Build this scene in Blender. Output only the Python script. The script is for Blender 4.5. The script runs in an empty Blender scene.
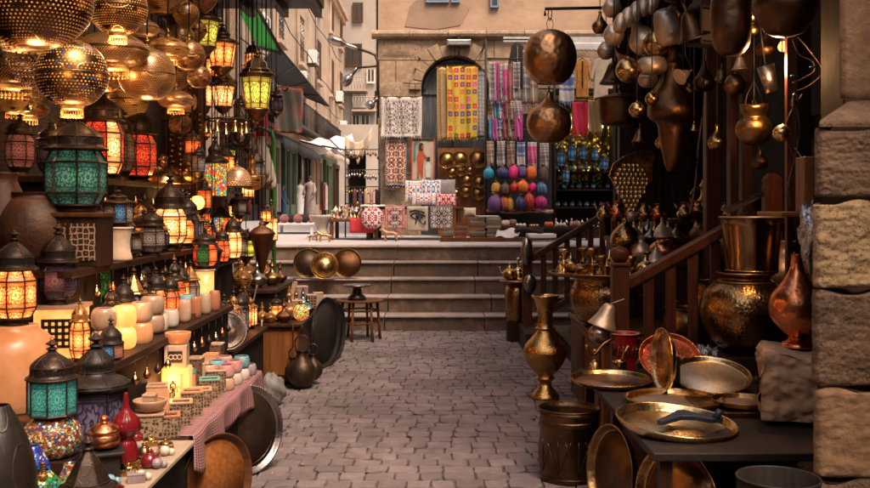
import bpy, math, random
import numpy as np
from mathutils import Matrix, Vector, noise as MN
R=math.radians; PI=math.pi; S=math.sin; C=math.cos
random.seed(7); rnd=random.uniform
scn=bpy.context.scene; COL=scn.collection
# ---------------------------------------------------------------- camera
F=953.0; HY=205.0; EYE=1.33          # focal length and horizon of the photograph (870 px wide)
cd=bpy.data.cameras.new('camera'); cam=bpy.data.objects.new('camera',cd); COL.objects.link(cam)
cam.location=(0,0,EYE); cam.rotation_euler=(R(90),0,0)
cd.sensor_width=36; cd.lens=F/870*36; cd.shift_y=-(244-HY)/870; cd.clip_end=600; cd.clip_start=.05
cd.dof.use_dof=True; cd.dof.focus_distance=8.0; cd.dof.aperture_fstop=9.0
scn.camera=cam
# ---------------------------------------------------------------- sky, sun, exposure
w=bpy.data.worlds.new('World'); scn.world=w; w.use_nodes=True
wn=w.node_tree.nodes; wn.clear()
sky=wn.new('ShaderNodeTexSky'); sky.sky_type='NISHITA'; sky.sun_disc=False
SUN_EL,SUN_AZ=R(58),R(150)
sky.sun_elevation=SUN_EL; sky.sun_rotation=SUN_AZ; sky.dust_density=3.5; sky.air_density=1.2; sky.ozone_density=.6
bg=wn.new('ShaderNodeBackground'); bg.inputs[1].default_value=.15
wo=wn.new('ShaderNodeOutputWorld')
tint=wn.new('ShaderNodeMix'); tint.data_type='RGBA'; tint.blend_type='MULTIPLY'; tint.inputs[0].default_value=1; tint.inputs[7].default_value=(1,.84,.71,1)   # warm tint multiplied over the sky to warm its light
w.node_tree.links.new(sky.outputs[0],tint.inputs[6]); w.node_tree.links.new(tint.outputs[2],bg.inputs[0]); w.node_tree.links.new(bg.outputs[0],wo.inputs[0])
sd=bpy.data.lights.new('sun','SUN'); sd.energy=1.5; sd.angle=R(22); sd.color=(1,.86,.7)
sun=bpy.data.objects.new('sun',sd); COL.objects.link(sun)
sun.rotation_euler=(R(90)-SUN_EL,0,PI-SUN_AZ)
scn.view_settings.view_transform='Standard'; scn.view_settings.look='None'
scn.view_settings.exposure=1.5; scn.view_settings.gamma=1; scn.view_settings.use_curve_mapping=False
cy=scn.cycles; cy.use_denoising=True; cy.max_bounces=6; cy.diffuse_bounces=3; cy.glossy_bounces=3
cy.transparent_max_bounces=8; cy.transmission_bounces=3; cy.sample_clamp_indirect=4; cy.caustics_reflective=False; cy.caustics_refractive=False

def at(px,py,Y): return Vector(((px-435)/F*Y, Y, EYE-(py-HY)/F*Y))
def X_(px,Y): return (px-435)/F*Y
# ---------------------------------------------------------------- node helpers
def sock(nd,v,i):
    if isinstance(v,bpy.types.NodeSocket): nd.id_data.links.new(v,nd.inputs[i])
    elif v is not None:
        if isinstance(v,tuple) and len(v)==3 and nd.inputs[i].type=='RGBA': v=v+(1,)
        nd.inputs[i].default_value=v
def nd(t,typ,ins={},**kw):
    n=t.nodes.new(typ)
    for k,v in kw.items(): setattr(n,k,v)
    for k,v in ins.items(): sock(n,v,k)
    return n
def mt(t,op,a,b=None,c=None):
    n=nd(t,'ShaderNodeMath',operation=op); sock(n,a,0); sock(n,b,1); sock(n,c,2); return n.outputs[0]
def mix(t,f,a,b,bt='MIX'):
    n=nd(t,'ShaderNodeMix',data_type='RGBA',blend_type=bt); sock(n,f,0)
    for i,v in ((6,a),(7,b)):
        if isinstance(v,tuple): v=tuple(v[:3])+(1,)
        sock(n,v,i)
    return n.outputs[2]
def ramp(t,f,stops,const=False):
    n=nd(t,'ShaderNodeValToRGB'); sock(n,f,0); cr=n.color_ramp
    cr.interpolation='CONSTANT' if const else 'LINEAR'
    while len(cr.elements)<len(stops): cr.elements.new(.5)
    for e,(p,c) in zip(cr.elements,stops): e.position=p; e.color=tuple(c[:3])+(1,)
    return n.outputs[0]
def coord(t,kind='Object',sc=(1,1,1)):
    tc=nd(t,'ShaderNodeTexCoord'); m=nd(t,'ShaderNodeMapping',{0:tc.outputs[kind]}); m.inputs['Scale'].default_value=sc
    return m.outputs[0]
def noise(t,v,s,detail=4,rough=.6,out=0):
    n=nd(t,'ShaderNodeTexNoise',{'Vector':v,'Scale':s,'Detail':detail,'Roughness':rough}); return n.outputs[out]
def voro(t,v,s,feat='F1',out=0,rand=1.0):
    n=nd(t,'ShaderNodeTexVoronoi',{'Vector':v,'Scale':s},feature=feat); n.inputs['Randomness'].default_value=rand; return n.outputs[out]
MATS={}
def newmat(name):
    m=bpy.data.materials.new(name); m.use_nodes=True; t=m.node_tree; t.nodes.clear()
    b=nd(t,'ShaderNodeBsdfPrincipled'); o=nd(t,'ShaderNodeOutputMaterial'); t.links.new(b.outputs[0],o.inputs[0]); MATS[name]=m
    return m,t,b,o
def bump(t,b,h,st,dist=.01):
    n=nd(t,'ShaderNodeBump',{'Strength':st,'Distance':dist,'Height':h}); t.links.new(n.outputs[0],b.inputs['Normal'])
def surf(name,c1,c2=None,rough=.6,metal=0,sc=8,bst=0,bsc=40,bk='noise',rv=.15,dist=.01,stretch=(1,1,1),edge=None,sheen=0,coordk='Object'):
    m,t,b,o=newmat(name); v=coord(t,coordk,stretch)
    n1=noise(t,v,sc); col=mix(t,ramp(t,n1,[(.3,(0,0,0)),(.7,(1,1,1))]),c1,c2 or tuple(x*.6 for x in c1))
    sock(b,metal,'Metallic')
    r=nd(t,'ShaderNodeMapRange',{0:noise(t,v,sc*2.3)}); r.inputs[3].default_value=max(.05,rough-rv); r.inputs[4].default_value=min(1,rough+rv)
    sock(b,r.outputs[0],'Roughness')
    if bst:
        if bk=='noise': h=noise(t,v,bsc)
        elif bk=='hammer': h=voro(t,v,bsc,'SMOOTH_F1')
        elif bk=='engrave':
            h1=voro(t,v,bsc,'DISTANCE_TO_EDGE'); h2=noise(t,v,bsc*1.6,2)
            wv=nd(t,'ShaderNodeTexWave',{'Vector':v,'Scale':bsc*.5,'Distortion':9.0,'Detail':2.0}); 
            h=mt(t,'MULTIPLY',mt(t,'SMOOTH_MIN',mt(t,'MULTIPLY',h1,3.0),1.0,.2),mt(t,'ADD',wv.outputs[1],h2))
            col=mix(t,ramp(t,h,[(.10,(1,1,1)),(.32,(0,0,0))]),col,tuple(x*(.32 if bst>.45 else .5) for x in c1))
        elif bk=='weave':
            w1=nd(t,'ShaderNodeTexWave',{'Vector':v,'Scale':bsc}); w2=nd(t,'ShaderNodeTexWave',{'Vector':v,'Scale':bsc},bands_direction='Z')
            h=mt(t,'ADD',w1.outputs[1],w2.outputs[1])
        elif bk=='wood':
            h=noise(t,coord(t,coordk,(stretch[0]*12,stretch[1]*12,stretch[2])),bsc)
            col=mix(t,ramp(t,h,[(.35,(0,0,0)),(.65,(1,1,1))]),col,tuple(x*.45 for x in c1))
        bump(t,b,h,bst,dist)
    oi=nd(t,'ShaderNodeObjectInfo').outputs['Random']; col=mix(t,1.0,col,ramp(t,oi,[(0,(.78,.76,.74)),(.5,(1,1,1)),(1,(1.0,.9,.82))]),'MULTIPLY')   # each piece aged differently
    sock(b,col,'Base Color')
    if sheen: sock(b,sheen,'Sheen Weight')
    if bk=='wood': sock(b,.22,'Specular IOR Level')
    return m
# ---------------------------------------------------------------- mesh builder
class MB:
    def __init__(s): s.v=[]; s.f=[]; s.uv=[]; s.sm=[]
    def add(s,vs,fs,uvs=None,smooth=False,M=None):
        o=len(s.v)
        s.v+= [tuple(M@Vector(p)) for p in vs] if M is not None else [tuple(p) for p in vs]
        for k,f in enumerate(fs):
            s.f.append([i+o for i in f]); s.sm.append(smooth)
            s.uv.append(uvs[k] if uvs else [(vs[i][0],vs[i][2]) for i in f])
        return s
    def box(s,x0,x1,y0,y1,z0,z1,M=None,taper=0):
        t=taper
        vs=[(x0,y0,z0),(x1,y0,z0),(x1,y1,z0),(x0,y1,z0),(x0+t,y0+t,z1),(x1-t,y0+t,z1),(x1-t,y1-t,z1),(x0+t,y1-t,z1)]
        fs=[(0,3,2,1),(4,5,6,7),(0,1,5,4),(1,2,6,5),(2,3,7,6),(3,0,4,7)]
        uv=[]
        for k,f in enumerate(fs):
            if k<2: uv.append([(vs[i][0],vs[i][1]) for i in f])
            elif k in(2,4): uv.append([(vs[i][0],vs[i][2]) for i in f])
            else: uv.append([(vs[i][1],vs[i][2]) for i in f])
        return s.add(vs,fs,uv,False,M)
    def cbox(s,c,d,M=None): return s.box(c[0]-d[0]/2,c[0]+d[0]/2,c[1]-d[1]/2,c[1]+d[1]/2,c[2]-d[2]/2,c[2]+d[2]/2,M)
    def lathe(s,pr,n=24,M=None,smooth=True,rib=0,nr=0,ph=0,sy=1):
        pr=[(max(r,0),z) for r,z in pr]; m=len(pr); vs=[]; L=[0]
        for i in range(1,m): L.append(L[-1]+math.hypot(pr[i][0]-pr[i-1][0],pr[i][1]-pr[i-1][1]))
        T=L[-1] or 1
        for r,z in pr:
            for k in range(n):
                a=2*PI*k/n+ph; rr=r*(1+rib*(abs(C(a*nr/2))-.6)) if nr else r
                vs.append((rr*C(a),rr*S(a)*sy,z))
        fs=[];uv=[]
        for i in range(m-1):
            for k in range(n):
                k2=(k+1)%n; fs.append((i*n+k,i*n+k2,(i+1)*n+k2,(i+1)*n+k))
                u0,u1=k/n,(k+1)/n; uv.append([(u0,L[i]/T),(u1,L[i]/T),(u1,L[i+1]/T),(u0,L[i+1]/T)])
        if pr[0][0]>1e-5: fs.append(tuple(range(n-1,-1,-1))); uv.append([(.5,.5)]*n)
        if pr[-1][0]>1e-5: fs.append(tuple(range((m-1)*n,m*n))); uv.append([(.5,.5)]*n)
        return s.add(vs,fs,uv,smooth,M)
    def vessel(s,pr,th=.004,n=28,M=None,rib=0,nr=0):   # open at the top: outer wall then inner wall
        inner=[(max(r-th,.001),z+(th if i==0 else 0)) for i,(r,z) in enumerate(pr)][::-1]
        full=[(0,pr[0][1])]+pr+inner+[(0,pr[0][1]+th)]
        return s.lathe(full,n,M,True,rib,nr)
    def tube(s,pts,r,n=6,M=None,cap=True,smooth=True):
        P=[Vector(p) for p in pts]; m=len(P); rs=r if isinstance(r,(list,tuple)) else [r]*m; vs=[]
        up=Vector((0,0,1))
        for i,p in enumerate(P):
            d=(P[min(i+1,m-1)]-P[max(i-1,0)]); d=d.normalized() if d.length else Vector((0,0,1))
            a=d.cross(up); a=a.normalized() if a.length>.05 else d.cross(Vector((1,0,0))).normalized()
            b=d.cross(a).normalized(); up=up
            for k in range(n):
                t=2*PI*k/n; vs.append(p+(a*C(t)+b*S(t))*rs[i])
        fs=[];uv=[]
        for i in range(m-1):
            for k in range(n):
                k2=(k+1)%n; fs.append((i*n+k,(i+1)*n+k,(i+1)*n+k2,i*n+k2)); uv.append([(k/n,i/m),(k/n,(i+1)/m),((k+1)/n,(i+1)/m),((k+1)/n,i/m)])
        if cap: fs+= [tuple(range(n)),tuple(range(m*n-1,(m-1)*n-1,-1))]; uv+=[[(0,0)]*n]*2
        return s.add(vs,fs,uv,smooth,M)
    def grid(s,fn,nu,nv,smooth=True,M=None):
        vs=[fn(i/nu,j/nv) for j in range(nv+1) for i in range(nu+1)]; fs=[];uv=[]
        for j in range(nv):
            for i in range(nu):
                a=j*(nu+1)+i; fs.append((a,a+1,a+nu+2,a+nu+1))
                uv.append([(i/nu,j/nv),((i+1)/nu,j/nv),((i+1)/nu,(j+1)/nv),(i/nu,(j+1)/nv)])
        return s.add(vs,fs,uv,smooth,M)
    def poly(s,pts,th=.004,M=None):     # flat outline in x,z given thickness in y
        n=len(pts); vs=[(x,0,z) for x,z in pts]+[(x,th,z) for x,z in pts]
        fs=[tuple(range(n)),tuple(range(2*n-1,n-1,-1))]+[(i,i+n,(i+1)%n+n,(i+1)%n) for i in range(n)]
        return s.add(vs,fs,None,False,M)
    def torus(s,R0,r,z=0,n=24,k=6,M=None):
        pts=[(R0+r*C(2*PI*i/k),z+r*S(2*PI*i/k)) for i in range(k+1)]; vs=[];fs=[];uv=[]
        for i in range(k):
            for j in range(n):
                a=2*PI*j/n; vs.append((pts[i][0]*C(a),pts[i][0]*S(a),pts[i][1]))
        for i in range(k):
            for j in range(n):
                i2=(i+1)%k;j2=(j+1)%n; fs.append((i*n+j,i*n+j2,i2*n+j2,i2*n+j)); uv.append([(j/n,i/k),((j+1)/n,i/k),((j+1)/n,(i+1)/k),(j/n,(i+1)/k)])
        return s.add(vs,fs,uv,True,M)
    def ball(s,c,r,n=12,sz=1.0):
        m=max(4,n//2); pr=[(r*S(PI*i/m),-r*sz*C(PI*i/m)) for i in range(m+1)]
        return s.lathe(pr,n,Matrix.Translation(c))
def sm(pr,k=4):   # Catmull-Rom through the profile
    out=[]; n=len(pr)
    for i in range(n-1):
        p0,p1,p2,p3=pr[max(i-1,0)],pr[i],pr[i+1],pr[min(i+2,n-1)]
        for j in range(k):
            t=j/k; out.append(tuple(.5*((2*p1[a])+(-p0[a]+p2[a])*t+(2*p0[a]-5*p1[a]+4*p2[a]-p3[a])*t*t+(-p0[a]+3*p1[a]-3*p2[a]+p3[a])*t**3) for a in range(len(p1))))
    out.append(tuple(pr[-1])); return out
def T_(x=0,y=0,z=0): return Matrix.Translation((x,y,z))
def RX(a): return Matrix.Rotation(a,4,'X')
def RY(a): return Matrix.Rotation(a,4,'Y')
def RZ(a): return Matrix.Rotation(a,4,'Z')
def SC(x,y=None,z=None): return Matrix.Diagonal((x,y or x,z or x,1))
def obj(name,mb,mat,parent=None,loc=None,rot=None,solid=0,bev=0,label=None):
    me=bpy.data.meshes.new(name); me.from_pydata(mb.v,[],mb.f)
    uvl=me.uv_layers.new(name='UVMap'); k=0; flat=np.array([c for f in mb.uv for p in f for c in p],dtype=np.float32)
    uvl.data.foreach_set('uv',flat); me.polygons.foreach_set('use_smooth',mb.sm)
    me.materials.append(MATS[mat] if isinstance(mat,str) else mat); me.validate(); me.update()
    o=bpy.data.objects.new(name,me); COL.objects.link(o)
    if parent: o.parent=parent
    if loc is not None: o.location=loc
    if rot is not None: o.rotation_euler=rot
    if solid: md=o.modifiers.new('solidify','SOLIDIFY'); md.thickness=solid; md.offset=0
    if bev: md=o.modifiers.new('bevel','BEVEL'); md.width=bev; md.segments=2; md.limit_method='ANGLE'
    if label: o['label']=label
    return o
def tag(o,label,cat,group=None,kind=None):
    if label and len(label.replace('-',' ').split())>16: print('LONG',label)
    if label: o['label']=label
    if cat: o['category']=cat
    if group: o['group']=group
    if kind: o['kind']=kind
    return o
def thing(name,label,cat,loc=(0,0,0),rot=0,group=None,rx=0,ry=0):
    o=bpy.data.objects.new(name,None); COL.objects.link(o); o.empty_display_size=.05
    o.location=loc; o.rotation_euler=(rx,ry,rot)
    return tag(o,label,cat,group)
def solo(name,label,cat,mb,mat,loc=(0,0,0),rot=(0,0,0),group=None,**k):
    return tag(obj(name,mb,mat,None,loc,rot,**k),label,cat,group)
def struct(name,mb,mat,**k):
    o=obj(name,mb,mat,None,**k); o['kind']='structure'; return o
# ---------------------------------------------------------------- materials
surf('brass',(.70,.43,.15),(.46,.26,.08),.24,1,14,.25,95,'engrave',dist=.003)
surf('brass_plain',(.58,.37,.15),(.32,.185,.07),.27,1,10,.25,50,'hammer',dist=.004)
surf('brass_bright',(.74,.55,.30),(.50,.33,.14),.25,1,12,.2,60,'hammer',dist=.003)
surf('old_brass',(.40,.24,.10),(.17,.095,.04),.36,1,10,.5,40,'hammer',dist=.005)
surf('brass_tray',(.60,.46,.27),(.36,.24,.12),.3,1,9,.3,90,'engrave',dist=.002)
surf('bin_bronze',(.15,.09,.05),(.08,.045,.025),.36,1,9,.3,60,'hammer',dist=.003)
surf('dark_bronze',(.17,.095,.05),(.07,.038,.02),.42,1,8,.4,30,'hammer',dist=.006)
surf('copper',(.80,.30,.14),(.50,.16,.07),.3,1,9,.55,45,'hammer',dist=.004)
surf('copper_dark',(.27,.125,.06),(.15,.065,.03),.4,1,9,.45,110,'engrave',dist=.003)
surf('pewter',(.74,.60,.44),(.48,.36,.24),.42,.72,12,.3,45,'hammer',dist=.004)
surf('pot_engraved',(.40,.23,.095),(.25,.14,.055),.25,1,5,.16,34,'engrave',dist=.006)
surf('iron',(.035,.024,.018),(.08,.045,.025),.45,.7,18,.3,60)
surf('iron_plain',(.016,.012,.011),(.035,.026,.022),.55,.4,18,.2,60)
surf('tin',(.42,.38,.36),(.28,.24,.22),.3,1,8,.2,30)
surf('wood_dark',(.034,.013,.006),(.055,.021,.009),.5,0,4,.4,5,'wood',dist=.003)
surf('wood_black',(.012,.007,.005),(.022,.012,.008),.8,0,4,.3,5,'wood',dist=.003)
surf('wood_brown',(.15,.058,.02),(.09,.034,.013),.45,0,4,.4,4,'wood',dist=.003)
surf('wood_orange',(.30,.11,.03),(.18,.065,.02),.4,0,4,.35,4,'wood',dist=.002)
surf('wood_red',(.125,.04,.017),(.07,.022,.010),.4,0,4,.35,4,'wood',dist=.002)
surf('clay',(.12,.05,.022),(.05,.021,.011),.5,0,9,.5,40,'noise')
surf('white_wax',(.62,.53,.44),(.5,.4,.32),.5,0,10,.1,20)
surf('pale_rope',(.55,.48,.4),(.4,.33,.26),.8,0,20,.2,80)
surf('paper',(.72,.68,.62),(.6,.55,.5),.8,0,10)
surf('plaster_warm',(.56,.41,.285),(.32,.225,.15),.9,0,.7,.25,9,dist=.02)
surf('plaster_pink',(.47,.33,.23),(.31,.205,.135),.9,0,1.6,.4,9,dist=.02)
surf('plaster_grey',(.42,.36,.31),(.30,.25,.21),.9,0,.5,.2,5,dist=.02)
surf('plaster_white',(.7,.66,.6),(.55,.5,.44),.9,0,1.5,.2,5,dist=.02)
surf('green_paint',(.05,.085,.035),(.03,.055,.025),.6,0,3,.1,20)
surf('dark_glass',(.03,.03,.035),(.06,.055,.05),.2,0,3)
surf('canvas_black',(.012,.008,.006),(.02,.014,.011),1.0,0,5,.2,60)
surf('canvas_green',(.03,.55,.06),(.02,.36,.04),.7,0,3,.2,40)
surf('canvas_beige',(.55,.46,.36),(.4,.32,.25),.85,0,5,.2,40)
surf('cloth_cream',(.68,.56,.44),(.5,.38,.28),.9,0,8,.3,60,sheen=.2)
surf('cloth_white',(.62,.58,.56),(.5,.46,.45),.9,0,6,.2,60)
surf('cloth_grey',(.27,.24,.24),(.17,.15,.15),.9,0,8,.2,60)
surf('skin',(.36,.20,.13),(.30,.16,.10),.55,0,8)
surf('hair',(.02,.015,.012),None,.6)
surf('plastic_blue',(.01,.16,.5),(.01,.10,.36),.35,0,9)
surf('white_enamel',(.72,.7,.68),None,.4,0,9)
surf('foil',(.6,.6,.62),(.35,.35,.38),.2,.85,8,1,24,dist=.02)
surf('blued_steel',(.055,.07,.12),(.035,.045,.08),.45,.5,8,.1,40)
# ---------------------------------------------------------------- patterned materials
def uvc(t,su=1,sv=1):
    m=coord(t,'UV',(su,sv,1)); s=nd(t,'ShaderNodeSeparateXYZ',{0:m}); return m,s.outputs[0],s.outputs[1]
def pane_mat(name,cols,em,lat=(.02,.012,.008),star=8,tr=.3,k=34,emk=1.0):
    """stained pane: rosette lattice over glass; cols = outer, inner glass colour"""
    m,t,b,o=newmat(name); v,u,w_=uvc(t)
    x=mt(t,'SUBTRACT',u,.5); y=mt(t,'SUBTRACT',w_,.5); r=mt(t,'SQRT',mt(t,'ADD',mt(t,'MULTIPLY',x,x),mt(t,'MULTIPLY',y,y)))
    th=mt(t,'ARCTAN2',y,x); f=mt(t,'ADD',r,mt(t,'MULTIPLY',mt(t,'SINE',mt(t,'MULTIPLY',th,float(star))),mt(t,'MULTIPLY',r,.16)))
    g=mt(t,'SINE',mt(t,'MULTIPLY',f,float(k))); spokes=mt(t,'ABSOLUTE',mt(t,'SINE',mt(t,'MULTIPLY',th,star/2)))
    dots=voro(t,v,13.0)
    lat_m=mt(t,'MAXIMUM',mt(t,'GREATER_THAN',g,.5),mt(t,'MULTIPLY',mt(t,'LESS_THAN',spokes,.16),mt(t,'GREATER_THAN',r,.12)))
    n=noise(t,v,5.0,2)
    yb=mt(t,'ABSOLUTE',y); xb=mt(t,'ABSOLUTE',x)
    gl=mt(t,'GREATER_THAN',mt(t,'MULTIPLY',mt(t,'SINE',mt(t,'MULTIPLY',mt(t,'ADD',x,y),70.0)),mt(t,'SINE',mt(t,'MULTIPLY',mt(t,'SUBTRACT',x,y),70.0))),-.12)
    band=mt(t,'GREATER_THAN',yb,.33)
    lat_m=mt(t,'ADD',mt(t,'MULTIPLY',lat_m,mt(t,'SUBTRACT',1.0,band)),mt(t,'MULTIPLY',mt(t,'SUBTRACT',1.0,gl),band))
    edge=mt(t,'MAXIMUM',mt(t,'GREATER_THAN',mt(t,'MAXIMUM',xb,yb),.455),mt(t,'LESS_THAN',mt(t,'ABSOLUTE',mt(t,'SUBTRACT',yb,.33)),.018))
    lat_m=mt(t,'MAXIMUM',lat_m,edge)
    c=mix(t,ramp(t,mt(t,'ADD',r,mt(t,'MULTIPLY',mt(t,'SUBTRACT',n,.5),.3)),[(.1,(1,1,1)),(.5,(0,0,0))]),cols[0],cols[1])
    c=mix(t,mt(t,'MULTIPLY',mt(t,'LESS_THAN',dots,.25),.35),c,(1,1,1) if em else (.2,.2,.2))
    base=mix(t,mt(t,'MULTIPLY',lat_m,.85),c,lat)
    sock(b,base,'Base Color'); sock(b,.15,'Roughness')
    if em:
        sock(b,base,'Emission Color'); sock(b,mt(t,'MULTIPLY',float(em),ramp(t,r,[(.05,(1,1,1)),(.5,(.38,.38,.38))])),'Emission Strength'); sock(b,em*1.5,'Emission Strength') if 0 else None  # bulb's hot spot drawn into the emission, fading towards the pane edges
        tn=nd(t,'ShaderNodeBsdfTransparent',{0:(cols[1][0],cols[1][1],cols[1][2],1)})
        ms=nd(t,'ShaderNodeMixShader',{0:mt(t,'MULTIPLY',mt(t,'SUBTRACT',1.0,lat_m),tr),1:b.outputs[0],2:tn.outputs[0]}); t.links.new(ms.outputs[0],o.inputs[0])
    return m
pane_mat('pane_amber',((1,.24,.02),(1,.48,.12)),1.1)
pane_mat('pane_cream',((1,.38,.08),(1,.62,.25)),1.3)
pane_mat('pane_red',((.75,.05,.015),(.95,.10,.02)),.38,star=6)
pane_mat('pane_orange',((.9,.12,.02),(1,.24,.03)),.7,star=6)
pane_mat('pane_teal',((.02,.20,.16),(.14,.42,.33)),.09,star=8)
pane_mat('pane_blue',((.02,.10,.25),(.12,.35,.55)),.12)
pane_mat('pane_aqua',((.02,.30,.26),(.08,.38,.32)),.2,star=12,k=46)
pane_mat('pane_greenlit',((.7,.48,.03),(.8,.8,.12)),.6)
pane_mat('pane_green',((.02,.12,.02),(.04,.2,.03)),.15)
pane_mat('pane_violet',((.05,.03,.09),(.14,.12,.2)),0)
pane_mat('pane_clear',((.25,.2,.17),(.4,.36,.32)),0)
pane_mat('pane_pink',((.5,.15,.12),(.55,.22,.16)),.12)
def glow(name,col,st,c2=None,base=None,vs=30):
    m,t,b,o=newmat(name); v=coord(t,'Object'); n=noise(t,v,float(vs),3)
    c=mix(t,ramp(t,n,[(.3,(0,0,0)),(.7,(1,1,1))]),col,c2 or tuple(x*.7 for x in col))
    sock(b,base or col,'Base Color'); sock(b,c,'Emission Color'); sock(b,st,'Emission Strength'); sock(b,.4,'Roughness'); return m
glow('bulb',(1,.62,.28),5)
glow('bulb_soft',(1,.4,.08),1.6)
def stone_lamp(name,c1,c2,em):   # alabaster, lit from inside
    m,t,b,o=newmat(name); v=coord(t,'Object'); n=noise(t,v,12,5,.65)
    vein=ramp(t,voro(t,v,9.0,'DISTANCE_TO_EDGE'),[(0,(1,1,1)),(.06,(0,0,0))])
    c=mix(t,ramp(t,n,[(.3,(0,0,0)),(.7,(1,1,1))]),c1,c2); c=mix(t,mt(t,'MULTIPLY',vein,.07),c,tuple(x*.5 for x in c2))
    oi=nd(t,'ShaderNodeObjectInfo').outputs['Random']; c=mix(t,1.0,c,ramp(t,oi,[(0,(.72,.66,.6)),(.4,(1,1,1)),(.7,(1,.86,.74)),(1,(.9,.82,.8))]),'MULTIPLY')
    sock(b,mix(t,1.0,c,(.6,.55,.5) if em else (1,1,1),'MULTIPLY'),'Base Color'); sock(b,.3,'Roughness'); sock(b,.4,'Subsurface Weight'); sock(b,.02,'Subsurface Scale')
    if em: sock(b,c,'Emission Color'); sock(b,em,'Emission Strength')
    return m
stone_lamp('alabaster',(.54,.39,.28),(.40,.27,.18),0)
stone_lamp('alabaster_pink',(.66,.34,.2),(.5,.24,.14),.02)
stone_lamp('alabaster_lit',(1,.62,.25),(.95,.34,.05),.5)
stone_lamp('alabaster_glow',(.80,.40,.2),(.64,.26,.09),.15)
def pierced(name,c1,hole,em,nu=26,nv=14,metal=1,rough=.32,hs=.3,big=True,gem=False):
    m,t,b,o=newmat(name); v,u,w_=uvc(t); 
    vv=mt(t,'MULTIPLY',w_,float(nv)); row=mt(t,'FLOOR',vv)
    uu=mt(t,'ADD',mt(t,'MULTIPLY',u,float(nu)),mt(t,'MULTIPLY',mt(t,'MODULO',row,2.0),.5))
    fx=mt(t,'SUBTRACT',mt(t,'FRACT',uu),.5); fy=mt(t,'SUBTRACT',mt(t,'FRACT',vv),.5)
    d=mt(t,'SQRT',mt(t,'ADD',mt(t,'MULTIPLY',fx,fx),mt(t,'MULTIPLY',fy,fy)))
    du=mt(t,'MULTIPLY',mt(t,'SINE',mt(t,'MULTIPLY',u,6.2832*5)),mt(t,'SINE',mt(t,'MULTIPLY',w_,16.0))); du2=mt(t,'SINE',mt(t,'MULTIPLY',w_,28.0))
    wave=mt(t,'ADD',mt(t,'MULTIPLY',du,.75),mt(t,'MULTIPLY',du2,.4))
    hole_m=mt(t,'MULTIPLY',mt(t,'LESS_THAN',d,hs),mt(t,'GREATER_THAN',wave,-.55 if big else -2.0))
    v2=coord(t,'Object'); n=noise(t,v2,20)
    c=mix(t,n,c1,tuple(x*.4 for x in c1))
    band=ramp(t,mt(t,'ABSOLUTE',wave),[(.03,(1,1,1)),(.10,(0,0,0))]); c=mix(t,mt(t,'MULTIPLY',band,.7),c,tuple(min(1,x*1.7) for x in c1))
    if gem:
        cell=nd(t,'ShaderNodeTexWhiteNoise',{'Vector':nd(t,'ShaderNodeCombineXYZ',{0:mt(t,'FLOOR',uu),1:row}).outputs[0]},noise_dimensions='2D').outputs[0]
        hole=ramp(t,cell,[(0,hole),(.72,(.5,.02,.02)),(.82,(.02,.25,.08)),(.9,(.05,.1,.5))],True)
    sock(b,mix(t,hole_m,c,hole if em else (.01,.006,.004)),'Base Color'); sock(b,mt(t,'SUBTRACT',float(metal),hole_m),'Metallic'); sock(b,rough,'Roughness')  # holes are painted on
    if em:
        hv=mt(t,'MULTIPLY',hole_m,mt(t,'MULTIPLY',ramp(t,noise(t,v2,11.0,2),[(.42,(.06,.06,.06)),(.62,(1,1,1))]),float(em)*2.0)); sock(b,hole,'Emission Color'); sock(b,hv,'Emission Strength')
    bump(t,b,mt(t,'SUBTRACT',mt(t,'MULTIPLY',band,.5),hole_m),.5,.003)
    return m
pierced('pierced_brass',(.32,.17,.08),(1,.36,.06),.24,64,30,hs=.22)
pierced('pierced_dark',(.22,.12,.065),(1,.34,.06),.15,70,36,hs=.19)
pierced('pierced_fine',(.3,.19,.11),(1,.4,.1),.16,84,44,hs=.2,big=False)
pierced('pierced_gem',(.48,.27,.11),(1,.4,.08),.2,56,28,hs=.22,gem=True)
pierced('pierced_iron',(.07,.04,.028),(0,0,0),0,30,14,.8,.4,big=False)
pierced('pierced_black',(.035,.024,.02),(0,0,0),0,36,18,.5,.45,big=False)
pierced('pierced_white',(.6,.45,.33),(1,.4,.1),.4,30,14,.7,.35,hs=.25)
pierced('fringe_gold',(.5,.27,.07),(1,.42,.1),.22,40,3,big=False,hs=.4)
def mosaic(name,cols,em=0,sc=45,grout=(.03,.02,.015),uv=False):
    m,t,b,o=newmat(name); v=coord(t,'UV' if uv else 'Object')
    c=voro(t,v,float(sc),out=1); s=nd(t,'ShaderNodeSeparateColor',{0:c}).outputs[0]
    n=len(cols); col=ramp(t,s,[(i/n,cols[i]) for i in range(n)],True)
    e=voro(t,v,float(sc),'DISTANCE_TO_EDGE'); g=mt(t,'LESS_THAN',e,.07); col=mix(t,g,col,grout)
    sock(b,col,'Base Color'); sock(b,.12,'Roughness'); bump(t,b,mt(t,'MINIMUM',e,.15),.6,.004)
    if em: sock(b,col,'Emission Color'); sock(b,em,'Emission Strength')
    return m
mosaic('mosaic_multi',[(.35,.1,.03),(.6,.25,.05),(.02,.06,.3),(.7,.6,.5),(.3,.03,.02),(.1,.25,.08),(.5,.3,.1),(.2,.1,.03),(.12,.05,.02)],.03,125)
mosaic('mosaic_lit',[(.9,.1,.02),(.1,.5,.05),(.9,.6,.05),(.9,.3,.02),(.05,.2,.5),(.8,.05,.02)],.45,80)
mosaic('mosaic_green',[(.01,.2,.04),(.02,.3,.06),(.01,.14,.03),(.02,.25,.05),(.5,.5,.2),(.02,.22,.2)],0,60)
mosaic('mosaic_blue',[(.01,.04,.35),(.02,.08,.5),(.02,.05,.3),(.5,.5,.55),(.01,.03,.25)],0,60)
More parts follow.
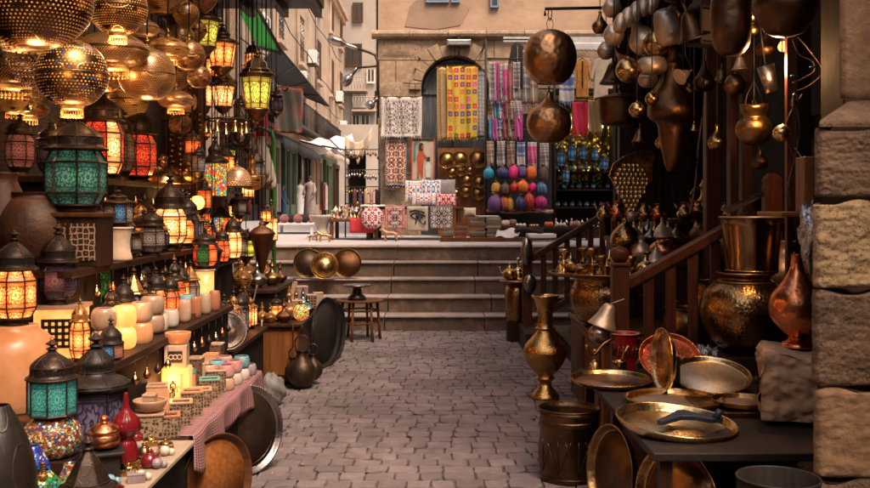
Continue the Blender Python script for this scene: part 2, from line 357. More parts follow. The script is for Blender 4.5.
def kal(name,cols,ku,kv,border,seed=0.0,field=None,fab=True,rep=(1,1)):
    """woven / printed textile with mirrored geometric ornament"""
    m,t,b,o=newmat(name); v,u,w_=uvc(t,rep[0],rep[1]); u=mt(t,'FRACT',u) if rep[0]>1 else u; w_=mt(t,'FRACT',w_) if rep[1]>1 else w_
    a=mt(t,'ABSOLUTE',mt(t,'SUBTRACT',mt(t,'MULTIPLY',u,2.0),1.0)); c=mt(t,'ABSOLUTE',mt(t,'SUBTRACT',mt(t,'MULTIPLY',w_,2.0),1.0))
    s1=mt(t,'SINE',mt(t,'ADD',mt(t,'MULTIPLY',a,float(ku)),seed)); s2=mt(t,'SINE',mt(t,'ADD',mt(t,'MULTIPLY',c,float(kv)),seed*1.7+.6))
    s3=mt(t,'SINE',mt(t,'MULTIPLY',mt(t,'ADD',a,mt(t,'MULTIPLY',c,kv/ku)),ku*1.3)); s4=mt(t,'SINE',mt(t,'MULTIPLY',mt(t,'SUBTRACT',a,mt(t,'MULTIPLY',c,kv/ku)),ku*1.3))
    f=mt(t,'ADD',mt(t,'MULTIPLY',s1,s2),mt(t,'MULTIPLY',mt(t,'MULTIPLY',s3,s4),.8)); f=mt(t,'ADD',mt(t,'MULTIPLY',f,.28),.5)
    n=len(cols); col=ramp(t,f,[(i/n*.9+.02 if i else 0,cols[i]) for i in range(n)],True)
    mx=mt(t,'MAXIMUM',a,c)
    col=mix(t,mt(t,'GREATER_THAN',mx,.84),col,border); 
    col=mix(t,mt(t,'MULTIPLY',mt(t,'GREATER_THAN',mx,.86),mt(t,'GREATER_THAN',mt(t,'MULTIPLY',mt(t,'SINE',mt(t,'MULTIPLY',a,float(ku*3))),mt(t,'SINE',mt(t,'MULTIPLY',c,float(kv*3)))),.1)),col,cols[1])
    col=mix(t,mt(t,'GREATER_THAN',mx,.955),col,border)
    ob=coord(t,'Object'); col=mix(t,mt(t,'MULTIPLY',noise(t,ob,9.0),.3),col,(.12,.08,.06),'MULTIPLY')
    sock(b,col,'Base Color'); sock(b,.9,'Roughness'); sock(b,.2,'Sheen Weight'); bump(t,b,noise(t,ob,160.0,2),.3,.002); return m
kal('rug_grey',[(.08,.06,.06),(.5,.44,.4),(.22,.17,.16),(.6,.54,.5),(.14,.11,.11)],13,9,(.62,.56,.5),.4)
kal('rug_narrow',[(.03,.03,.07),(.7,.6,.5),(.35,.05,.03),(.03,.03,.08),(.6,.3,.05),(.7,.62,.5)],9,24,(.03,.03,.08),1.1)
kal('rug_red',[(.4,.03,.03),(.7,.62,.55),(.03,.22,.2),(.5,.04,.04),(.03,.03,.05)],8,8,(.5,.04,.04),.2)
kal('rug_cream',[(.65,.55,.42),(.7,.6,.48),(.08,.06,.08),(.66,.56,.44)],9,9,(.6,.5,.4),.9)
kal('rug_dark',[(.06,.04,.05),(.65,.55,.45),(.05,.04,.06),(.4,.3,.25)],10,10,(.05,.04,.06),2.1)
kal('rug_round',[(.05,.02,.03),(.65,.55,.5),(.4,.04,.04),(.05,.05,.15)],11,11,(.3,.03,.03),1.6)
kal('cushion_white',[(.7,.66,.6),(.5,.1,.07),(.7,.66,.62),(.1,.2,.4)],6,6,(.68,.64,.6),.3)
kal('cushion_blue',[(.68,.66,.64),(.1,.14,.3),(.7,.66,.64),(.45,.2,.18)],7,5,(.66,.64,.6),1.2)
kal('cushion_red',[(.45,.04,.06),(.7,.6,.55),(.5,.05,.06),(.1,.03,.1)],9,5,(.45,.05,.07),2.2)
kal('leopard',[(.5,.32,.12),(.12,.06,.03),(.55,.36,.14),(.06,.03,.02),(.5,.3,.12)],21,120,(.5,.32,.12),.5)
kal('black_white',[(.03,.03,.04),(.5,.48,.48),(.04,.04,.05),(.3,.28,.3)],19,90,(.04,.04,.05),1.5)
kal('carpet_pale',[(.6,.52,.42),(.4,.12,.1),(.62,.54,.45),(.15,.2,.15),(.6,.5,.4)],11,16,(.4,.05,.05),.7)
kal('keffiyeh',[(.30,.17,.17),(.22,.02,.03),(.26,.12,.12),(.17,.015,.022)],17,17,(.2,.02,.03),.2)
def quilt():
    m,t,b,o=newmat('quilt'); v,u,w_=uvc(t,5,10)
    cell=nd(t,'ShaderNodeCombineXYZ',{0:mt(t,'FLOOR',u),1:mt(t,'FLOOR',w_)}).outputs[0]
    wn_=nd(t,'ShaderNodeTexWhiteNoise',{'Vector':cell},noise_dimensions='2D').outputs[0]
    col=ramp(t,wn_,[(0,(.5,.03,.03)),(.16,(.6,.1,.25)),(.3,(.45,.15,.03)),(.42,(.15,.04,.15)),(.52,(.5,.42,.04)),(.64,(.3,.02,.05)),(.74,(.03,.12,.2)),(.84,(.55,.2,.04)),(.92,(.1,.16,.04))],True)
    fu=mt(t,'ABSOLUTE',mt(t,'SUBTRACT',mt(t,'FRACT',u),.5)); fv=mt(t,'ABSOLUTE',mt(t,'SUBTRACT',mt(t,'FRACT',w_),.5))
    mx=mt(t,'MAXIMUM',fu,fv); ins=mt(t,'LESS_THAN',mt(t,'ADD',fu,fv),.2)
    col=mix(t,mt(t,'MULTIPLY',ins,.6),col,(.55,.25,.2)); col=mix(t,mt(t,'GREATER_THAN',mx,.34),col,(.62,.36,.03))
    ob=coord(t); col=mix(t,mt(t,'MULTIPLY',noise(t,ob,14.0),.35),col,(.2,.12,.06),'MULTIPLY')
    sock(b,col,'Base Color'); sock(b,.8,'Roughness'); bump(t,b,mt(t,'ADD',mx,noise(t,ob,20.0)),.5,.01)
quilt()
def inlay(name,c1,c2,k):
    m,t,b,o=newmat(name); v=coord(t,'Object'); e=voro(t,v,float(k),'DISTANCE_TO_EDGE',rand=.35); f=voro(t,v,float(k)*2.2,'F1',rand=.2)
    msk=mt(t,'MAXIMUM',mt(t,'LESS_THAN',e,.09),mt(t,'LESS_THAN',f,.22))
    sock(b,mix(t,msk,c1,c2),'Base Color'); sock(b,.35,'Roughness'); bump(t,b,msk,.5,.003)
inlay('inlay',(.035,.015,.01),(.38,.24,.16),42)
inlay('lattice_pale',(.5,.40,.3),(.3,.2,.13),16)
inlay('fretwork',(.012,.008,.006),(.16,.08,.04),38)
inlay('carved_box',(.04,.022,.014),(.30,.2,.12),75)
def stone_mat(name,c1,c2,c3,pit=.5,sc=9,pk=38,brick=None,isl=0):
    m,t,b,o=newmat(name); v=coord(t,'Object'); n=noise(t,v,float(sc)*.3,5,.65); n2=noise(t,v,float(sc)*2,5,.7); vo=voro(t,v,float(pk),'SMOOTH_F1')
    c=mix(t,ramp(t,n,[(.32,(0,0,0)),(.68,(1,1,1))]),c1,c2); c=mix(t,ramp(t,n2,[(.45,(0,0,0)),(.75,(1,1,1))]),c,c3)
    h=mt(t,'ADD',mt(t,'MULTIPLY',vo,pit),mt(t,'ADD',n2,mt(t,'ADD',mt(t,'MULTIPLY',n,.7),mt(t,'MULTIPLY',noise(t,v,float(sc)*7,5,.75),.8))))
    if pit>=.6:   # weathered pits, dark with old dirt
        pv=voro(t,v,float(pk)*1.3); pm=mt(t,'MULTIPLY',mt(t,'LESS_THAN',pv,.3),mt(t,'GREATER_THAN',noise(t,v,6.0,3),.47)); c=mix(t,mt(t,'MULTIPLY',pm,.75),c,tuple(x*.35 for x in c2)); h=mt(t,'SUBTRACT',h,mt(t,'MULTIPLY',pm,1.6))
    if isl:
        gi=nd(t,'ShaderNodeNewGeometry').outputs['Random Per Island']; c=mix(t,1.0,c,ramp(t,gi,[(0,(1-isl,1-isl,1-isl)),(.5,(1,.97,.95)),(.8,(1+isl*.4,1+isl*.32,1+isl*.25)),(1,(1-isl*.5,1-isl*.6,1-isl*.65))]),'MULTIPLY')
        c=mix(t,ramp(t,noise(t,v,1.1,4),[(.40,(0,0,0)),(.65,(.65,.65,.65))]),c,tuple(x*.55 for x in c2))
    if brick:
        br=nd(t,'ShaderNodeTexBrick',{'Vector':coord(t,'UV'),'Scale':1.0,'Mortar Size':.014,'Mortar Smooth':.6,'Brick Width':brick[0],'Row Height':brick[1],'Color1':(.85,.85,.85,1),'Color2':(1.1,1.02,.95,1),'Mortar':(.5,.45,.42,1)})
        c=mix(t,1.0,c,br.outputs[0],'MULTIPLY'); h=mt(t,'SUBTRACT',h,mt(t,'MULTIPLY',br.outputs[1],1.5))
    sock(b,c,'Base Color'); sock(b,.85,'Roughness'); bump(t,b,h,.8,.006); return m
stone_mat('stone_sand',(.36,.25,.155),(.22,.14,.085),(.46,.35,.24),.5,5,14,(.62,.36))
stone_mat('stone_block',(.38,.26,.165),(.23,.145,.09),(.50,.38,.27),.6,6,22,isl=.22)
stone_mat('stone_pinkish',(.60,.36,.2),(.42,.24,.13),(.7,.46,.28),.5,6,30)
stone_mat('stone_yellow',(.36,.22,.10),(.21,.125,.06),(.44,.29,.15),1.0,10,60)
stone_mat('stone_dark',(.13,.068,.034),(.07,.036,.02),(.19,.105,.055),.8,10,80)
stone_mat('stone_red',(.25,.13,.062),(.155,.078,.038),(.31,.18,.09),.4,8,50)
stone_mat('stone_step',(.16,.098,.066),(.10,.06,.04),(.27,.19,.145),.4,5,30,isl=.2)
stone_mat('stone_step_lit',(.40,.32,.28),(.24,.18,.15),(.48,.39,.34),.4,6,30,isl=.15)  # paler than the risers: overhead light put into the tread colour
stone_mat('sett',(.22,.17,.168),(.15,.115,.115),(.28,.225,.22),.5,6,34,isl=.26)
stone_mat('mortar',(.10,.07,.055),(.065,.048,.04),(.13,.095,.08),.3,9,40)
stone_mat('paving',(.42,.37,.36),(.33,.28,.275),(.48,.43,.41),.2,3,20)
# ================================================================ SETTING
LZ=.85   # landing level
# lower ground
g=MB(); g.grid(lambda u,v:(-40+80*u,-6+120*v,0),8,8,False); struct('ground',g,'mortar')
def setts():
    m=MB(); rng=np.random.RandomState(3); y=2.3; row=0
    while y<10.0:
        d=.108+rng.rand()*.022; x=-2.7+rng.rand()*.1
        while x<1.9:
            wd=.105+rng.rand()*.06; gx=.002+rng.rand()*.003
            if -2.7<x<1.8:
                cx,cy=x+wd/2,y+d/2; hx,hy=wd/2-gx,d/2-.003; ang=rng.randn()*.02; tl=rng.randn(2)*.014; H=.011+rng.randn()*.0022
                ph=rng.rand(4)*6; K=4; ed=rng.randn(K+1,K+1)*.0011
                def fn(u,v):
                    a,b=u*2-1,v*2-1; i,j=int(round(u*K)),int(round(v*K))
                    k=max(abs(a),abs(b)); z=H+ed[i][j]+.002*S(a*2+ph[0])*S(b*2+ph[1]); 
                    if k>.99: z-=.009
                    rr=1-.03*(abs(a*b)**4)
                    px=a*hx*rr*(1.0 if k>.99 else 1.9); py=b*hy*rr*(1.0 if k>.99 else 1.88)
                    px=max(-hx,min(hx,px)); py=max(-hy,min(hy,py))
                    px+=.004*S(b*3+ph[2])*abs(a); py+=.004*S(a*3+ph[3])*abs(b)
                    return (cx+px*C(ang)-py*S(ang),cy+px*S(ang)+py*C(ang),z+tl[0]*px+tl[1]*py)
                m.grid(fn,K,K,False)
            x+=wd
        y+=d; row+=1
    o=struct('cobble_path',m,'sett'); return o
setts()
# steps: five risers up to the landing, joints between blocks
st=MB(); tr=MB()
rngs=random.Random(5)
for k in range(5):
    y0=10+.3*k; z0=.17*k; z1=.17*(k+1)
    cuts=[-3.6,-2.5+.3*S(k),-1.55+.1*S(k*3),-.53+.02*k,.52+.1*S(k*2),1.55,2.6]
    for a,b in zip(cuts,cuts[1:]):
        j=rngs.uniform(-.006,.006)
        st.box(a+.004,b-.004,y0+j,y0+.6,z0 if k==0 else z0-.02,z1-.022)
        tr.box(a+.004,b-.004,y0-.028+j,y0+.34,z1-.02,z1+rngs.uniform(-.002,.002))
struct('stone_steps',st,'stone_step',bev=.008); struct('step_treads',tr,'stone_step_lit',bev=.006)
# landing / upper street
lg=MB(); lg.grid(lambda u,v:(-9+24*u,11.5+80*v,LZ),10,10,False); struct('upper_street',lg,'paving')
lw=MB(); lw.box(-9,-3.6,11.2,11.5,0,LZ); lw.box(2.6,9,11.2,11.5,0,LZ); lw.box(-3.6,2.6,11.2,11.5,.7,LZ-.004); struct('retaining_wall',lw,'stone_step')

def wallrun(name,label,cat='building',**k): return thing(name,label,cat,**k)
surf('plaster_worn',(.41,.285,.2),(.30,.2,.135),.9,0,3)
# ---- back building with arched doorway (face at Y=15)
BY=15.0
bb=thing('stone_building','sandstone building with plastered upper floor and arched doorway behind the rug stall','building',(0,0,0))
def ub(mb,x0,x1,y0,y1,z0,z1): return mb.box(x0,x1,y0,y1,z0,z1)
XL=X_(378,BY); XR=6.0; ax0,ax1=X_(421,BY),X_(489,BY); acx=(ax0+ax1)/2; ar=(ax1-ax0)/2; atop=EYE+(205-56)/F*BY; aspring=atop-ar
zc=EYE+(205-39)/F*BY
m=MB()
# wall with an arched opening, built of uneven stone courses (front faces)
m.box(XL,ax0,BY,BY+8,LZ-.3,zc); m.box(ax1,XR,BY,BY+8,LZ-.3,zc)
n=24; prev=None
for i in range(n):
    a0=PI-PI*i/n; a1=PI-PI*(i+1)/n
    x0,x1=acx+ar*C(a0),acx+ar*C(a1); z0_,z1_=aspring+ar*S(a0),aspring+ar*S(a1)
    vs=[(x0,BY,z0_),(x1,BY,z1_),(x1,BY,zc),(x0,BY,zc),(x0,BY+.5,z0_),(x1,BY+.5,z1_)]
    m.add(vs,[(0,1,2,3),(0,4,5,1)])
m.box(ax0-.01,ax1+.01,BY+.45,BY+1,LZ-.3,zc)
obj('stone_wall',m,'stone_sand',bb)
m=MB()
rg=random.Random(11)
z=LZ; 
while z<zc-.05:    # individually projecting facing blocks
    h=rg.uniform(.26,.40); h=min(h,zc-z-.01); x=XL+.002
    while x<XR-.1:
        wd=rg.uniform(.38,.85); x2=min(x+wd,XR-.02)
        for (a,b_) in ((x,x2),):
            cxm=(a+b_)/2
            inside= (abs(cxm-acx)<ar+.06 and z+h<atop+.02)
            if a<ax0<b_ and z<atop: b_=ax0-.02 if z<aspring else b_
            if a<ax1<b_ and z<atop: a=ax1+.02 if z<aspring else a
            zz=z+h/2; 
            if z>=aspring-h:
                dd=min(math.hypot(max(a-acx,0,acx-b_),max(z-aspring,0)),9)
                if dd<ar+.05: 
                    continue
            elif inside: continue
            if b_-a>.1:
                p=rg.uniform(.004,.035); pts=4
                def fn(u,v,a=a,b_=b_,z=z,h=h,p=p,s=rg.random()*9):
                    e=max(abs(u*2-1),abs(v*2-1)); q=p*(1 if e<.9 else 0)
                    return (a+.008+(b_-a-.016)*u, BY-.001-q-.012*S(u*5+s)*S(v*4+s)*(e<.9), z+.008+(h-.016)*v)
                m.grid(fn,6,5,True)
        x=x2
    z+=h
obj('facing_stones',m,'stone_block',bb)
m=MB()   # arch ring
for i in range(13):
    a0=PI*i/13+.004; a1=PI*(i+1)/13-.004; r0,r1=ar+.003,ar+.20+.05*S(i*5)
    pts=[]
    for rr,aa in ((r0,a0),(r0,(a0+a1)/2),(r0,a1),(r1,a1),(r1,a0)): pts.append((acx+rr*C(aa),aspring+rr*S(aa)))
    m.poly(pts,.10,T_(0,BY-.046-.005*(i%3),0))
obj('arch_stones',m,'stone_sand',bb,bev=.006)
m=MB(); m.box(ax0+.001,ax1-.001,BY+.22,BY+.30,LZ,aspring+.01)
pts=[(acx+(ar-.001)*C(PI*i/20),aspring+(ar-.001)*S(PI*i/20)) for i in range(21)]; m.poly(pts,.08,T_(0,BY+.22,.0))
surf('blue_frame',(.12,.2,.34),(.2,.26,.36),.6)
surf('door_blue',(.16,.17,.18),(.11,.12,.13),.6,0,3,.3,4,'wood')
d=obj('arched_door',m,'door_blue',bb)
m=MB(); m.tube([(acx+(ar-.05)*C(PI*i/20),BY+.2,aspring+(ar-.05)*S(PI*i/20)) for i in range(21)],.03,6); m.box(acx-.02,acx+.02,BY+.19,BY+.225,LZ,atop-.02); m.box(ax0+.04,ax1-.04,BY+.19,BY+.223,aspring-.05,aspring+.02)
obj('door_frame',m,'door_blue',d)
m=MB(); m.box(XL-.0,XR,BY+.03,BY+8,zc+.12,12); obj('plaster_wall',m,'plaster_pink',bb)
m=MB(); m.poly([(XL+.42,zc+.2),(XL+.9,zc+.15),(XL+1.3,zc+.22),(XL+1.45,zc+.5),(XL+1.2,zc+.62),(XL+.7,zc+.7),(XL+.5,zc+.52)],.01,T_(0,BY+.02,0)); obj('worn_plaster_patch',m,'plaster_worn',bb)
m=MB()
for i in range(14):
    x0=XL-.06+i*.52; m.lathe(sm([(.0,0),(.05,.0),(.085,.04),(.085,.08),(.05,.12),(0,.12)],2),10,T_(x0,BY-.01,0)@T_(0,0,zc)@Matrix.Rotation(0,4,'X'))
m2=MB()
prof=[(.0,0),(-.05,.0),(-.10,.03),(-.115,.07),(-.10,.11),(-.05,.135),(.0,.14)]
xs=[XL-.1+.6*i for i in range(13)]
for a,b_ in zip(xs,xs[1:]):
    o_=rg.uniform(-.006,.006)
    vs=[(a+.004,BY+y,zc-.005+z) for y,z in prof]+[(b_-.004,BY+y+o_,zc-.005+z) for y,z in prof]
    k=len(prof); m2.add(vs,[(i,i+k,i+1+k,i+1) for i in range(k-1)]+[tuple(range(k)),tuple(range(2*k-1,k-1,-1))],None,False)
obj('cornice',m2,'stone_block',bb)
for px0,px1,zt in ((428,447,1),(453,458,1),(492,497,6)):
    m=MB(); x0,x1=X_(px0,BY),X_(px1,BY); m.box(x0,x1,BY-.01,BY+.028,EYE+(205-zt)/F*BY,6.5)
    wv=obj('window',m,'dark_glass',bb)
    f=MB(); f.box(x0-.03,x0,BY-.03,BY+.029,EYE+(205-zt)/F*BY-.03,6.5); f.box(x1,x1+.03,BY-.03,BY+.029,EYE+(205-zt)/F*BY-.03,6.5); f.box(x0,x1,BY-.03,BY+.029,EYE+(205-zt)/F*BY-.03,EYE+(205-zt)/F*BY)
    obj('frame',f,'blue_frame',wv)
# small lamp bracket over the door
p=at(459,38,BY-.12); t_=thing('wall_floodlight','small grey floodlight fixed to the cornice above the arched door','light',p)
m=MB(); m.box(-.19,.19,-.05,.05,-.13,-.03); m.box(-.17,.17,-.07,-.05,-.12,-.04); obj('housing',m,'tin',t_,bev=.008)
m=MB(); m.box(-.02,.02,-.02,.11,-.03,.04); m.tube([(0,0,-.13),(0,0,-.27)],.01); obj('bracket',m,'iron_plain',t_)

# ---- left facade (plane X=-5.8)
FX=-5.8
fb=thing('plastered_building','long sand coloured apartment building with shuttered windows along the left of the alley','building')
m=MB(); m.box(FX-6,FX,22,60,LZ-.3,22); obj('wall',m,'plaster_warm',fb)
m=MB(); m.box(FX,FX+.35,22,60,12.9,13.15); m.box(FX,FX+.2,22,60,12.6,12.9); m.box(FX,FX+.12,22,60,4.05,4.2); obj('cornice',m,'plaster_warm',fb)
m=MB(); m.box(FX,FX+.05,22,60,LZ,3.9); obj('shop_front_band',m,'green_paint',fb)
def fwin(Y,z0,z1,wd,kind):
    m=MB(); m.box(FX-.12,FX+.006,Y-wd/2,Y+wd/2,z0,z1); wv=obj('window',m,'dark_glass',fb)
    m=MB(); x=FX
    m.box(x,x+.09,Y-wd/2-.1,Y-wd/2,z0-.1,z1+.1); m.box(x,x+.09,Y+wd/2,Y+wd/2+.1,z0-.1,z1+.1); m.box(x,x+.09,Y-wd/2,Y+wd/2,z1,z1+.1)
    obj('frame',m,'plaster_warm',wv)
    m=MB(); m.box(x,x+.2,Y-wd/2-.2,Y+wd/2+.2,z0-.2,z0-.05); obj('sill',m,'plaster_warm',wv)
    if kind=='grille':
        m=MB()
        for i in range(6):
            yy=Y-wd/2+wd*(i+.5)/6; m.tube([(x+.05,yy,z0),(x+.05,yy,z1)],.02,4)
        k=int((z1-z0)/.3)
        for i in range(k):
            zz=z0+(i+.5)*(z1-z0)/k; m.tube([(x+.05,Y-wd/2,zz),(x+.05,Y+wd/2,zz)],.016,4)
            for jj in range(3): m.torus(.11,.013,0,8,4,T_(x+.06,Y-wd/2+wd*(jj+.5)/3,zz)@RY(R(90)))
        obj('grille',m,'tin',wv)
    if kind=='shutter':
        for s in (-1,1):
            m=MB(); yc=Y+s*wd*.25
            m.box(x+.05,x+.1,yc-wd*.24,yc+wd*.24,z0,z1)
            for i in range(int((z1-z0)/.12)): m.box(x+.1,x+.125,yc-wd*.2,yc+wd*.2,z0+.06+i*.12,z0+.12+i*.12)
            obj('shutter',m,'wood_brown',wv)
for Y,k in ((29.5,'grille'),(35.6,'grille'),(41.1,'grille'),(47,'shutter'),(53,'shutter'),(58,'shutter')):
    fwin(Y,7.45,9.4,1.5,k); fwin(Y,10.9,12.5,1.5,'grille' if k=='grille' else 'shutter'); fwin(Y,14.5,16.5,1.5,'shutter')
for Y in (33.5,41,46,51,56): fwin(Y,4.6,5.9,1.3,'shutter')
# shop fronts in the lower storey: green frames, dark openings, glass
for i,Y in enumerate((25,29,33,37.2,41.5,46,50.5,55)):
    m=MB(); m.box(FX+.05,FX+.09,Y-1.4,Y+1.4,LZ,3.4); dd=obj('shop_window',m,['dark_glass','wood_dark','green_paint','wood_black'][i%4],fb)
    m=MB()
    for yy in (-1.5,(-.2,.5,.1)[i%3],1.4): m.box(FX+.05,FX+.2,Y+yy,Y+yy+.12,LZ,3.4)
    m.box(FX+.05,FX+.2,Y-1.5,Y+1.5,3.4,3.65); m.box(FX+.05,FX+.16,Y-1.4,Y+1.4,LZ,LZ+.5)
    obj('frame',m,['green_paint','wood_dark','plaster_warm'][i%3],dd)
def slab(A,B,C_,D,th=.03):
    m=MB(); nn=(Vector(B)-Vector(A)).cross(Vector(D)-Vector(A)).normalized()*th
    q=[Vector(a) for a in (A,B,C_,D)]; vs=q+[a+nn for a in q]
    m.add(vs,[(0,1,2,3),(7,6,5,4),(0,4,5,1),(1,5,6,2),(2,6,7,3),(3,7,4,0)]); return m
def awning(name,label,A,B,C_,D,mat,ribs=4,sag=.0,group=None,valance=.0):
    t=thing(name,label,'awning',(0,0,0),group=group); A,B,C_,D=map(Vector,(A,B,C_,D))
    m=MB(); 
    def fn(u,v):
        p=(A*(1-u)+B*u)*(1-v)+(D*(1-u)+C_*u)*v; p.z-=sag*S(PI*u*3)**2*(S(PI*v)+.4); return p
    m.grid(fn,18,6); 
    if valance:
        def f2(u,v):
            p=fn(u,1); return (p.x,p.y,p.z-valance*v*(1+.25*abs(S(u*PI*9))))
        m.grid(f2,36,2)
    obj('canopy',m,mat,t,solid=.02)
    m=MB()
    for i in range(ribs+1): a=A.lerp(B,i/ribs); b_=D.lerp(C_,i/ribs); a.z-=.03; b_.z-=.03; m.tube([a,b_],.025,5)
    m.tube([D,C_],.03,5); obj('frame',m,'iron_plain',t)
    return t
awning('awning','faded black canvas awning jutting out above the green shop fronts',at(250,72,26),at(306,97,43),at(329,106,42),at(277,45,28),'canvas_black')
awning('awning','bright green tarpaulin slung from the left building above the black awning',at(226,-12,15.5),at(259,46,15.5),at(281,52,15),at(245,-14,14.6),'canvas_green',1)
awning('awning','beige cloth awning sagging over the shop entrances deep in the alley',(FX,38,4.4),(FX,50,4.4),(FX+1.3,50,3.75),(FX+1.3,38,3.75),'canvas_beige',5,.15,valance=.25)
awning('awning','tattered white cloth awning stretched beside the dark archway at the end of the alley',at(300,140,30),at(352,134,34),at(357,152,33),at(322,146,29),'cloth_white',2,.25)
awning('awning','small brown shop canopy with hanging edge above the green doorway',(FX,27,4.0),(FX,36,4.0),(FX+1.5,36,3.3),(FX+1.5,27,3.3),'canvas_black',4,.1,valance=.3)
# air conditioners
def aircon(Y,z,label,w=.9,zc_=FX):
    t=thing('air_conditioner',label,'air conditioner',(zc_,Y,z),group='air conditioners on the alley wall')
    m=MB(); m.box(.05,.45,-w/2,w/2,0,.6); obj('casing',m,'white_enamel',t,bev=.03)
    m=MB(); m.torus(.2,.02,0,16,5,T_(.46,0,.3)@RY(R(90))); m.lathe([(0,0),(.18,0),(.18,.01),(0,.01)],16,T_(.452,0,.3)@RY(R(90))); obj('fan_grille',m,'tin',t)
    m=MB(); m.box(.0,.4,-w/2+.1,-w/2+.16,-.06,0); m.box(.0,.4,w/2-.16,w/2-.1,-.06,0); obj('bracket',m,'iron_plain',t)
aircon(30.5,EYE+(205-28)/F*31-.3,'white air conditioner near the top edge, just right of the green tarpaulin',1.1)
aircon(43.5,EYE+(205-63)/F*43,'small white air conditioner between two barred windows of the left facade')
aircon(40,EYE+(205-78)/F*39.5-.3,'white air conditioner standing out just above the black awning')
aircon(58,EYE+(205-130)/F*57,'dusty air conditioner low on the wall near the alley end')
aircon(55.5,EYE+(205-105)/F*57,'air conditioner above the beige awning at the far end of the facade')
# iron balcony rail and loose cables on the facade
m=MB(); m.box(FX+.05,FX+.9,30,50,4.2,4.3)
for i in range(60): m.tube([(FX+.86,30.1+i*.335,4.3),(FX+.86,30.1+i*.335,5.2)],.018,4)
m.tube([(FX+.86,30,5.2),(FX+.86,50,5.2)],.03,4); obj('balcony',m,'iron_plain',fb)
for i,(z0,z1,sg,lb) in enumerate(((6.4,6.6,.5,'black cable sagging along the left facade above the lower windows'),(10.2,10.0,.7,'upper black cable strung along the left facade'),(8.9,7.2,.9,'thin cable drooping across the left facade windows'))):
    m=MB(); m.tube([(FX+.12+.1*i,24+3*k,z0+(z1-z0)*k/11-sg*abs(S(k*1.1))*.5) for k in range(12)],.022,5); solo('cable',lb,'cable',m,'iron_plain')
m=MB(); m.tube([(FX+.1+(XL-FX)*k/12,30+(BY-30)*k/12,8.4+(5.6-8.4)*k/12-.5*S(PI*k/12)) for k in range(13)],.012,5); solo('cable','slack black cable crossing the alley from the facade to the stone building','cable',m,'iron_plain')
for i in range(5):
    Y=27+6.3*i; m=MB(); m.tube([(FX+.09,Y,4.3),(FX+.09,Y,14)],.05,6); obj('drain_pipe',m,'tin' if i%2 else 'plaster_warm',fb)
# far end buildings
t=thing('grey_tower_block','tall grey rendered apartment block closing the far end of the alley','building')
m=MB(); m.box(-6.2,-3.9,62,72,LZ-.3,24); m.box(-3.6,4,63,72,LZ-.3,18); obj('wall',m,'plaster_grey',t)
for px0,px1,y0,y1 in ((354,362,3,21),(347,361,44,65),(354,366,94,106),(353,359,116,128),(362,369,116,128),(368,374,70,82)):
    x0,x1=X_(px0,62),X_(px1,62); z0,z1=EYE+(205-y1)/F*62,EYE+(205-y0)/F*62
    m=MB(); m.box(x0,x1,61.9,62,z0,z1); wv=obj('window',m,'dark_glass' if y0!=94 else 'plaster_white',t)
    m=MB(); m.box(x0-.08,x1+.08,61.8,61.89,z0-.12,z0); m.box(x0-.08,x0,61.82,61.9,z0,z1); m.box(x1,x1+.08,61.82,61.9,z0,z1); m.box((x0+x1)/2-.03,(x0+x1)/2+.03,61.84,61.89,z0,z1); obj('frame',m,'wood_brown' if y0 in(3,44) else 'plaster_white',wv)
for i,(px,y) in enumerate(((352,92),(362,112))):
    m=MB(); x=X_(px,61.5); z=EYE+(205-y)/F*61.5; m.box(x-.6,x+1.0,60.9,62,z,z+.1); 
    for k in range(9): m.tube([(x-.55+k*.19,60.95,z+.1),(x-.55+k*.19,60.95,z+.9)],.02,4)
    m.tube([(x-.6,60.95,z+.9),(x+1,60.95,z+.9)],.03,4); obj('balcony',m,'plaster_grey',t)
t=thing('white_arcade','low whitewashed building with a dark arched passage at the far end of the alley','building')
m=MB(); x0,x1,x2,x3=X_(300,56),X_(346,56),X_(366,56),X_(378,56)
ztop=EYE+(205-145)/F*56; m.box(x0,x1,56,58,LZ-.2,ztop+1.2); m.box(x2,0,56,58,LZ-.2,ztop+1.2)
cx=(x1+x2)/2; rr=(x2-x1)/2; zs=ztop-rr
for i in range(14):
    a0=PI-PI*i/14;a1=PI-PI*(i+1)/14
    m.add([(cx+rr*C(a0),56,zs+rr*S(a0)),(cx+rr*C(a1),56,zs+rr*S(a1)),(cx+rr*C(a1),56,ztop+1.2),(cx+rr*C(a0),56,ztop+1.2),(cx+rr*C(a0),58,zs+rr*S(a0)),(cx+rr*C(a1),58,zs+rr*S(a1))],[(0,1,2,3),(0,4,5,1)])
obj('wall',m,'plaster_grey',t)
m=MB(); m.box(x1-.1,x2+.1,57.9,58.1,LZ,ztop+.3); obj('passage',m,'wood_black',t)  # black slab closing the arch, standing in for the shade inside
m=MB(); m.box(X_(317,56),X_(328,56),55.9,55.98,LZ,EYE+(205-170)/F*56); dd=obj('door',m,'white_enamel',t)
m=MB(); m.box(X_(319,56),X_(326,56),55.86,55.9,LZ+.9,EYE+(205-173)/F*56); obj('glass_panel',m,'dark_glass',dd)
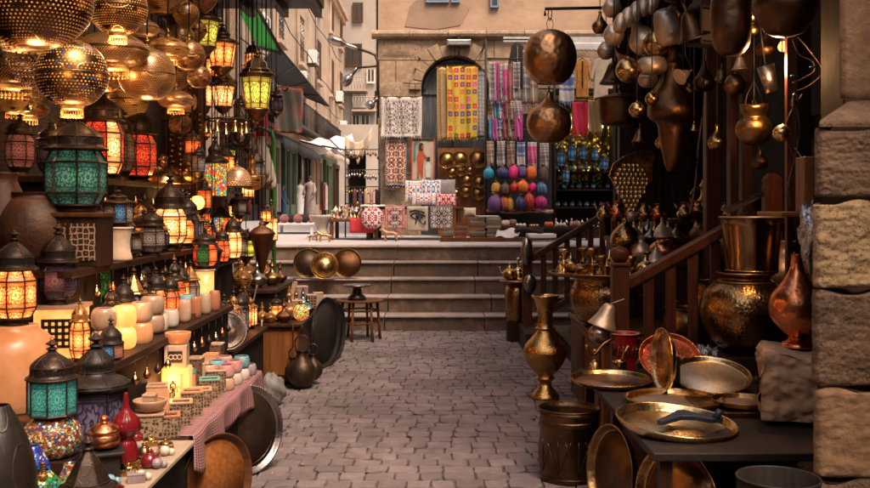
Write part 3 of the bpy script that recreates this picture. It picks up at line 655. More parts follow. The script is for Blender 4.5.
# street lamp cluster on the corner
t=thing('street_lamp','curved pole with three grey street lamp heads on the corner of the stone building','street lamp',(XL-.02,BY-.3,0))
def rel(px,py,Y): v=at(px,py,Y)-Vector((XL-.02,BY-.3,0)); return v
m=MB(); m.tube([rel(378,118,14.7),rel(378,62,14.7),rel(375,55,14.7),rel(368,52,14.7),rel(358,49,14.7)],.022,8); m.tube([rel(378,66,14.7),rel(356,68,14.7)],.018,8); m.tube([rel(378,96,14.7),rel(374,99,14.7)],.02,8); m.box(-.02,.05,.1,.3,3,3.1); obj('pole',m,'iron',t)
for a,b_,lb in ((( 358,49),(328,38),'lamp head seen from below with white reflector'),((357,68),(343,86),'lamp head tilted down'),((378,98),(367,108),'small lamp head at bottom')):
    A=rel(*a,14.7);B=rel(*b_,14.7); d=(B-A); L=d.length; q=d.to_track_quat('Z','Y').to_matrix().to_4x4()
    m=MB(); m.lathe(sm([(.03,0),(.05,L*.12),(.055,L*.4),(.11,L*.55),(.12,L*.8),(.07,L*.97),(0,L)],3),14,Matrix.Translation(A)@q,sy=.6); hd=obj('lamp_head',m,'tin',t,label=lb)
# ---- left shop building (bounds the left stall, out of which the lamps hang)
t=thing('lantern_shop','dark timber lantern shop front with carved pillars on the left','shop')
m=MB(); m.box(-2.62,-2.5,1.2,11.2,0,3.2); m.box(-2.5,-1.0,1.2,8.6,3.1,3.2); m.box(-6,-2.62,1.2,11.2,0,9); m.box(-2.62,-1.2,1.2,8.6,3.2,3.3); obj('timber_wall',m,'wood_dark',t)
m=MB(); m.box(-2.5,-2.46,1.2,9.0,1.5,3.0); obj('carved_panel',m,'fretwork',t)
for Y in (6.6,):
    x=-1.72
    m=MB(); m.box(x-.11,x+.11,Y-.11,Y+.11,0,3.1); 
    for z in (.4,1.1,1.9,2.6): m.box(x-.135,x+.135,Y-.135,Y+.135,z,z+.06)
    obj('pillar',m,'wood_brown',t,bev=.012)
for x in (-1.05,-1.35,-1.65,-1.95,-2.25):
    m=MB(); m.box(x-.03,x+.03,1.4,8.6,3.02,3.1); obj('beam',m,'wood_dark',t)
t=thing('rear_light_blocker','unseen stone walls and roof added behind the viewpoint to darken the foreground','building')  # walls and roof added out of view to block light from behind
m=MB(); m.box(-3.2,-2.7,-9,1.15,0,4.5); m.box(2.7,3.2,-9,2.5,0,4.5); m.box(-2.7,2.7,-9,-2.6,3.3,4.5); m.box(-2.7,2.7,-9.4,-9,0,4.5); obj('stone_wall',m,'stone_dark',t)
t=thing('pale_shop','pale plastered wall with carved lattice just beyond the lantern shop','shop')
m=MB(); m.box(-6,-2.62,10.9,11.3,LZ-.2,9); m.box(-2.5,-2.3,8.7,11.2,0,6.5); obj('wall',m,'plaster_warm',t)
m=MB(); m.box(-2.3,-2.27,8.75,11.1,2.75,3.9); obj('lattice_panel',m,'lattice_pale',t)
# ---- right shop (dark interior, open to the alley) 
t=thing('brassware_shop','dark timber brassware shop with panelled doors on the right','shop')
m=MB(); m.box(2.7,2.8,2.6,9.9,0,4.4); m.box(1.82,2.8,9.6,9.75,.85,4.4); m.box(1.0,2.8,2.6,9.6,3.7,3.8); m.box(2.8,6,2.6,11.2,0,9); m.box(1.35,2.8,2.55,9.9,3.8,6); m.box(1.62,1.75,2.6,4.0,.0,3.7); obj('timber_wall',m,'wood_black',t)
for k,(x0,x1) in enumerate(((1.92,2.26),(2.29,2.63))):
    m=MB(); m.box(x0,x1,9.5,9.58,1.0,2.9); dd=obj('door',m,'wood_dark',t)
    m=MB()
    for z0,z1 in ((1.1,1.55),(1.65,2.1),(2.2,2.8)): m.box(x0+.06,x1-.06,9.46,9.5,z0,z1)
    obj('panel',m,'wood_dark',dd,bev=.02)
for Y in (4.3,5.6,6.9,8.2):
    m=MB(); m.box(2.6,2.7,Y-.06,Y+.06,.85,3.7); m.box(2.64,2.7,Y+.2,Y+1.1,1.0,1.8); m.box(2.64,2.7,Y+.2,Y+1.1,1.95,2.9); obj('panel',m,'wood_black',t,bev=.01)
for Y in (3.2,4.2,5.2,6.2,7.2,8.2,9.2):
    m=MB(); m.box(1.0,2.7,Y-.04,Y+.04,3.6,3.7); obj('beam',m,'wood_dark',t)
m=MB(); m.box(.95,1.03,2.6,9.6,3.55,3.7); obj('beam',m,'wood_dark',t)
# ---- stone pier on the right, near
t=thing('stone_pier','massive weathered stone pier of four rough blocks at the right edge','pillar')
PY=3.0
def blk(y0,y1,px0,mat,seed,Y=PY,dx=0,depth=.5,x1=2.2,amp=.012,lab=None,top=0):
    r_=np.random.RandomState(seed); z1=EYE+(205-y0)/F*Y; z0=EYE+(205-y1)/F*Y; x0=X_(px0,Y)
    N=26; ph=r_.rand(12)*6
    def nz(a,b): return amp*.38*(MN.noise(Vector((a*3+ph[0],b*4,ph[1])))+.7*MN.noise(Vector((a*11,b*12+ph[2],ph[3])))+.5*MN.noise(Vector((a*26,b*26,ph[4])))+.25*MN.noise(Vector((a*55,b*55,ph[5]))))
    m=MB()
    def rnd_edge(u): 
        e=min(u,1-u)*N; return -.007*math.exp(-e*3)
    m.grid(lambda u,v:(x0+(x1-x0)*u-.0*v-(rnd_edge(v) if u<.02 else 0),Y+nz(u*(x1-x0)*3,v*2)-rnd_edge(v)-(rnd_edge(u) if u<.3 else 0)+(.02 if u==0 else 0),z0+.006+(z1-z0-.012)*v+(.01*S(u*30+ph[7]) if v==1 else 0)),110,44)
    m.grid(lambda u,v:(x0+depth*.46*(1-u)+nz(u*2,v*2)-rnd_edge(v)+(.012 if u==1 else 0),Y+.02+depth*(1-u),z0+.006+(z1-z0-.012)*v),14,20)
    m.grid(lambda u,v:(x0+.012+depth*.46*v+(x1-x0)*u,Y+.015+depth*v,z1-.006+.01*S(u*30+ph[7])),30,4)
    return obj('stone_block',m,mat,t,label=lab)
blk(-60,100,843,'stone_red',9,Y=3.12,depth=.45,lab='smooth plastered upper shaft',amp=.004)
blk(128,199,818,'stone_dark',1,lab='dark smooth block below the chamfered ledge')
blk(201,290,816,'stone_yellow',2,amp=.016,lab='pitted yellow block')
blk(291,388,815,'stone_dark',3,amp=.014,lab='dark grey pitted block')
blk(389,480,817,'stone_red',4,amp=.012,lab='reddish bottom block')
blk(480,640,817,'stone_dark',5)
m=MB(); zb=EYE+(205-127)/F*PY; zt=EYE+(205-98)/F*PY
xa,xb=X_(818,PY),X_(848,3.1)
m.add([(xa,PY-.005,zb),(2.2,PY-.005,zb),(2.2,PY-.005,zb+.025),(xa,PY-.005,zb+.02),(xb,PY+.1,zt),(2.2,PY+.1,zt+.04),(xa+.23,PY+.5,zb),(xa+.23,PY+.5,zb+.02),(xb+.19,PY+.5,zt)],[(0,1,2,3),(3,2,5,4),(0,3,7,6),(3,4,8,7)])
obj('chamfered_ledge',m,'stone_dark',t,bev=.01)

def checked():
    m,t,b,o=newmat('checked'); v,u,w_=uvc(t,64,16); a=mt(t,'LESS_THAN',mt(t,'FRACT',u),.42); c=mt(t,'LESS_THAN',mt(t,'FRACT',w_),.42)
    col=mix(t,mt(t,'MULTIPLY',mt(t,'ADD',a,c),.5),(.17,.010,.016),(.34,.25,.24)); sock(b,col,'Base Color'); sock(b,.9,'Roughness'); bump(t,b,noise(t,coord(t),90.0),.4,.004)
checked()
# ================================================================ LAMP AND VESSEL BUILDERS
def cord_to(t,z_local,top,loc,r=.003,mat='iron_plain',name='cord'):
    m=MB(); L=top-loc[2]
    m.tube([(0,0,z_local),(rnd(-.004,.004),0,(z_local+L)/2),(0,0,L)],r,5); return obj(name,m,mat,t)
def chain(t,z0,z1,link=.03,r=.004,mat='iron_plain',x=0,name='chain'):
    m=MB(); n=max(2,int((z1-z0)/(link*1.5))); st=(z1-z0)/n
    for i in range(n):
        M=T_(x,0,z0+st*(i+.5))@(RZ(R(90)) if i%2 else RZ(0))@RX(R(90))@SC(.6,1,1)
        m.torus(st*.62,r,0,8,4,M)
    return obj(name,m,mat,t)
def lantern(label,loc,w,h,n=6,metal='iron',pane='pane_amber',dome='pierced_iron',rot=None,group=None,body=(.14,.60),cham=.22,style='onion',lit=0,hang=None,cat='lantern',foot=True,name='lantern',panes=True,taper=1.0,lc=(1,.38,.08)):
    """metal lantern on foot: polygon body with framed glass panes, domed top, finial and ring"""
    rot=rnd(0,.5) if rot is None else rot
    t=thing(name,label,cat,loc,rot,group); r=w/2; zb,zt=body[0]*h,body[1]*h; ch=(zt-zb)*cham
    prof=[(r*.72*taper,zb),(r*.97*taper,zb+ch),(r*.97,zt-ch),(r*.74,zt)] if cham else [(r*.95*taper,zb),(r*.95,zt)]
    f=MB()
    if foot: f.lathe([(0,0),(r*.62,0),(r*.66,h*.02),(r*.5,h*.05),(r*.55,zb*.6),(r*.8,zb-.01*h),(r*.8,zb),(0,zb)],n)
    else: f.lathe(sm([(.0,-.10*h),(r*.12,-.09*h),(r*.1,-.05*h),(r*.35,-.02*h),(r*.62,zb*.6),(r*.82,zb),(0,zb)],2),n*2)
    obj('base',f,metal,t)
    fr=MB(); e=max(.0025,r*.035)
    for k in range(n):
        a=2*PI*k/n; fr.tube([(p[0]*1.01*C(a),p[0]*1.01*S(a),p[1]) for p in prof],e,4,smooth=False)
        for zi,(pr_,z_) in enumerate(prof):
            a2=2*PI*(k+1)/n; fr.tube([(pr_*1.01*C(a),pr_*1.01*S(a),z_),(pr_*1.01*C(a2),pr_*1.01*S(a2),z_)],e*(1.3 if zi in(0,len(prof)-1) else .9),4,smooth=False)
        if n<=6 and cham:   # mid mullion
            pass
    obj('frame',fr,metal,t)
    def pm(k):
        p=MB(); a,b=2*PI*k/n,2*PI*(k+1)/n; q=.985
        vs=[(pr_*q*C(x),pr_*q*S(x),z_) for pr_,z_ in prof for x in (a,b)]
        if cham: 
            p.add(vs,[(2*i,2*i+1,2*i+3,2*i+2) for i in range(3)],[[(0,.5),(1,.5),(1,1),(0,1)],[(0,0),(1,0),(1,1),(0,1)],[(0,0),(1,0),(1,.5),(0,.5)]])
        else: p.add(vs,[(0,1,3,2)],[[(0,0),(1,0),(1,1),(0,1)]])
        return p
    if panes:
        for k in range(n): obj('pane',pm(k),pane if isinstance(pane,str) else pane[k%len(pane)],t,solid=.0015)
    else:
        p=MB()
        for k in range(n): q=pm(k); p.add(q.v,q.f,q.uv)
        obj('glass',p,pane,t)
    d=MB(); H=h-zt
    if style=='onion': dp=sm([(r*.74,0),(r*1.02,H*.03),(r*.86,H*.10),(r*.84,H*.22),(r*.80,H*.34),(r*.52,H*.50),(r*.2,H*.62),(r*.12,H*.68)],3)
    elif style=='cone': dp=[(r*.74,0),(r*1.08,H*.02),(r*1.0,H*.08),(r*.8,H*.12),(r*.45,H*.45),(r*.12,H*.7)]
    elif style=='bell': dp=sm([(r*.74,0),(r*1.1,H*.02),(r*.98,H*.12),(r*.6,H*.22),(r*.5,H*.32),(r*.55,H*.45),(r*.3,H*.6),(r*.12,H*.68)],3)
    elif style=='step': dp=[(r*.74,0),(r*1.12,H*.02),(r*1.12,H*.1),(r*.9,H*.14),(r*.9,H*.24),(r*.7,H*.3),(r*.62,H*.5),(r*.2,H*.66),(r*.12,H*.7)]
    d.lathe([(0,0)]+dp+[(0,dp[-1][1])],n if style in('cone','step') else max(n*2,12),T_(0,0,zt),smooth=style not in('cone','step'))
    dm=obj('dome',d,dome,t)
    if w>.09:
        rb=MB(); nn=n if n>4 else 8
        for k in range(nn):
            a=2*PI*k/nn; rb.tube([(p[0]*1.01*C(a),p[0]*1.01*S(a),zt+p[1]) for p in dp],r*.022,4)
        for q in (len(dp)//4,len(dp)//2): rb.torus(dp[q][0]*1.0,r*.03,zt+dp[q][1],24,4)
        rb.torus(r*1.0,r*.045,zt+H*.03,24,5)
        obj('dome_ribs',rb,metal,dm)
    fi=MB(); z=zt+H*.68; k=H*.32
    fi.lathe(sm([(r*.12,0),(r*.24,k*.12),(r*.10,k*.26),(r*.09,k*.34),(r*.26,k*.5),(r*.12,k*.66),(r*.05,k*.78),(0,k*.8)],3),10,T_(0,0,z)); fi.torus(k*.12,k*.025,0,12,5,T_(0,0,z+k*.88)@RX(R(90)))
    obj('finial',fi,metal,dm)
    if lit:
        b=MB(); b.ball((0,0,(zb+zt)/2),r*.22,10); obj('bulb',b,'bulb',t)
        ld=bpy.data.lights.new('lamp_light','POINT'); ld.energy=lit*1.1; ld.color=lc; ld.shadow_soft_size=r*.3
        lo=bpy.data.objects.new('lamp_light',ld); COL.objects.link(lo); lo.parent=t; lo.location=(0,0,(zb+zt)/2); ld.use_shadow=True
        # the light sits just under the dome, in front of the bulb
    if hang: cord_to(t,h*.99,hang,loc,.0035,name='hanging_cord')
    return t
def pendant(label,loc,r,prof,mat='pierced_brass',hang=3.05,group=None,fringe=0,cat='pendant lamp',name='pendant_lamp',n=32,lit=0,neckm=None,sy=1,rx=0,trim=True,rib=0,nr=0):
    """hanging lamp given by a profile in units of r; z=0 is its bottom"""
    t=thing(name,label,cat,loc,rnd(0,3),group,rx=rx); P=[(a*r,b*r) for a,b in prof]
    m=MB(); m.lathe(P,n,sy=sy,rib=rib,nr=nr); obj('shade',m,mat,t)
    top=max(z for _,z in P)
    nk=MB(); nk.lathe(sm([(r*.16,0),(r*.2,r*.05),(r*.08,r*.14),(r*.14,r*.26),(r*.05,r*.36),(r*.03,r*.42)],3),12,T_(0,0,top-.02*r)); nk.torus(r*.06,r*.015,0,10,4,T_(0,0,top+r*.45)@RX(R(90))); obj('neck',nk,neckm or 'old_brass',t)
    if trim:
        bm=MB(); i=max(range(len(P)),key=lambda i:P[i][0]); bm.torus(P[i][0]*1.0,r*.025,P[i][1],n,5); obj('band',bm,neckm or 'old_brass',t)
    if fringe:
        b=MB(); rr=P[0][0] or P[1][0]; z0=P[0][1]
        b.lathe([(rr,0),(rr*1.02,-.02*r),(rr,-.10*r)],n,T_(0,0,z0)) 
        for k in range(fringe):
            a=2*PI*k/fringe; x,y=rr*C(a),rr*S(a); b.tube([(x,y,z0-.1*r),(x,y,z0-.26*r)],.0012,3); b.ball((x,y,z0-.3*r),.035*r,6)
        obj('bead_fringe',b,'fringe_gold',t)
    if lit:
        ld=bpy.data.lights.new('lamp_light','POINT'); ld.energy=lit*1.1; ld.color=(1,.52,.2); ld.shadow_soft_size=.03
        lo=bpy.data.objects.new('lamp_light',ld); COL.objects.link(lo); lo.parent=t; lo.location=(0,0,P[0][1]-.16*r-.02); ld.energy=lit*1.3
    if hang: cord_to(t,top+r*.48,hang,loc,.004)
    return t
GLOBE=sm([(.30,0),(.6,.12),(.93,.5),(1,.9),(.9,1.35),(.6,1.7),(.25,1.85)],3)
FLAT=sm([(.45,0),(.8,.1),(1,.35),(.92,.6),(.55,.85),(.2,1.0)],3)
DROP=sm([(0,0),(.12,.08),(.5,.35),(.92,.9),(1,1.3),(.85,1.75),(.45,2.1),(.2,2.4),(.14,2.8)],3)
DOME=sm([(1,0),(1.02,.12),(.98,.5),(.8,.95),(.5,1.25),(.15,1.4)],3)
GENIE=sm([(0,0),(.3,.05),(.7,.25),(1,.7),(.95,1.0),(.6,1.3),(.3,1.55),(.2,1.9),(.3,2.1),(.2,2.3),(.12,2.7),(.16,2.9)],3)
def vessel(name,label,cat,loc,prof,k,mat,n=32,th=.004,group=None,rot=0,rx=0,ry=0,parts=(),open_=True,rib=0,nr=0):
    """thrown / beaten vessel from a profile scaled by k; parts = list of (name, function(MB,k), material)"""
    t=thing(name,label,cat,loc,rot,group,rx,ry); P=[(a*k,b*k) for a,b in prof]; m=MB()
    if open_: m.vessel(P,th,n,None,rib,nr)
    else: m.lathe([(0,P[0][1])]+P+[(0,P[-1][1])],n,None,True,rib,nr)
    obj('body',m,mat,t)
    for nm,fn,mm in parts:
        q=MB(); fn(q,k); obj(nm,q,mm,t)
    return t
def rimpart(r,z,th=.012,m2=None): return ('rim',lambda m,k:m.torus(r*k,th*k,z*k,36,6),m2)
def ringhandles(r,z,R_=.12):
    return [('handle',(lambda m,k,s=s:m.torus(R_*k,.018*k,0,16,5,T_(s*r*k,0,z*k)@RX(R(90)))),'brass_plain') for s in (-1,1)]
def plate(label,loc,r,tilt=0,rot=0,mat='brass',rim='brass_bright',depth=.02,group=None,sy=1,cat='tray',name='round_tray',beads=0,ry=0):
    """round tray: flat chased field, raised lip"""
    t=thing(name,label,cat,loc,rot,group,rx=tilt,ry=ry)
    m=MB(); m.lathe([(0,-.003),(r*.86,-.003),(r*.86,.0015),(0,.0015)],48,sy=sy); obj('field',m,mat,t)
    m=MB(); m.torus(r*.8,.001,.0012,40,4)
    m.lathe(sm([(r*.855,-.003),(r*.9,0),(r*.97,depth*.9),(r,depth),(r*1.005,depth*.8)],3)+sm([(r*.99,depth*.65),(r*.93,0),(r*.88,-.006),(r*.855,-.006)],2),48,sy=sy)
    if beads:
        for k in range(beads): a=2*PI*k/beads; m.ball((r*C(a),r*S(a)*sy,depth*.7),r*PI/beads*.8,6)
    obj('lip',m,rim,t); return t
def tie(t,lz,x0,x1): pass
EWER=sm([(.30,0),(.34,.04),(.14,.14),(.12,.22),(.42,.42),(.6,.7),(.5,1.05),(.24,1.35),(.13,1.6),(.14,1.9),(.2,2.05)],3)
def ewer(label,loc,k,mat='brass',rot=0,group=None):
    return vessel('ewer',label,'ewer',loc,EWER,k,mat,24,.003*k if k<1 else .003,group,rot,parts=[
     ('spout',lambda m,k:m.tube([(.5*k,0,.62*k),(.75*k,0,.9*k),(.78*k,0,1.25*k),(.95*k,0,1.6*k)],[.09*k,.06*k,.04*k,.035*k],8),mat),
     ('handle',lambda m,k:m.tube(sm([(-.15*k,0,1.9*k),(-.45*k,0,2.0*k),(-.75*k,0,1.6*k),(-.72*k,0,1.1*k),(-.52*k,0,.8*k)],3),.035*k,6),mat),
     ('lid',lambda m,k:m.lathe(sm([(.21*k,2.05*k),(.2*k,2.15*k),(.08*k,2.3*k),(.1*k,2.4*k),(0,2.5*k)],3),14),mat)])
JUG=sm([(.35,0),(.4,.05),(.62,.35),(.68,.7),(.5,1.05),(.25,1.3),(.24,1.5),(.34,1.65)],3)
def cover(label,loc,k,mat='pewter',group=None):   # conical lid with knob
    return vessel('conical_cover',label,'cover',loc,sm([(1,0),(1.02,.1),(.85,.35),(.5,.75),(.2,1.1),(.1,1.3),(.16,1.42),(.0,1.55)],3),k,mat,24,open_=False,group=group,
       parts=[('rim',lambda m,k:m.torus(1.0*k,.06*k,.04*k,28,5),'brass_plain'),('knob',lambda m,k:m.ball((0,0,1.55*k),.12*k,8),'brass_plain')])
def cup(label,loc,r,h,mat,group=None,name='candle_cup',cat='candle cup',wax=True,flare=1.12,rim=None):
    t=thing(name,label,cat,loc,rnd(0,3),group); m=MB(); m.vessel(sm([(r*.7,0),(r*.98,h*.14),(r*1.08,h*.5),(r*1.0,h*.84),(r*flare*.82,h)],3),r*.16,20); obj('bowl',m,mat,t)
    if wax: m=MB(); m.lathe([(0,0),(r*.8,0),(r*.8,h*.14),(0,h*.17)],16,T_(0,0,h*.62)); obj('candle_wax',m,'white_wax' if rim is None else rim,t)
    return t
def openbox(label,loc,w,d,h,mat,rim='alabaster',group=None,rot=0,name='candle_box',lit=False,cat='candle box',inner='white_wax'):
    t=thing(name,label,cat,loc,rot,group); m=MB(); a=.006
    m.box(-w/2,w/2,-d/2,-d/2+a,0,h); m.box(-w/2,w/2,d/2-a,d/2,0,h); m.box(-w/2,-w/2+a,-d/2+a,d/2-a,0,h); m.box(w/2-a,w/2,-d/2+a,d/2-a,0,h); m.box(-w/2+a,w/2-a,-d/2+a,d/2-a,0,h*.3)
    obj('side_panels',m,mat,t)
    m=MB(); e=.011; q=.002
    m.box(-w/2-q,w/2+q,-d/2-q,-d/2+e,h,h+.009); m.box(-w/2-q,w/2+q,d/2-e,d/2+q,h,h+.009); m.box(-w/2-q,-w/2+e,-d/2+e,d/2-e,h,h+.009); m.box(w/2-e,w/2+q,-d/2+e,d/2-e,h,h+.009); obj('rim',m,rim,t,bev=.002)
    m=MB(); m.box(-w/2+a,w/2-a,-d/2+a,d/2-a,h*.5,h*.72); obj('lining',m,inner,t)
    return t
# ================================================================ LEFT STALL
def W(p,Y): return p/F*Y
def stand(name,label,boxes,mat='wood_dark',cat='display stand',pn='shelf'):
    t=thing(name,label,cat,(boxes[0][0],boxes[0][2],0))
    for i,(x0,x1,y0,y1,z,th) in enumerate(boxes):
        m=MB(); ox,oy=boxes[0][0],boxes[0][2]; m.box(x0-ox,x1-ox,y0-oy,y1-oy,z-.03,z); obj('shelf' if i else 'tabletop',m,mat,t,bev=.004)
        m=MB(); m.box(x0-ox,x1-ox-.03,y0-oy+.03,y1-oy-.02,th,z-.031); obj('panel',m,'wood_black',t)
    return t
stand('display_stand','long stepped wooden display stand loaded with lanterns along the left wall',
  [(-2.4,-.93,2.4,5.0,.45,0),(-2.4,-1.17,3.46,5.55,.75,.451),(-2.4,-1.38,3.62,6.2,1.08,.751),(-2.4,-1.62,4.24,6.4,1.46,1.081)])
solo('crate','low plain crate under the big pink alabaster jar','crate',MB().box(-.3,.17,0,.3,0,.17),'wood_brown',(-1.47,3.14,.45),bev=.006)
solo('wooden_block','small wooden block under the mosaic globe lantern','block',MB().box(-.07,.07,-.07,.07,0,.09),'wood_dark',(-1.2,3.0,.45),bev=.004)
def put(px,Y,z): return (X_(px,Y),Y,z)
JAR=sm([(.5,0),(.85,.12),(1,.6),(1.0,1.2),(.85,1.6),(.6,1.8),(.55,1.9)],3)
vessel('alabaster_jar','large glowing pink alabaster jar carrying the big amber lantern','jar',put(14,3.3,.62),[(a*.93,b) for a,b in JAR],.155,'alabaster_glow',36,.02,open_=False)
lantern('large amber lit lantern with dark onion dome standing on the pink alabaster jar',put(14,3.3,.914),.155,.34,8,pane='pane_amber',dome='pierced_black',lit=1.2,body=(.08,.56),rot=.1)
t=thing('alabaster_lamp','square lit alabaster box lamp with black lattice panels under the violet lantern','lamp',put(62,3.68,.75),.15)
m=MB(); m.box(-.085,.085,-.085,.085,0,.185); obj('body',m,'alabaster_lit',t,bev=.006)
for k in range(4):
    m=MB(); M=RZ(k*PI/2)
    for i in range(5): m.box(-.055+i*.0245,-.043+i*.0245,-.092,-.087,.04,.15,M); m.box(-.055,.055,-.092,-.0875,.04+i*.0245,.052+i*.0245,M)
    obj('lattice_panel',m,'iron_plain',t)
m=MB(); m.box(-.095,.095,-.095,.095,.185,.197); obj('top_plate',m,'alabaster',t)
lantern('dark lantern with smoky violet panes on top of the square lit alabaster lamp',put(58,3.68,.947),.15,.32,6,pane='pane_violet',dome='pierced_black',body=(.08,.5),rot=.2)
lantern('small slim brass lantern glowing amber in front of the square alabaster lamp',put(80,3.55,.75),.075,.24,6,metal='old_brass',pane='pane_amber',dome='pierced_brass',lit=.4,body=(.05,.6))
lantern('tall square unlit lantern with dark green panes behind the alabaster candle cups',put(93,4.05,.75),.15,.46,4,pane='pane_green',dome='iron',style='cone',body=(.03,.68),cham=0,rot=.5)
t=thing('inlaid_chest','dark wooden chest inlaid with pale star lattice under the large teal lantern','chest',put(76,3.95,1.08))
m=MB(); m.box(-.125,.125,-.09,.09,0,.2); obj('body',m,'wood_dark',t,bev=.004)
for s in (-1,1):
    m=MB(); m.box(s*.06-.052,s*.06+.052,-.094,-.09,.025,.175); obj('inlay_panel',m,'inlay',t)
m=MB(); m.box(-.135,.135,-.1,.1,.2,.22); obj('lid',m,'wood_brown',t,bev=.005)
lantern('large teal glass lantern with blackened onion dome on top of the inlaid chest',put(76,3.95,1.30),.25,.44,8,pane='pane_teal',dome='pierced_black',body=(.07,.58),rot=.39,lit=.3,lc=(.6,.9,.7))
t=thing('drum','pale skin drum standing under the small blue and white lantern','drum',put(118,4.3,1.08)); m=MB(); m.lathe(sm([(.055,0),(.062,.01),(.05,.07),(.062,.14),(.066,.15)],3),20); obj('body',m,'cloth_cream',t); m=MB(); m.lathe([(.066,.142),(.069,.146),(.067,.1505),(0,.152)],20); obj('drum_head',m,'paper',t)
lantern('small flat topped lantern with blue and cream panes on top of the drum',put(118,4.3,1.232),.14,.17,8,pane=['pane_blue','pane_clear'],dome='iron',style='bell',body=(.12,.62),cham=0)
lantern('tall amber lit lantern at the foot of the carved pillar, right of the drum',put(170,5.15,1.08),.18,.44,6,pane='pane_cream',dome='pierced_iron',lit=1.0,body=(.10,.52),rot=.35)
# top tier
for px,Y,h,w,pn,lb in ((20,4.42,.30,.13,'pane_pink','small bronze lantern with pinkish panes, leftmost on the top shelf'),(50,4.6,.28,.13,'pane_violet','small dark blue lantern beside the pink paned one on the top shelf'),
   (121,5.35,.42,.15,'pane_clear','dark lantern with studded clear panes squeezed between the two red lanterns')):
    lantern(lb,put(px,Y,1.46),w,h,6,pane=pn,dome='pierced_iron',body=(.15,.65))
lantern('large red glass lantern with dark dome, left of the two red ones',put(103,4.95,1.46),.22,.5,8,pane=['pane_red','pane_red','pane_cream','pane_red'],dome='pierced_iron',body=(.06,.6),lit=.4,rot=.5,lc=(1,.3,.1))
lantern('red glass lantern with openwork dome nearest the pillar',put(138,5.6,1.46),.22,.5,8,pane='pane_red',dome='pierced_iron',body=(.08,.56),lit=.4,rot=.2,lc=(1,.3,.1))
POT=sm([(.45,0),(.8,.2),(1,.8),(.95,1.3),(.7,1.7),(.55,1.85),(.62,1.95)],3)
vessel('clay_pot','big brown clay pot behind the inlaid chest','pot',put(36,3.95,1.08),POT,.155,'clay',32,.012)
vessel('clay_pot','tall dark clay pot cut off by the left edge of the photo','pot',put(2,3.95,1.08),sm([(.5,0),(.85,.4),(1,1.2),(.8,2.2),(.5,2.9),(.55,3.2)],3),.12,'clay',32,.012)
vessel('brass_cover','wide shiny brass dome cover with knob on the top shelf beside the pillar','cover',put(163,6.05,1.46),sm([(1,0),(1.03,.06),(.9,.35),(.5,.62),(.2,.75),(.12,.9),(.2,1.0),(.0,1.15)],3),.17,'brass_bright',36,open_=False,parts=[('rim',lambda m,k:m.torus(1.02*k,.03*k,.03*k,36,5),'brass_bright')])
vessel('brass_bowl','shallow brass bowl under the large brass dome cover','bowl',put(186,6.1,1.46),sm([(.3,0),(.8,.15),(1,.45),(.98,.7)],3),.12,'brass_plain',30)
# front table
lantern('aqua hexagonal lantern set on top of the mosaic glass globe',put(52,3.0,.665),.155,.25,8,pane='pane_aqua',dome='pierced_iron',body=(.04,.47),rot=.2,cham=0)
vessel('mosaic_globe','round base of multicoloured mosaic glass under the aqua lantern','lamp base',put(52,3.0,.54),sm([(.5,0),(.85,.15),(1,.6),(.9,1.05),(.6,1.3),(.5,1.35)],3),.092,'mosaic_multi',32,open_=False,parts=[('collar',lambda m,k:m.torus(.55*k,.06*k,1.36*k,24,5),'iron')])
t=lantern('big unlit black lantern with tall pierced dome behind the copper burner',put(96,3.3,.45),.215,.45,6,metal='iron_plain',pane='pane_violet',dome='pierced_black',body=(.08,.55),style='bell',cham=0)
lantern('small domed lantern with blue and pink panes at the shelf edge',put(111,3.58,.75),.095,.165,6,pane=['pane_blue','pane_pink'],dome='pierced_black',body=(.05,.36),cham=0)
t=thing('incense_burner','shiny copper incense burner with lid on a dark square stand','incense burner',put(104,3.0,.45),.4)
m=MB(); m.box(-.045,.045,-.045,.045,0,.1); m.box(-.06,.06,-.06,.06,.1,.112); m.box(-.055,.055,-.055,.055,0,.012); obj('stand',m,'iron_plain',t,bev=.004)
m=MB(); m.lathe(sm([(.02,0),(.042,.012),(.05,.03),(.044,.05)],3),24,T_(0,0,.112)); obj('bowl',m,'copper',t)
m=MB(); m.lathe(sm([(.047,0),(.046,.012),(.028,.03),(.012,.036),(.012,.044),(.016,.05),(.0,.058)],3),24,T_(0,0,.162)); obj('lid',m,'copper',t)
surf('glass_red',(.22,.012,.015),(.12,.005,.01),.12,0,6)
vessel('glass_vase','ribbed deep red glass vase with narrow neck','vase',put(126,3.1,.45),sm([(.55,0),(.5,.1),(.7,.6),(.85,1.5),(.7,2.3),(.5,2.7),(.75,3.0),(1.0,3.5),(.8,4.2),(.3,4.8),(.18,5.6),(.12,6.0)],3),.045,'glass_red',40,rib=.25,nr=16,open_=False)
vessel('mosaic_vase','green mosaic glass vase low in the left corner','vase',put(42,2.75,.45),sm([(.4,0),(.8,.3),(1,.9),(.9,1.5),(.55,1.9),(.4,2.1)],3),.055,'mosaic_green',28,rot=0)
vessel('mosaic_vase','blue mosaic glass vase behind the green mosaic one','vase',put(33,2.86,.45),sm([(.4,0),(.8,.3),(1,1.0),(.9,1.9),(.55,2.6),(.35,3.0)],3),.053,'mosaic_blue',28)
vessel('mosaic_vase','small amber glass vase between the mosaic globe and the pierced dome','vase',put(70,2.82,.45),sm([(.4,0),(.8,.3),(1,.9),(.8,1.6),(.45,2.2),(.4,2.6)],3),.045,'mosaic_multi',28)
vessel('black_pot','big black pot cut off by the bottom left corner','pot',put(-2,2.62,.45),sm([(.6,0),(.95,.5),(1,1.4),(.75,2.4),(.4,3.1),(.3,3.3)],3),.1,'pierced_black',32)
lantern('low dark lantern with finely pierced copper dome at the bottom edge',put(88,2.72,.45),.15,.23,6,pane='pane_clear',dome='pierced_iron',style='cone',body=(.05,.32),cham=0)
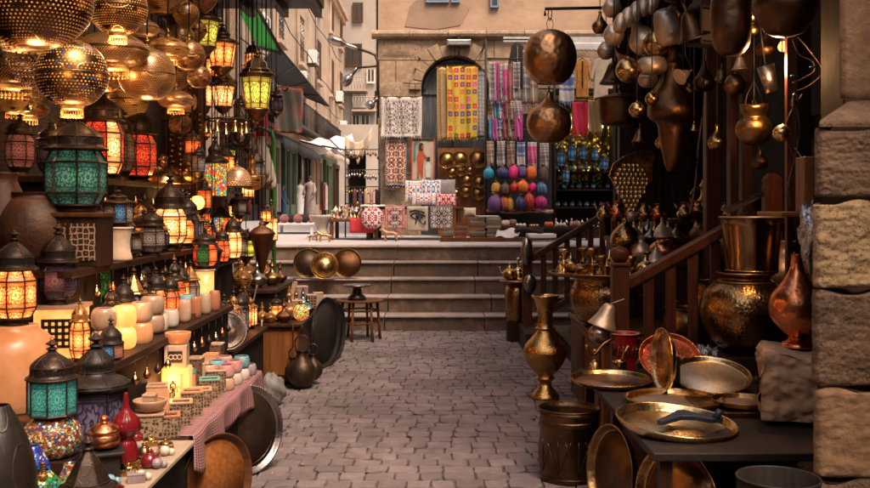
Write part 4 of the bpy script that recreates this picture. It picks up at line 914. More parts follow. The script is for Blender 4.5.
vessel('copper_cup','small ruby glass cup half hidden beside the pierced dome lantern','cup',put(112,2.78,.45),sm([(.5,0),(.8,.3),(.9,1.2),(1,1.6)],3),.035,'glass_red',20)
# alabaster candle cups
cups=[(104,3.78,0,'alabaster','plain white cup, lower of the left pair'),(104,3.78,1,'alabaster','plain white cup on top of the left pair'),
 (124,3.86,0,'alabaster_lit','glowing lower cup of the lit pair'),(124,3.86,1,'alabaster_lit','brightest glowing cup on top of the lit pair'),
 (141,4.02,0,'alabaster_glow','warm pink cup right of the lit pair, lower one'),(141,4.02,1,'alabaster','pale cup stacked on the warm pink cup'),
 (152,4.3,0,'alabaster','white cup farther back on the shelf, lower one'),(152,4.3,1,'alabaster','white cup farther back on the shelf, upper one'),
 (128,4.3,0,'alabaster','large white cup behind the lit pair, lower'),(128,4.3,1,'alabaster','large white cup behind the lit pair, upper')]
for px,Y,k,mm,lb in cups:
    r=.046 if Y<4.2 else .052; h=.086
    cup('alabaster candle holder, '+lb,put(px,Y,.75+k*h),r,h,mm,'alabaster candle holders on the middle shelf',wax=k==1,flare=.95)
ld=bpy.data.lights.new('candle_light','POINT'); ld.energy=.5; ld.color=(1,.42,.12); ld.shadow_soft_size=.03; lo=bpy.data.objects.new('candle_light',ld); COL.objects.link(lo); lo.location=(X_(124,3.8),3.86,.95)
# lit column of lamp, cube and bowl
t=thing('alabaster_lamp','tall glowing yellow alabaster box lamp carrying a cube and a bowl','lamp',put(177,4.22,.45),.12)
m=MB(); m.box(-.06,.06,-.05,.05,0,.165); obj('body',m,'alabaster_lit',t,bev=.005)
m=MB(); m.box(-.045,-.035,-.054,-.051,.02,.14); m.box(.02,.03,-.054,-.051,.02,.14); m.box(-.045,.03,-.054,-.0512,.08,.09); obj('carved_front',m,'alabaster_glow',t)
ld=bpy.data.lights.new('lamp_light','POINT'); ld.energy=.8; ld.color=(1,.42,.12); ld.shadow_soft_size=.03; lo=bpy.data.objects.new('lamp_light',ld); COL.objects.link(lo); lo.parent=t; lo.location=(-.02,-.12,.11)
t=thing('alabaster_cube','carved alabaster cube with black swirl panel between lamp and bowl','candle box',put(177,4.22,.615),.12)
m=MB(); m.box(-.048,.048,-.048,.048,0,.1); obj('body',m,'alabaster',t,bev=.004); m=MB(); m.box(-.03,.03,-.051,-.049,.025,.075); obj('swirl_panel',m,'iron_plain',t)
m=MB(); 
for k in range(3): m.torus(.010,.002,0,10,4,T_(-.018+.018*k,-.052,.05)@RX(R(90)))
obj('swirl',m,'white_wax',t)
vessel('alabaster_bowl','onyx bowl on top of the carved cube','bowl',put(178,4.22,.715),sm([(.4,0),(.8,.15),(1,.6),(1.02,.95)],3),.055,'alabaster_glow',30,.008)
t=thing('alabaster_stand','black and cream square stand under the shallow onyx bowl, left of the box row','stand',put(150,3.62,.45),.2); m=MB(); m.box(-.05,.05,-.045,.045,0,.085); obj('body',m,'carved_box',t,bev=.004); m=MB(); m.box(-.055,.055,-.05,.05,.085,.095); obj('top',m,'alabaster',t,bev=.003)
vessel('alabaster_bowl','shallow onyx bowl with small box in it, left of the box row','bowl',put(150,3.62,.545),sm([(.35,0),(.8,.2),(1,.6),(1.02,.75)],3),.062,'alabaster',30,.008)
openbox('tiny onyx box sitting in the shallow onyx bowl',put(150,3.62,.56),.045,.045,.045,'alabaster')
bx=[(168,3.64,'alabaster_pink','nearest of the row, with pinkish rim'),(181,3.83,'alabaster','second nearest of the row, pale rim'),(192,3.99,'alabaster_glow','third of the row, warm cream rim'),(201,4.15,'alabaster','fourth of the row, tall and pale'),(209.5,4.33,'rim_green','fifth of the row, mint green rim'),(216,4.5,'alabaster','farthest of the row, pale rim')]
surf('rim_green',(.18,.36,.30),(.12,.28,.22),.4,0,8)
surf('rim_teal',(.03,.30,.36),(.02,.22,.28),.4,0,8); surf('rim_red',(.42,.10,.10),(.3,.07,.08),.4,0,8)
for i,(px,Y,rm,lb) in enumerate(bx):
    openbox('small dark fretwork candle box at the table edge, '+lb,put(px,Y,.45),.088,.085,.075+.012*(i%3),'carved_box',rm,'fretwork candle boxes in a row along the table edge',rot=.25)
for px,Y,h,mt_,rm,lb in ((186,4.38,.11,'alabaster_glow','rim_teal','medium alabaster candle box with teal rim behind the row'),(196,4.5,.13,'alabaster','alabaster_glow','tall cream candle box behind the row'),(206,4.72,.10,'carved_box','alabaster','dark candle box standing at the back near the cup stack'),(158,3.95,.13,'alabaster_glow','alabaster','tall glowing candle box between onyx bowl and lit lamp')):
    openbox(lb,put(px,Y,.45),.085,.085,h,mt_,rm,rot=.2)
# stacked soapstone bowls
surf('cup_white',(.62,.52,.45),(.48,.38,.32),.5,0,20); surf('cup_red',(.40,.08,.08),(.5,.35,.32),.5,0,26); surf('cup_blue',(.06,.26,.36),(.3,.4,.42),.5,0,24); surf('cup_grey',(.3,.25,.26),(.18,.12,.14),.5,0,24)
cl=[('cream',0),('cream',1),('red and white',2),('teal',3),('grey banded',4)]
cmat=['cup_white','alabaster','cup_red','cup_blue','cup_grey']
n_=0; words=['front left','front right','second row left','second row right','third row left','third row right','back left','back right']
for i in range(8):
    Y=4.52+.13*(i//2); x=-1.075+.085*(i%2)+.01*(i//2); 
    for k in range(2 if i<6 else 1):
        c_=[0,1,1,2,4,3,0,2,3,2,0,3,2,4][n_%14]; n_+=1
        cup(cl[c_][0]+' soapstone bowl, '+('upper' if k else 'lower')+' in the '+words[i]+' stack at the table end',(x,Y,.45+k*.062),.038,.062,cmat[c_],'stacked soapstone tea light bowls',flare=1.05,name='tea_light_bowl',cat='tea light bowl')
# iron hook stands in front of the lit riser
for i in range(6):
    Y=3.86+.075*i; t=thing('iron_hook','small black wrought iron hook stand, number %s in the row before the glowing shelf'%['one, nearest,','two','three','four','five','six, farthest,'][i],'hook',(-1.145+.008*(i%2),Y,.45),rnd(0,1),'wrought iron hook stands')
    m=MB(); m.lathe([(0,0),(.022,0),(.022,.006),(.006,.012),(.005,.07)],10); obj('foot',m,'iron',t)
    m=MB(); m.torus(.014,.003,.0,12,5,T_(0,0,.088)@RX(R(90))); m.tube([(-.02,0,.06),(-.02,0,.085),(0,0,.07),(.02,0,.085),(.02,0,.06)],.0028,5); m.ball((0,0,.108),.006,6); obj('hook_top',m,'iron',t)
# marble slab with trinkets
t=solo('marble_slab','chipped white marble slab on the near table corner covered with trinkets','slab',MB().box(-.13,.13,-.33,.33,0,.016),'slab_stone' if surf('slab_stone',(.42,.35,.28),(.3,.24,.18),.4,0,9,.2,30) else '',(-1.01,3.17,.451),(0,0,0),bev=.004)
tr_=[(-1.08,2.98,'brass_plain','open brass trinket box nearest the camera'),(-.98,3.05,'brass','small chased brass box left of the pair of crystals'),(-.95,3.20,'brass_plain','small brass box in the middle of the slab'),(-1.04,3.24,'brass','tiny brass box by the blue bag'),(-.95,3.36,'brass_plain','small brass box near the far slab edge'),(-1.02,3.42,'brass','small brass box at the far left of the slab')]
for i,(x,Y,mm,lb) in enumerate(tr_):
    t=thing('trinket_box',lb,'box',(x,Y,.467),rnd(-.4,.6),'brass trinket boxes on the slab'); m=MB(); m.box(-.026,.026,-.02,.02,0,.022); obj('body',m,mm,t,bev=.003); m=MB(); m.lathe([(0,0),(.024,0),(.02,.006),(0,.01)],12,T_(0,0,.0225)); m.ball((0,0,.035),.005,6); obj('lid',m,mm,t)
for i,(x,Y,cc,lb) in enumerate(((-1.0,2.93,'cup_blue','dark blue prickly stone on the slab'),(-.92,2.98,'white_wax','clear pale crystal at the slab corner'),(-1.06,3.12,'alabaster','cream crystal cluster on the slab'),(-.91,3.12,'cup_grey','grey stone egg on the slab'),(-.93,3.28,'white_wax','white stone between the brass boxes'))):
    m=MB(); m.ball((0,0,.018),.02,6,.9); m.ball((.02,.01,.012),.013,5); solo('crystal',lb,'crystal',m,cc,(x,Y,.467),group='crystals on the slab')
def crumple(name,label,cat,loc,r,mat,sz=.7,seed=1,n=28,amp=.25):
    m=MB(); rs=random.Random(seed); ph=[rs.uniform(0,6) for _ in range(8)]
    def fn(u,v):
        a=2*PI*u; b=PI*v; q=r*(1+amp*(S(3*a+ph[0]+2*b)*S(4*b+ph[1])+.6*abs(S(7*a+ph[2]+5*b))-.3*abs(S(9*b+4*a+ph[3]))))
        return (q*S(b)*C(a),q*S(b)*S(a),r*sz-q*C(b)*sz)
    m.grid(fn,n,n//2); return solo(name,label,cat,m,mat,loc)
crumple('plastic_bag','crumpled bright blue plastic bag behind the marble slab','bag',(-1.115,3.3,.45),.06,'plastic_blue',.8,3)
crumple('plastic_bag','smaller twist of blue plastic near the red vase','bag',(-1.09,3.14,.465),.035,'plastic_blue',.7,5)
crumple('cloth_sack','small grey crumpled sack on the ground beside the cabinet','sack',(-1.08,6.3,.01),.085,'cloth_grey',1.15,8,48,.16)
# cloth along the table edge
m=MB(); m.grid(lambda u,v:((-.935+.02*min(v*6,1)+.018*S(u*26)*v, 3.62+1.42*u, .455-.0*v-(.15+.035*S(u*9)+.02*S(u*31))*max(0,v-.12)) ),60,8)
m.grid(lambda u,v:(-1.0+.066*v,3.62+1.42*u,.4535+.002*S(u*40)),60,2)
solo('checked_cloth','red and white checked cloth draped over the table edge under the candle boxes','cloth',m,'checked',solid=.003)
# leaning trays
plate('round reddish wooden tray leaning against the near table leg',(-.885,3.82,.215),.2,tilt=R(90),rot=R(58),mat='wood_orange',rim='wood_brown')
plate('large grey metal tray with beaded rim leaning under the table end',(-.93,4.68,.225),.215,tilt=R(84),rot=R(48),mat='iron',rim='tin',beads=90)
plate('large black tray standing on edge beside the wooden cabinet',(-.90,7.75,.295),.285,tilt=R(90),rot=R(72),mat='iron_plain',rim='iron_plain')
plate('second dark tray on edge just behind the large black one',(-.86,8.05,.26),.25,tilt=R(90),rot=R(74),mat='iron',rim='iron_plain')
# hanging pendants
pl=[ # label px, bottom y, Y, r px, profile, mat, fringe, lit
 ('huge dark engraved dome lamp at the top left corner',36,47,2.72,55,GLOBE,'pierced_dark',0,.5),
 ('pierced brass globe lamp with red jewels and bead fringe below the huge dark dome',72,106,3.2,35,GLOBE,'pierced_gem',26,.9),
 ('round pierced brass lamp at the top edge, right of the huge dark dome',118,34,3.6,29,GLOBE,'pierced_brass',20,.8),
 ('wide flattened brass lamp tucked under the round one',112,66,4.0,36,FLAT,'pierced_fine',22,.5),
 ('pear shaped brass lamp covered in fine studs beside the red lanterns',147,100,4.2,28,GLOBE,'pierced_fine',0,.4),
 ('small bulbous brass lamp with long neck at the top, left of the twin drops',141,36,4.5,18,FLAT,'pierced_fine',0,0),
 ('brass lamp with flared skirt and glowing bottom ring',168,58,4.5,21,FLAT,'pierced_brass',18,.4),
 ('studded silver brown ball lamp by the yellow lantern',189,70,4.7,16,GLOBE,'pierced_dark',0,0),
 ('small dark ball lamp hanging right below the studded one',199,88,4.9,12,GLOBE,'pierced_dark',0,0),
 ('slim onion shaped lamp with pale neck near the top, left of the yellow lantern',186,30,4.8,13,DROP,'pierced_dark',0,0),
 ('wide dim brass bowl lamp seen behind the gem lamp on the far left',14,86,3.9,36,FLAT,'pierced_dark',24,.4),
 ('dim round lamp between the gem lamp and the red lanterns',104,92,4.6,20,GLOBE,'pierced_brass',0,.4),
 ('slender brass lamp above the onion domes of the red lanterns',158,88,5.0,16,GLOBE,'pierced_brass',12,.4),
 ('amber pierced drum shaped lamp behind the studded pear lamp',176,108,5.2,18,FLAT,'pierced_gem',16,.4),
 ('small pear lamp high up just left of the row of lit lanterns',205,14,5.2,12,DROP,'pierced_dark',0,0),
 ('shallow brass lamp hanging low in the dark behind the small bronze lantern',28,118,4.9,20,FLAT,'pierced_gem',18,.3),
 ('brown globe lamp in the gap above the teal lantern',58,20,4.6,24,GLOBE,'pierced_brass',0,.3),
 ('brown globe lamp half hidden behind the pear lamp',128,118,5.6,20,GLOBE,'pierced_brass',0,.3)]
for lb,px,yb,Y,rp,pr,mm,fr_,lt in pl:
    pendant(lb,at(px,yb,Y),W(rp,Y),pr,mm,3.02,'pierced metal lamps hanging from the beams',fr_,lit=lt)
# jewelled bead chandelier
p=at(30,46,3.3); t=thing('bead_chandelier','jewelled ring chandelier of strung beads tapering to a point at the left','chandelier',p)
m=MB(); m.lathe([(.095,-.014),(.099,.0),(.095,.014),(.091,0)],36); obj('jewelled_ring',m,'fringe_gold',t)
m=MB()
for k in range(26):
    a=2*PI*k/26
    for j in range(9): f_=j/9; rr=.095*(1-f_)**.8; m.ball((rr*C(a),rr*S(a),-.02-.18*f_**1.1),.0042,5)
obj('bead_strings',m,'mosaic_multi',t)
m=MB(); m.ball((0,0,-.215),.012,8); obj('drop_bead',m,'brass_bright',t); cord_to(t,.0,3.02,p)
# lit hanging lanterns in the row receding to the green pole
hl=[('hexagonal lantern with yellow green panes at the top, just right of the studded balls',204,54,5.6,32,56,'pane_greenlit',.6,6,'bell'),
 ('amber lantern hanging right below the yellow green one',222,74,6.0,30,52,'pane_amber',.8,8,'bell'),
 ('bright white glowing lantern third down in the hanging row',223,112,6.4,24,44,'pane_cream',1.2,6,'bell'),
 ('flared lantern with pale green panes and ribbed dome, hanging alone at the right',257,118,6.5,32,70,'pane_greenlit',1.0,8,'step'),
 ('narrow mosaic glass lantern with vase shaped top beside the pillar',215,205,6.3,24,72,'mosaic_lit',.4,4,'bell'),
 ('second mosaic glass lantern hanging lower beside the pillar',217,246,6.6,26,50,'mosaic_lit',.3,4,'cone'),
 ('small orange lit box lantern on the face of the pillar',193,156,5.9,16,26,'pane_orange',.5,4,'step'),
 ('tall white lit box lantern hanging behind the small dark ball lamp',206,112,6.9,13,46,'pane_cream',.8,4,'cone'),
 ('slim lit lantern with diamond panes beside the green pole',271,246,7.9,14,48,'pane_cream',.6,4,'cone')]
for lb,px,yb,Y,wp,hp,pn,lt,n,stl in hl:
    lantern(lb,at(px,yb,Y),W(wp,Y),W(hp,Y),n,metal='old_brass' if pn!='mosaic_lit' else 'iron',pane=pn,dome='pierced_iron' if stl!='step' else 'iron',style=stl,lit=lt,hang=3.02,foot=False,body=(.12,.58),cham=.0 if n==4 else .0,taper=.72 if n>4 else 1,group='lit lanterns hanging along the pillar')
p=at(197,210,6.0); t=thing('star_lamp','small glowing orange glass ball lamp hanging in front of the pillar','pendant lamp',p); m=MB(); m.lathe(sm([(0,0),(.03,.01),(.045,.045),(.03,.08),(.0,.09)],3),16,rib=.2,nr=12); obj('glass',m,'bulb_soft',t); cord_to(t,.09,3.02,p,.002)
ld=bpy.data.lights.new('lamp_light','POINT'); ld.energy=1.5; ld.color=(1,.45,.12); ld.shadow_soft_size=.05; lo=bpy.data.objects.new('lamp_light',ld); COL.objects.link(lo); lo.parent=t; lo.location=(0,-.1,.04)
# cones
CONE=[(0,0),(.15,.12),(1,3.2),(1.08,3.3),(1.12,3.36),(1.05,3.5),(.7,3.8),(.3,4.0),(.22,4.1),(.3,4.2),(.12,4.35)]
pendant('long smooth copper cone lamp pointing down by the green pole',at(262,274,6.7),W(12,6.7),CONE,'copper_dark',3.02,neckm='copper_dark',trim=False,name='cone_lamp')
pendant('long pierced bronze cone lamp pointing down, left of the smooth copper one',at(212,285,6.0),W(10,6.0),CONE,'pierced_iron',3.02,neckm='iron',trim=False,name='cone_lamp')
pendant('pierced pale metal onion lamp with small red jewels above the lattice lanterns',at(237,186,6.5),W(14,6.5),DOME,'pierced_white',3.02,trim=True)
pendant('dark round brass bowl lamp hanging in front of the cream bags',at(252,190,6.8),W(13,6.8),sm([(.3,0),(.8,.2),(1,.6),(1,1.1),(.4,1.25),(.25,2.3)],3),'pierced_dark',3.02,trim=True)
# ring of bells
p=at(226,120,6.2); t=thing('bell_ring','hanging iron ring strung with small brass bells under the bright lantern','bells',p); m=MB(); m.torus(.13,.006,0,28,5); obj('ring',m,'iron',t)
for k in range(7):
    a=2*PI*k/7; m=MB(); m.lathe(sm([(.0,.07),(.012,.065),(.016,.03),(.028,.0),(.03,-.005)],3)[::-1],12,T_(.13*C(a),.13*S(a),-.08)); m.tube([(.13*C(a),.13*S(a),-.02),(.13*C(a),.13*S(a),0)],.002,4); obj('bell',m,'brass_plain',t)
m=MB(); 
for k in range(3): a=2*PI*k/3; m.tube([(.13*C(a),.13*S(a),0),(0,0,.25)],.0025,4)
m.tube([(0,0,.25),(0,0,3.02-p[2])],.003,4); obj('cord',m,'iron_plain',t)
p=at(240,150,6.9); t=thing('hand_mirror','round dark framed mirror hanging beneath the ring of bells','mirror',p); m=MB(); m.torus(.06,.02,.09,24,6,T_(0,0,.0)@T_(0,0,.09)@RX(R(90))@T_(0,0,-.09)); obj('frame',m,'pierced_iron',t); m=MB(); m.lathe([(0,0),(.05,0),(.05,.006),(0,.006)],24,T_(0,0,.09)@RX(R(90))); obj('glass',m,'tin',t); cord_to(t,.15,3.02,p,.003)
# cream bags, green pole, banners
t=thing('green_pole','thin bright green pole bent at the top at the end of the left stall','pole',(X_(274,8.7),8.7,0)); m=MB(); zt=EYE+(205-140)/F*8.7; m.tube([(0,0,0),(0,0,zt),(-.02,0,zt+.07),(-.12,0,zt+.11),(-.22,0,zt+.08)],.018,8); surf('green_pole_paint',(.05,.22,.04),(.04,.16,.03),.45); obj('tube',m,'green_pole_paint',t); m=MB(); m.lathe([(0,0),(.08,0),(.08,.02),(.02,.03)],12); obj('foot',m,'iron',t)
for i,(px,py,h) in enumerate(((262,178,46),(266,184,40),(258,170,36),(269,190,34))):
    p=at(px,py,8.4+.06*i); t=thing('cloth_bag','cream drawstring cloth bag hanging by the green pole, %s'%['largest in the middle','second from the right','highest at the left','lowest at the right'][i],'bag',p,rnd(0,3),'cream cloth bags by the green pole')
    k=W(h,8.4); m=MB(); m.lathe(sm([(0,0),(.16*k,.04*k),(.2*k,.3*k),(.14*k,.6*k),(.06*k,.78*k),(.09*k,.9*k)],3),18,rib=.2,nr=9); obj('bag',m,'cloth_cream',t); cord_to(t,.85*k,3.0,p,.003)
def banner(name,label,px0,px1,y0,y1,Y,mat,cat='banner',rod='wood_brown',group=None,wav=.02,rot=0,solid=.004,rodon=True):
    x0,x1=X_(px0,Y),X_(px1,Y); zt=EYE+(205-y0)/F*Y; zb=EYE+(205-y1)/F*Y; w=x1-x0; h=zt-zb
    t=thing(name,label,cat,((x0+x1)/2,Y,zt),rot,group)
    m=MB(); ph=rnd(0,6); nf=max(2,min(7,w*9)); wv=wav*1.6+.006; m.grid(lambda u,v:(-w/2+w*u*(1-.02*(1-v))+.015*S(v*5+ph)*w*(1-v),(wv*S(u*PI*nf+ph+.6*S(v*3))+.4*wv*S(u*PI*nf*2.3+2*ph+v*4)+.3*wv*S(v*6+ph))*(1-.45*v),-h+h*v-.012*h*abs(S(u*PI*(2 if w<.5 else 4)))*v-.012*h*S(u*4+ph)*(1-v)),32,24); obj('textile',m,mat,t,solid=solid)
    if cat in('tapestry','scarf','cloth','quilt'):
        m=MB(); n=max(5,int(w/.035))
        for i in range(n):
            x=-w/2+w*(i+.5)/n; m.tube([(x,0,-h+.01),(x+rnd(-.01,.01),rnd(-.01,.01),-h-.035-rnd(0,.025))],.005,3)
        obj('fringe',m,mat,t)
    if rodon: m=MB(); m.tube([(-w/2-.02,0,.004),(w/2+.02,0,.004)],.008,6); obj('rod',m,rod,t)
    return t
kal('banner_dark',[(.03,.025,.02),(.035,.045,.03),(.05,.04,.035),(.09,.04,.03)],2,3,(.22,.03,.02),.3)
banner('fabric_banner','dark banner with red and yellow borders hanging below the black awning',274,303,88,133,9.6,'banner_dark',rot=.3)
surf('cloth_red',(.5,.03,.03),(.35,.02,.03),.85,0,6)
banner('fabric_banner','plain red cloth strip hanging behind the pale green lantern',255,268,98,152,9.2,'cloth_red',wav=.04)
banner('fabric_banner','pink and white patterned cloth between the lanterns and the red strip',243,254,66,130,9.3,'carpet_pale',wav=.04)
banner('hanging_carpet','pale carpet with faded flowers hanging behind the mosaic lanterns',219,252,118,215,8.95,'carpet_pale',cat='carpet')
# ---- further tables
stand('side_table','low dark table behind the near one, crowded with small lamps',[(-2.3,-1.2,5.65,6.85,.46,0),(-2.3,-1.42,5.9,6.85,.95,.461)])
t=thing('wooden_cabinet','brown wooden cabinet with worn front on the ground, left of the steps','cabinet',(-1.0,7.0,0))
m=MB(); m.box(-1.1,0,0,1.4,.03,.435); obj('body',m,'wood_brown',t,bev=.005)
for i in range(3):
    m=MB(); m.box(-1.05+i*.36,-.73+i*.36,-.012,-.001,.08,.4); obj('door_panel',m,'wood_orange',t,bev=.006)
m=MB(); m.box(-1.14,.03,-.04,1.43,.436,.46); obj('top',m,'wood_dark',t,bev=.005)
for a in ((-1.06,.04),(-.04,.04),(-.04,1.36),(-1.06,1.36)): m=MB(); m.box(a[0]-.03,a[0]+.03,a[1]-.03,a[1]+.03,0,.03); obj('foot',m,'wood_dark',t)
stand('riser_shelf','small dark riser on the cabinet holding the copper lamps',[(-2.0,-1.22,7.3,8.38,.68,.461)])
cz=.461
# copper and brass lamps on cabinet and riser
lm=[('round pierced copper lamp with ring on top',241,7.45,.68,.095,GENIE,'pierced_brass'),('squat pierced brass lamp behind the others',226,7.6,.68,.085,GENIE,'pierced_dark'),('shiny silvery pear lamp in the middle of the riser',257,7.5,.68,.08,GENIE,'tin'),
 ('tall dark brass lamp with spindle neck',272,7.7,.68,.075,GENIE,'old_brass'),('pierced copper ball lamp at the cabinet corner',289,7.3,cz,.085,GENIE,'pierced_dark'),('small brass lamp in front of the riser',262,7.12,cz,.05,GENIE,'pierced_brass'),('dark iron lamp at the left cabinet end',238,7.1,cz,.07,GENIE,'pierced_iron'),('little silver teapot shaped lamp near the trays',303,8.0,cz,.06,GENIE,'tin'),('copper onion lamp right of the riser',280,7.95,.68,.06,GENIE,'copper_dark')]
for lb,px,Y,z,r,pr,mm in lm:
    t=thing('table_lamp',lb,'lamp',put(px,Y,z),rnd(0,3),'metal table lamps on the wooden cabinet'); m=MB(); m.lathe([(a*r,b*r) for a,b in pr],24); obj('body',m,mm,t); m=MB(); m.lathe([(0,0),(.45*r,0),(.5*r,.08*r),(.3*r,.1*r)],18); m.torus(.98*r,.03*r,.75*r,24,5); obj('bands',m,'old_brass',t)
for lb,px,Y,z,w,h,pn,lt,n in (('small amber lit lantern with wire top in front of the riser',276,7.15,cz,.11,.2,'pane_amber',.5,6),('dark small lantern with a clear pane in the gap above the copper lamps',240,6.7,.95,.1,.26,'pane_clear',0,4),
   ('green and red paned lantern on top of the glowing column',205,5.35,.97,.14,.24,['pane_red','pane_green','pane_orange'],.3,6),('lit white lattice lantern left of the copper cone',233,6.4,.95,.12,.34,'pane_cream',.8,6),('small red and amber lattice lantern next to the white one',222,6.1,.95,.1,.26,'pane_orange',.5,6),
   ('red orange glowing lantern on the middle shelf behind the white cups',170,4.75,.75,.095,.26,'pane_orange',.7,6),('tiny amber lantern beside the glowing column',186,5.3,.75,.09,.2,'pane_amber',.5,4),('amber lantern on the low table under the pierced cone',226,5.75,.46,.12,.3,'pane_amber',.7,6),
   ('brown wire lantern with greenish lit pane on the shelf left of the copper cone',248,6.75,.95,.11,.22,'pane_greenlit',.5,4),('dark lantern at the far end of the middle shelf',196,5.45,.75,.12,.3,'pane_clear',0,6),('black openwork lantern above the candle cups',140,4.6,.75,.13,.36,'pane_violet',0,6),
   ('dark bronze lantern beneath the tall amber lit one',152,4.75,1.08,.13,.25,'pane_clear',0,6),('dark copper lantern in the shade beside the pillar foot',187,5.6,1.08,.14,.34,'pane_violet',0,6),('small iron lantern left of the pillar on the top shelf',152,6.1,1.46,.11,.24,'pane_amber',.3,6)):
    lantern(lb,put(px,Y,z),w,h,n,pane=pn,dome='pierced_iron',lit=lt,body=(.08,.58),panes=True)
t=thing('alabaster_lamp','glowing alabaster column lamp under the green and red lantern','lamp',put(205,5.35,.75)); m=MB(); m.lathe([(.05,0),(.05,.21)],20); obj('body',m,'alabaster_lit',t); m=MB(); m.lathe([(0,.21),(.06,.21),(.06,.22),(0,.22)],20); obj('cap',m,'alabaster',t)
for i in range(4): cup('small fluted alabaster column holder, %s of four on the middle shelf'%['nearest','second','third','farthest'][i],(-1.24+.01*i,4.72+.17*i,.75),.03,.11,['alabaster','alabaster_pink'][i%2],'fluted alabaster column holders',flare=1,name='column_holder')
cup('teal pierced metal candle cup at the shelf edge',put(186,4.9,.78),.045,.09,'cup_blue',wax=False); solo('wooden_coaster','thin wooden coaster under the teal pierced cup','coaster',MB().box(-.06,.06,-.06,.06,0,.029),'wood_brown',put(186,4.9,.75))
for i,(px,Y) in enumerate(((160,4.35),(171,4.52))): cup('white handled mug shaped candle cup, %s one on the middle shelf'%['nearer','farther'][i],put(px,Y,.75),.035,.085,'white_wax','white mug shaped cups',wax=False,flare=1,name='mug')
# bottles and boxes at cabinet end
for i,(px,Y,h,w,mm,lb) in enumerate(((296,7.35,.13,.09,'carved_box','black and cream patterned box at the cabinet corner'),(311,7.9,.12,.08,'inlay','dark inlaid box behind the glowing ball'),(302,8.25,.16,.09,'cup_grey','grey banded box near the trays'),(318,8.3,.10,.08,'alabaster','pale alabaster box at the cabinet end'),(292,8.2,.20,.08,'alabaster','tall pale alabaster box behind the copper lamps'))): openbox(lb,put(px,Y,cz),w,w,h,mm,rot=.3,name='trinket_box',cat='box')
cup('teal glass cup standing among the patterned boxes',put(306,7.6,cz),.03,.09,'rim_teal',wax=False)
t=thing('glass_lamp','glowing orange and black glass ball lamp at the cabinet edge','lamp',put(301,7.2,cz)); m=MB(); m.lathe(sm([(.03,0),(.055,.03),(.06,.06),(.045,.1),(.02,.12)],3),20); obj('glass',m,'mosaic_lit',t); m=MB(); m.lathe([(.02,.12),(.024,.13),(0,.135)],14); obj('cap',m,'iron',t)
# white cables hanging over the cabinet
m=MB(); m.tube(sm([at(257,285,6.95),at(250,318,6.9),at(247,345,6.9),at(243,375,6.9),at(236,392,6.9)],5),.006,6); m2=MB(); m2.tube(sm([at(262,320,6.93),at(260,345,6.92),at(255,372,6.9),at(262,392,6.7)],5),.006,6)
solo('power_cable','white power cable hanging down the left of the cabinet front','cable',m,'pale_rope'); solo('power_cable','second white power cable looping to the grey sack','cable',m2,'pale_rope')
for i,(px,y0,y1,Y,r) in enumerate(((302,322,388,6.85,.1),(293,325,380,6.95,.06),(313,328,380,7.0,.07))):
    p=at(px,y1,Y); t=thing('iron_kettle','black iron pot hanging on the cabinet corner, %s'%['the largest','small left one','right one'][i],'pot',p,0,'black iron pots on the cabinet corner')
    m=MB(); m.lathe(sm([(0,0),(.5*r,.1*r),(r,.8*r),(.9*r,1.6*r),(.4*r,2.2*r),(.3*r,2.6*r),(.4*r,2.7*r)],3),20); obj('body',m,'iron',t); m=MB(); m.tube(sm([(.35*r,0,2.5*r),(.5*r,0,3.4*r),(0,0,3.8*r),(-.5*r,0,3.4*r),(-.35*r,0,2.5*r)],3),.006,5); m.tube([(0,0,3.8*r),(0,0,max(.47-p[2],3.9*r))],.004,4); obj('handle',m,'iron',t)
t=thing('shopping_basket','dark iron disc shaped fan leaning on the mid shelf','dish',put(222,5.62,.46)); bpy.data.objects.remove(t)
plate('tarnished oval metal dish leaning at the near end of the low table',(-1.22,5.56,.60),.12,tilt=R(70),rot=R(20),mat='tin',rim='tin')
# stool, display dish and trays by the steps
t=thing('round_stool','round brown wooden stool table with lattice legs in front of the steps','stool',(X_(360,9.35),9.35,0)); m=MB(); m.lathe(sm([(0,.385),(.21,.385),(.235,.392),(.235,.40),(.225,.405),(0,.405)],1),36,smooth=False); obj('tabletop',m,'wood_brown',t)
for k in range(6): a=2*PI*k/6+.2; m=MB(); m.tube([(.17*C(a),.17*S(a),.385),(.185*C(a),.185*S(a),.2),(.2*C(a),.2*S(a),0)],[.016,.013,.016],8); obj('leg',m,'wood_orange',t)
m=MB(); pts=[(.187*C(2*PI*k/6+.2),.187*S(2*PI*k/6+.2),.18) for k in range(7)]; m.tube(pts,.009,6); m.tube([(p[0]*.98,p[1]*.98,.3) for p in pts],.008,6); obj('stretcher',m,'wood_brown',t)
t=thing('cake_stand','pierced metal stand with flat silvery plate on the wooden stool','stand',(X_(357,9.3),9.3,.406)); m=MB(); m.lathe([(.09,0),(.085,.03),(.05,.06),(.04,.11),(.06,.13)],8); obj('foot',m,'pierced_iron',t); m=MB(); m.lathe([(0,.13),(.13,.13),(.14,.145),(.135,.15),(.12,.138),(0,.138)],28); obj('plate',m,'tin',t)
plate('shiny small gold tray standing between two dark ones on the third step',(X_(325,10.55),10.5,.51+.15),.15,tilt=R(75),rot=.1,mat='brass_plain',rim='brass_plain')
plate('dark bronze tray standing at the left of the small gold tray',(X_(308,10.6),10.62,.51+.17),.165,tilt=R(78),rot=.1,mat='iron',rim='old_brass')
plate('dark bronze tray standing at the right of the small gold tray',(X_(347,10.6),10.62,.51+.17),.165,tilt=R(78),rot=-.1,mat='copper_dark',rim='old_brass')
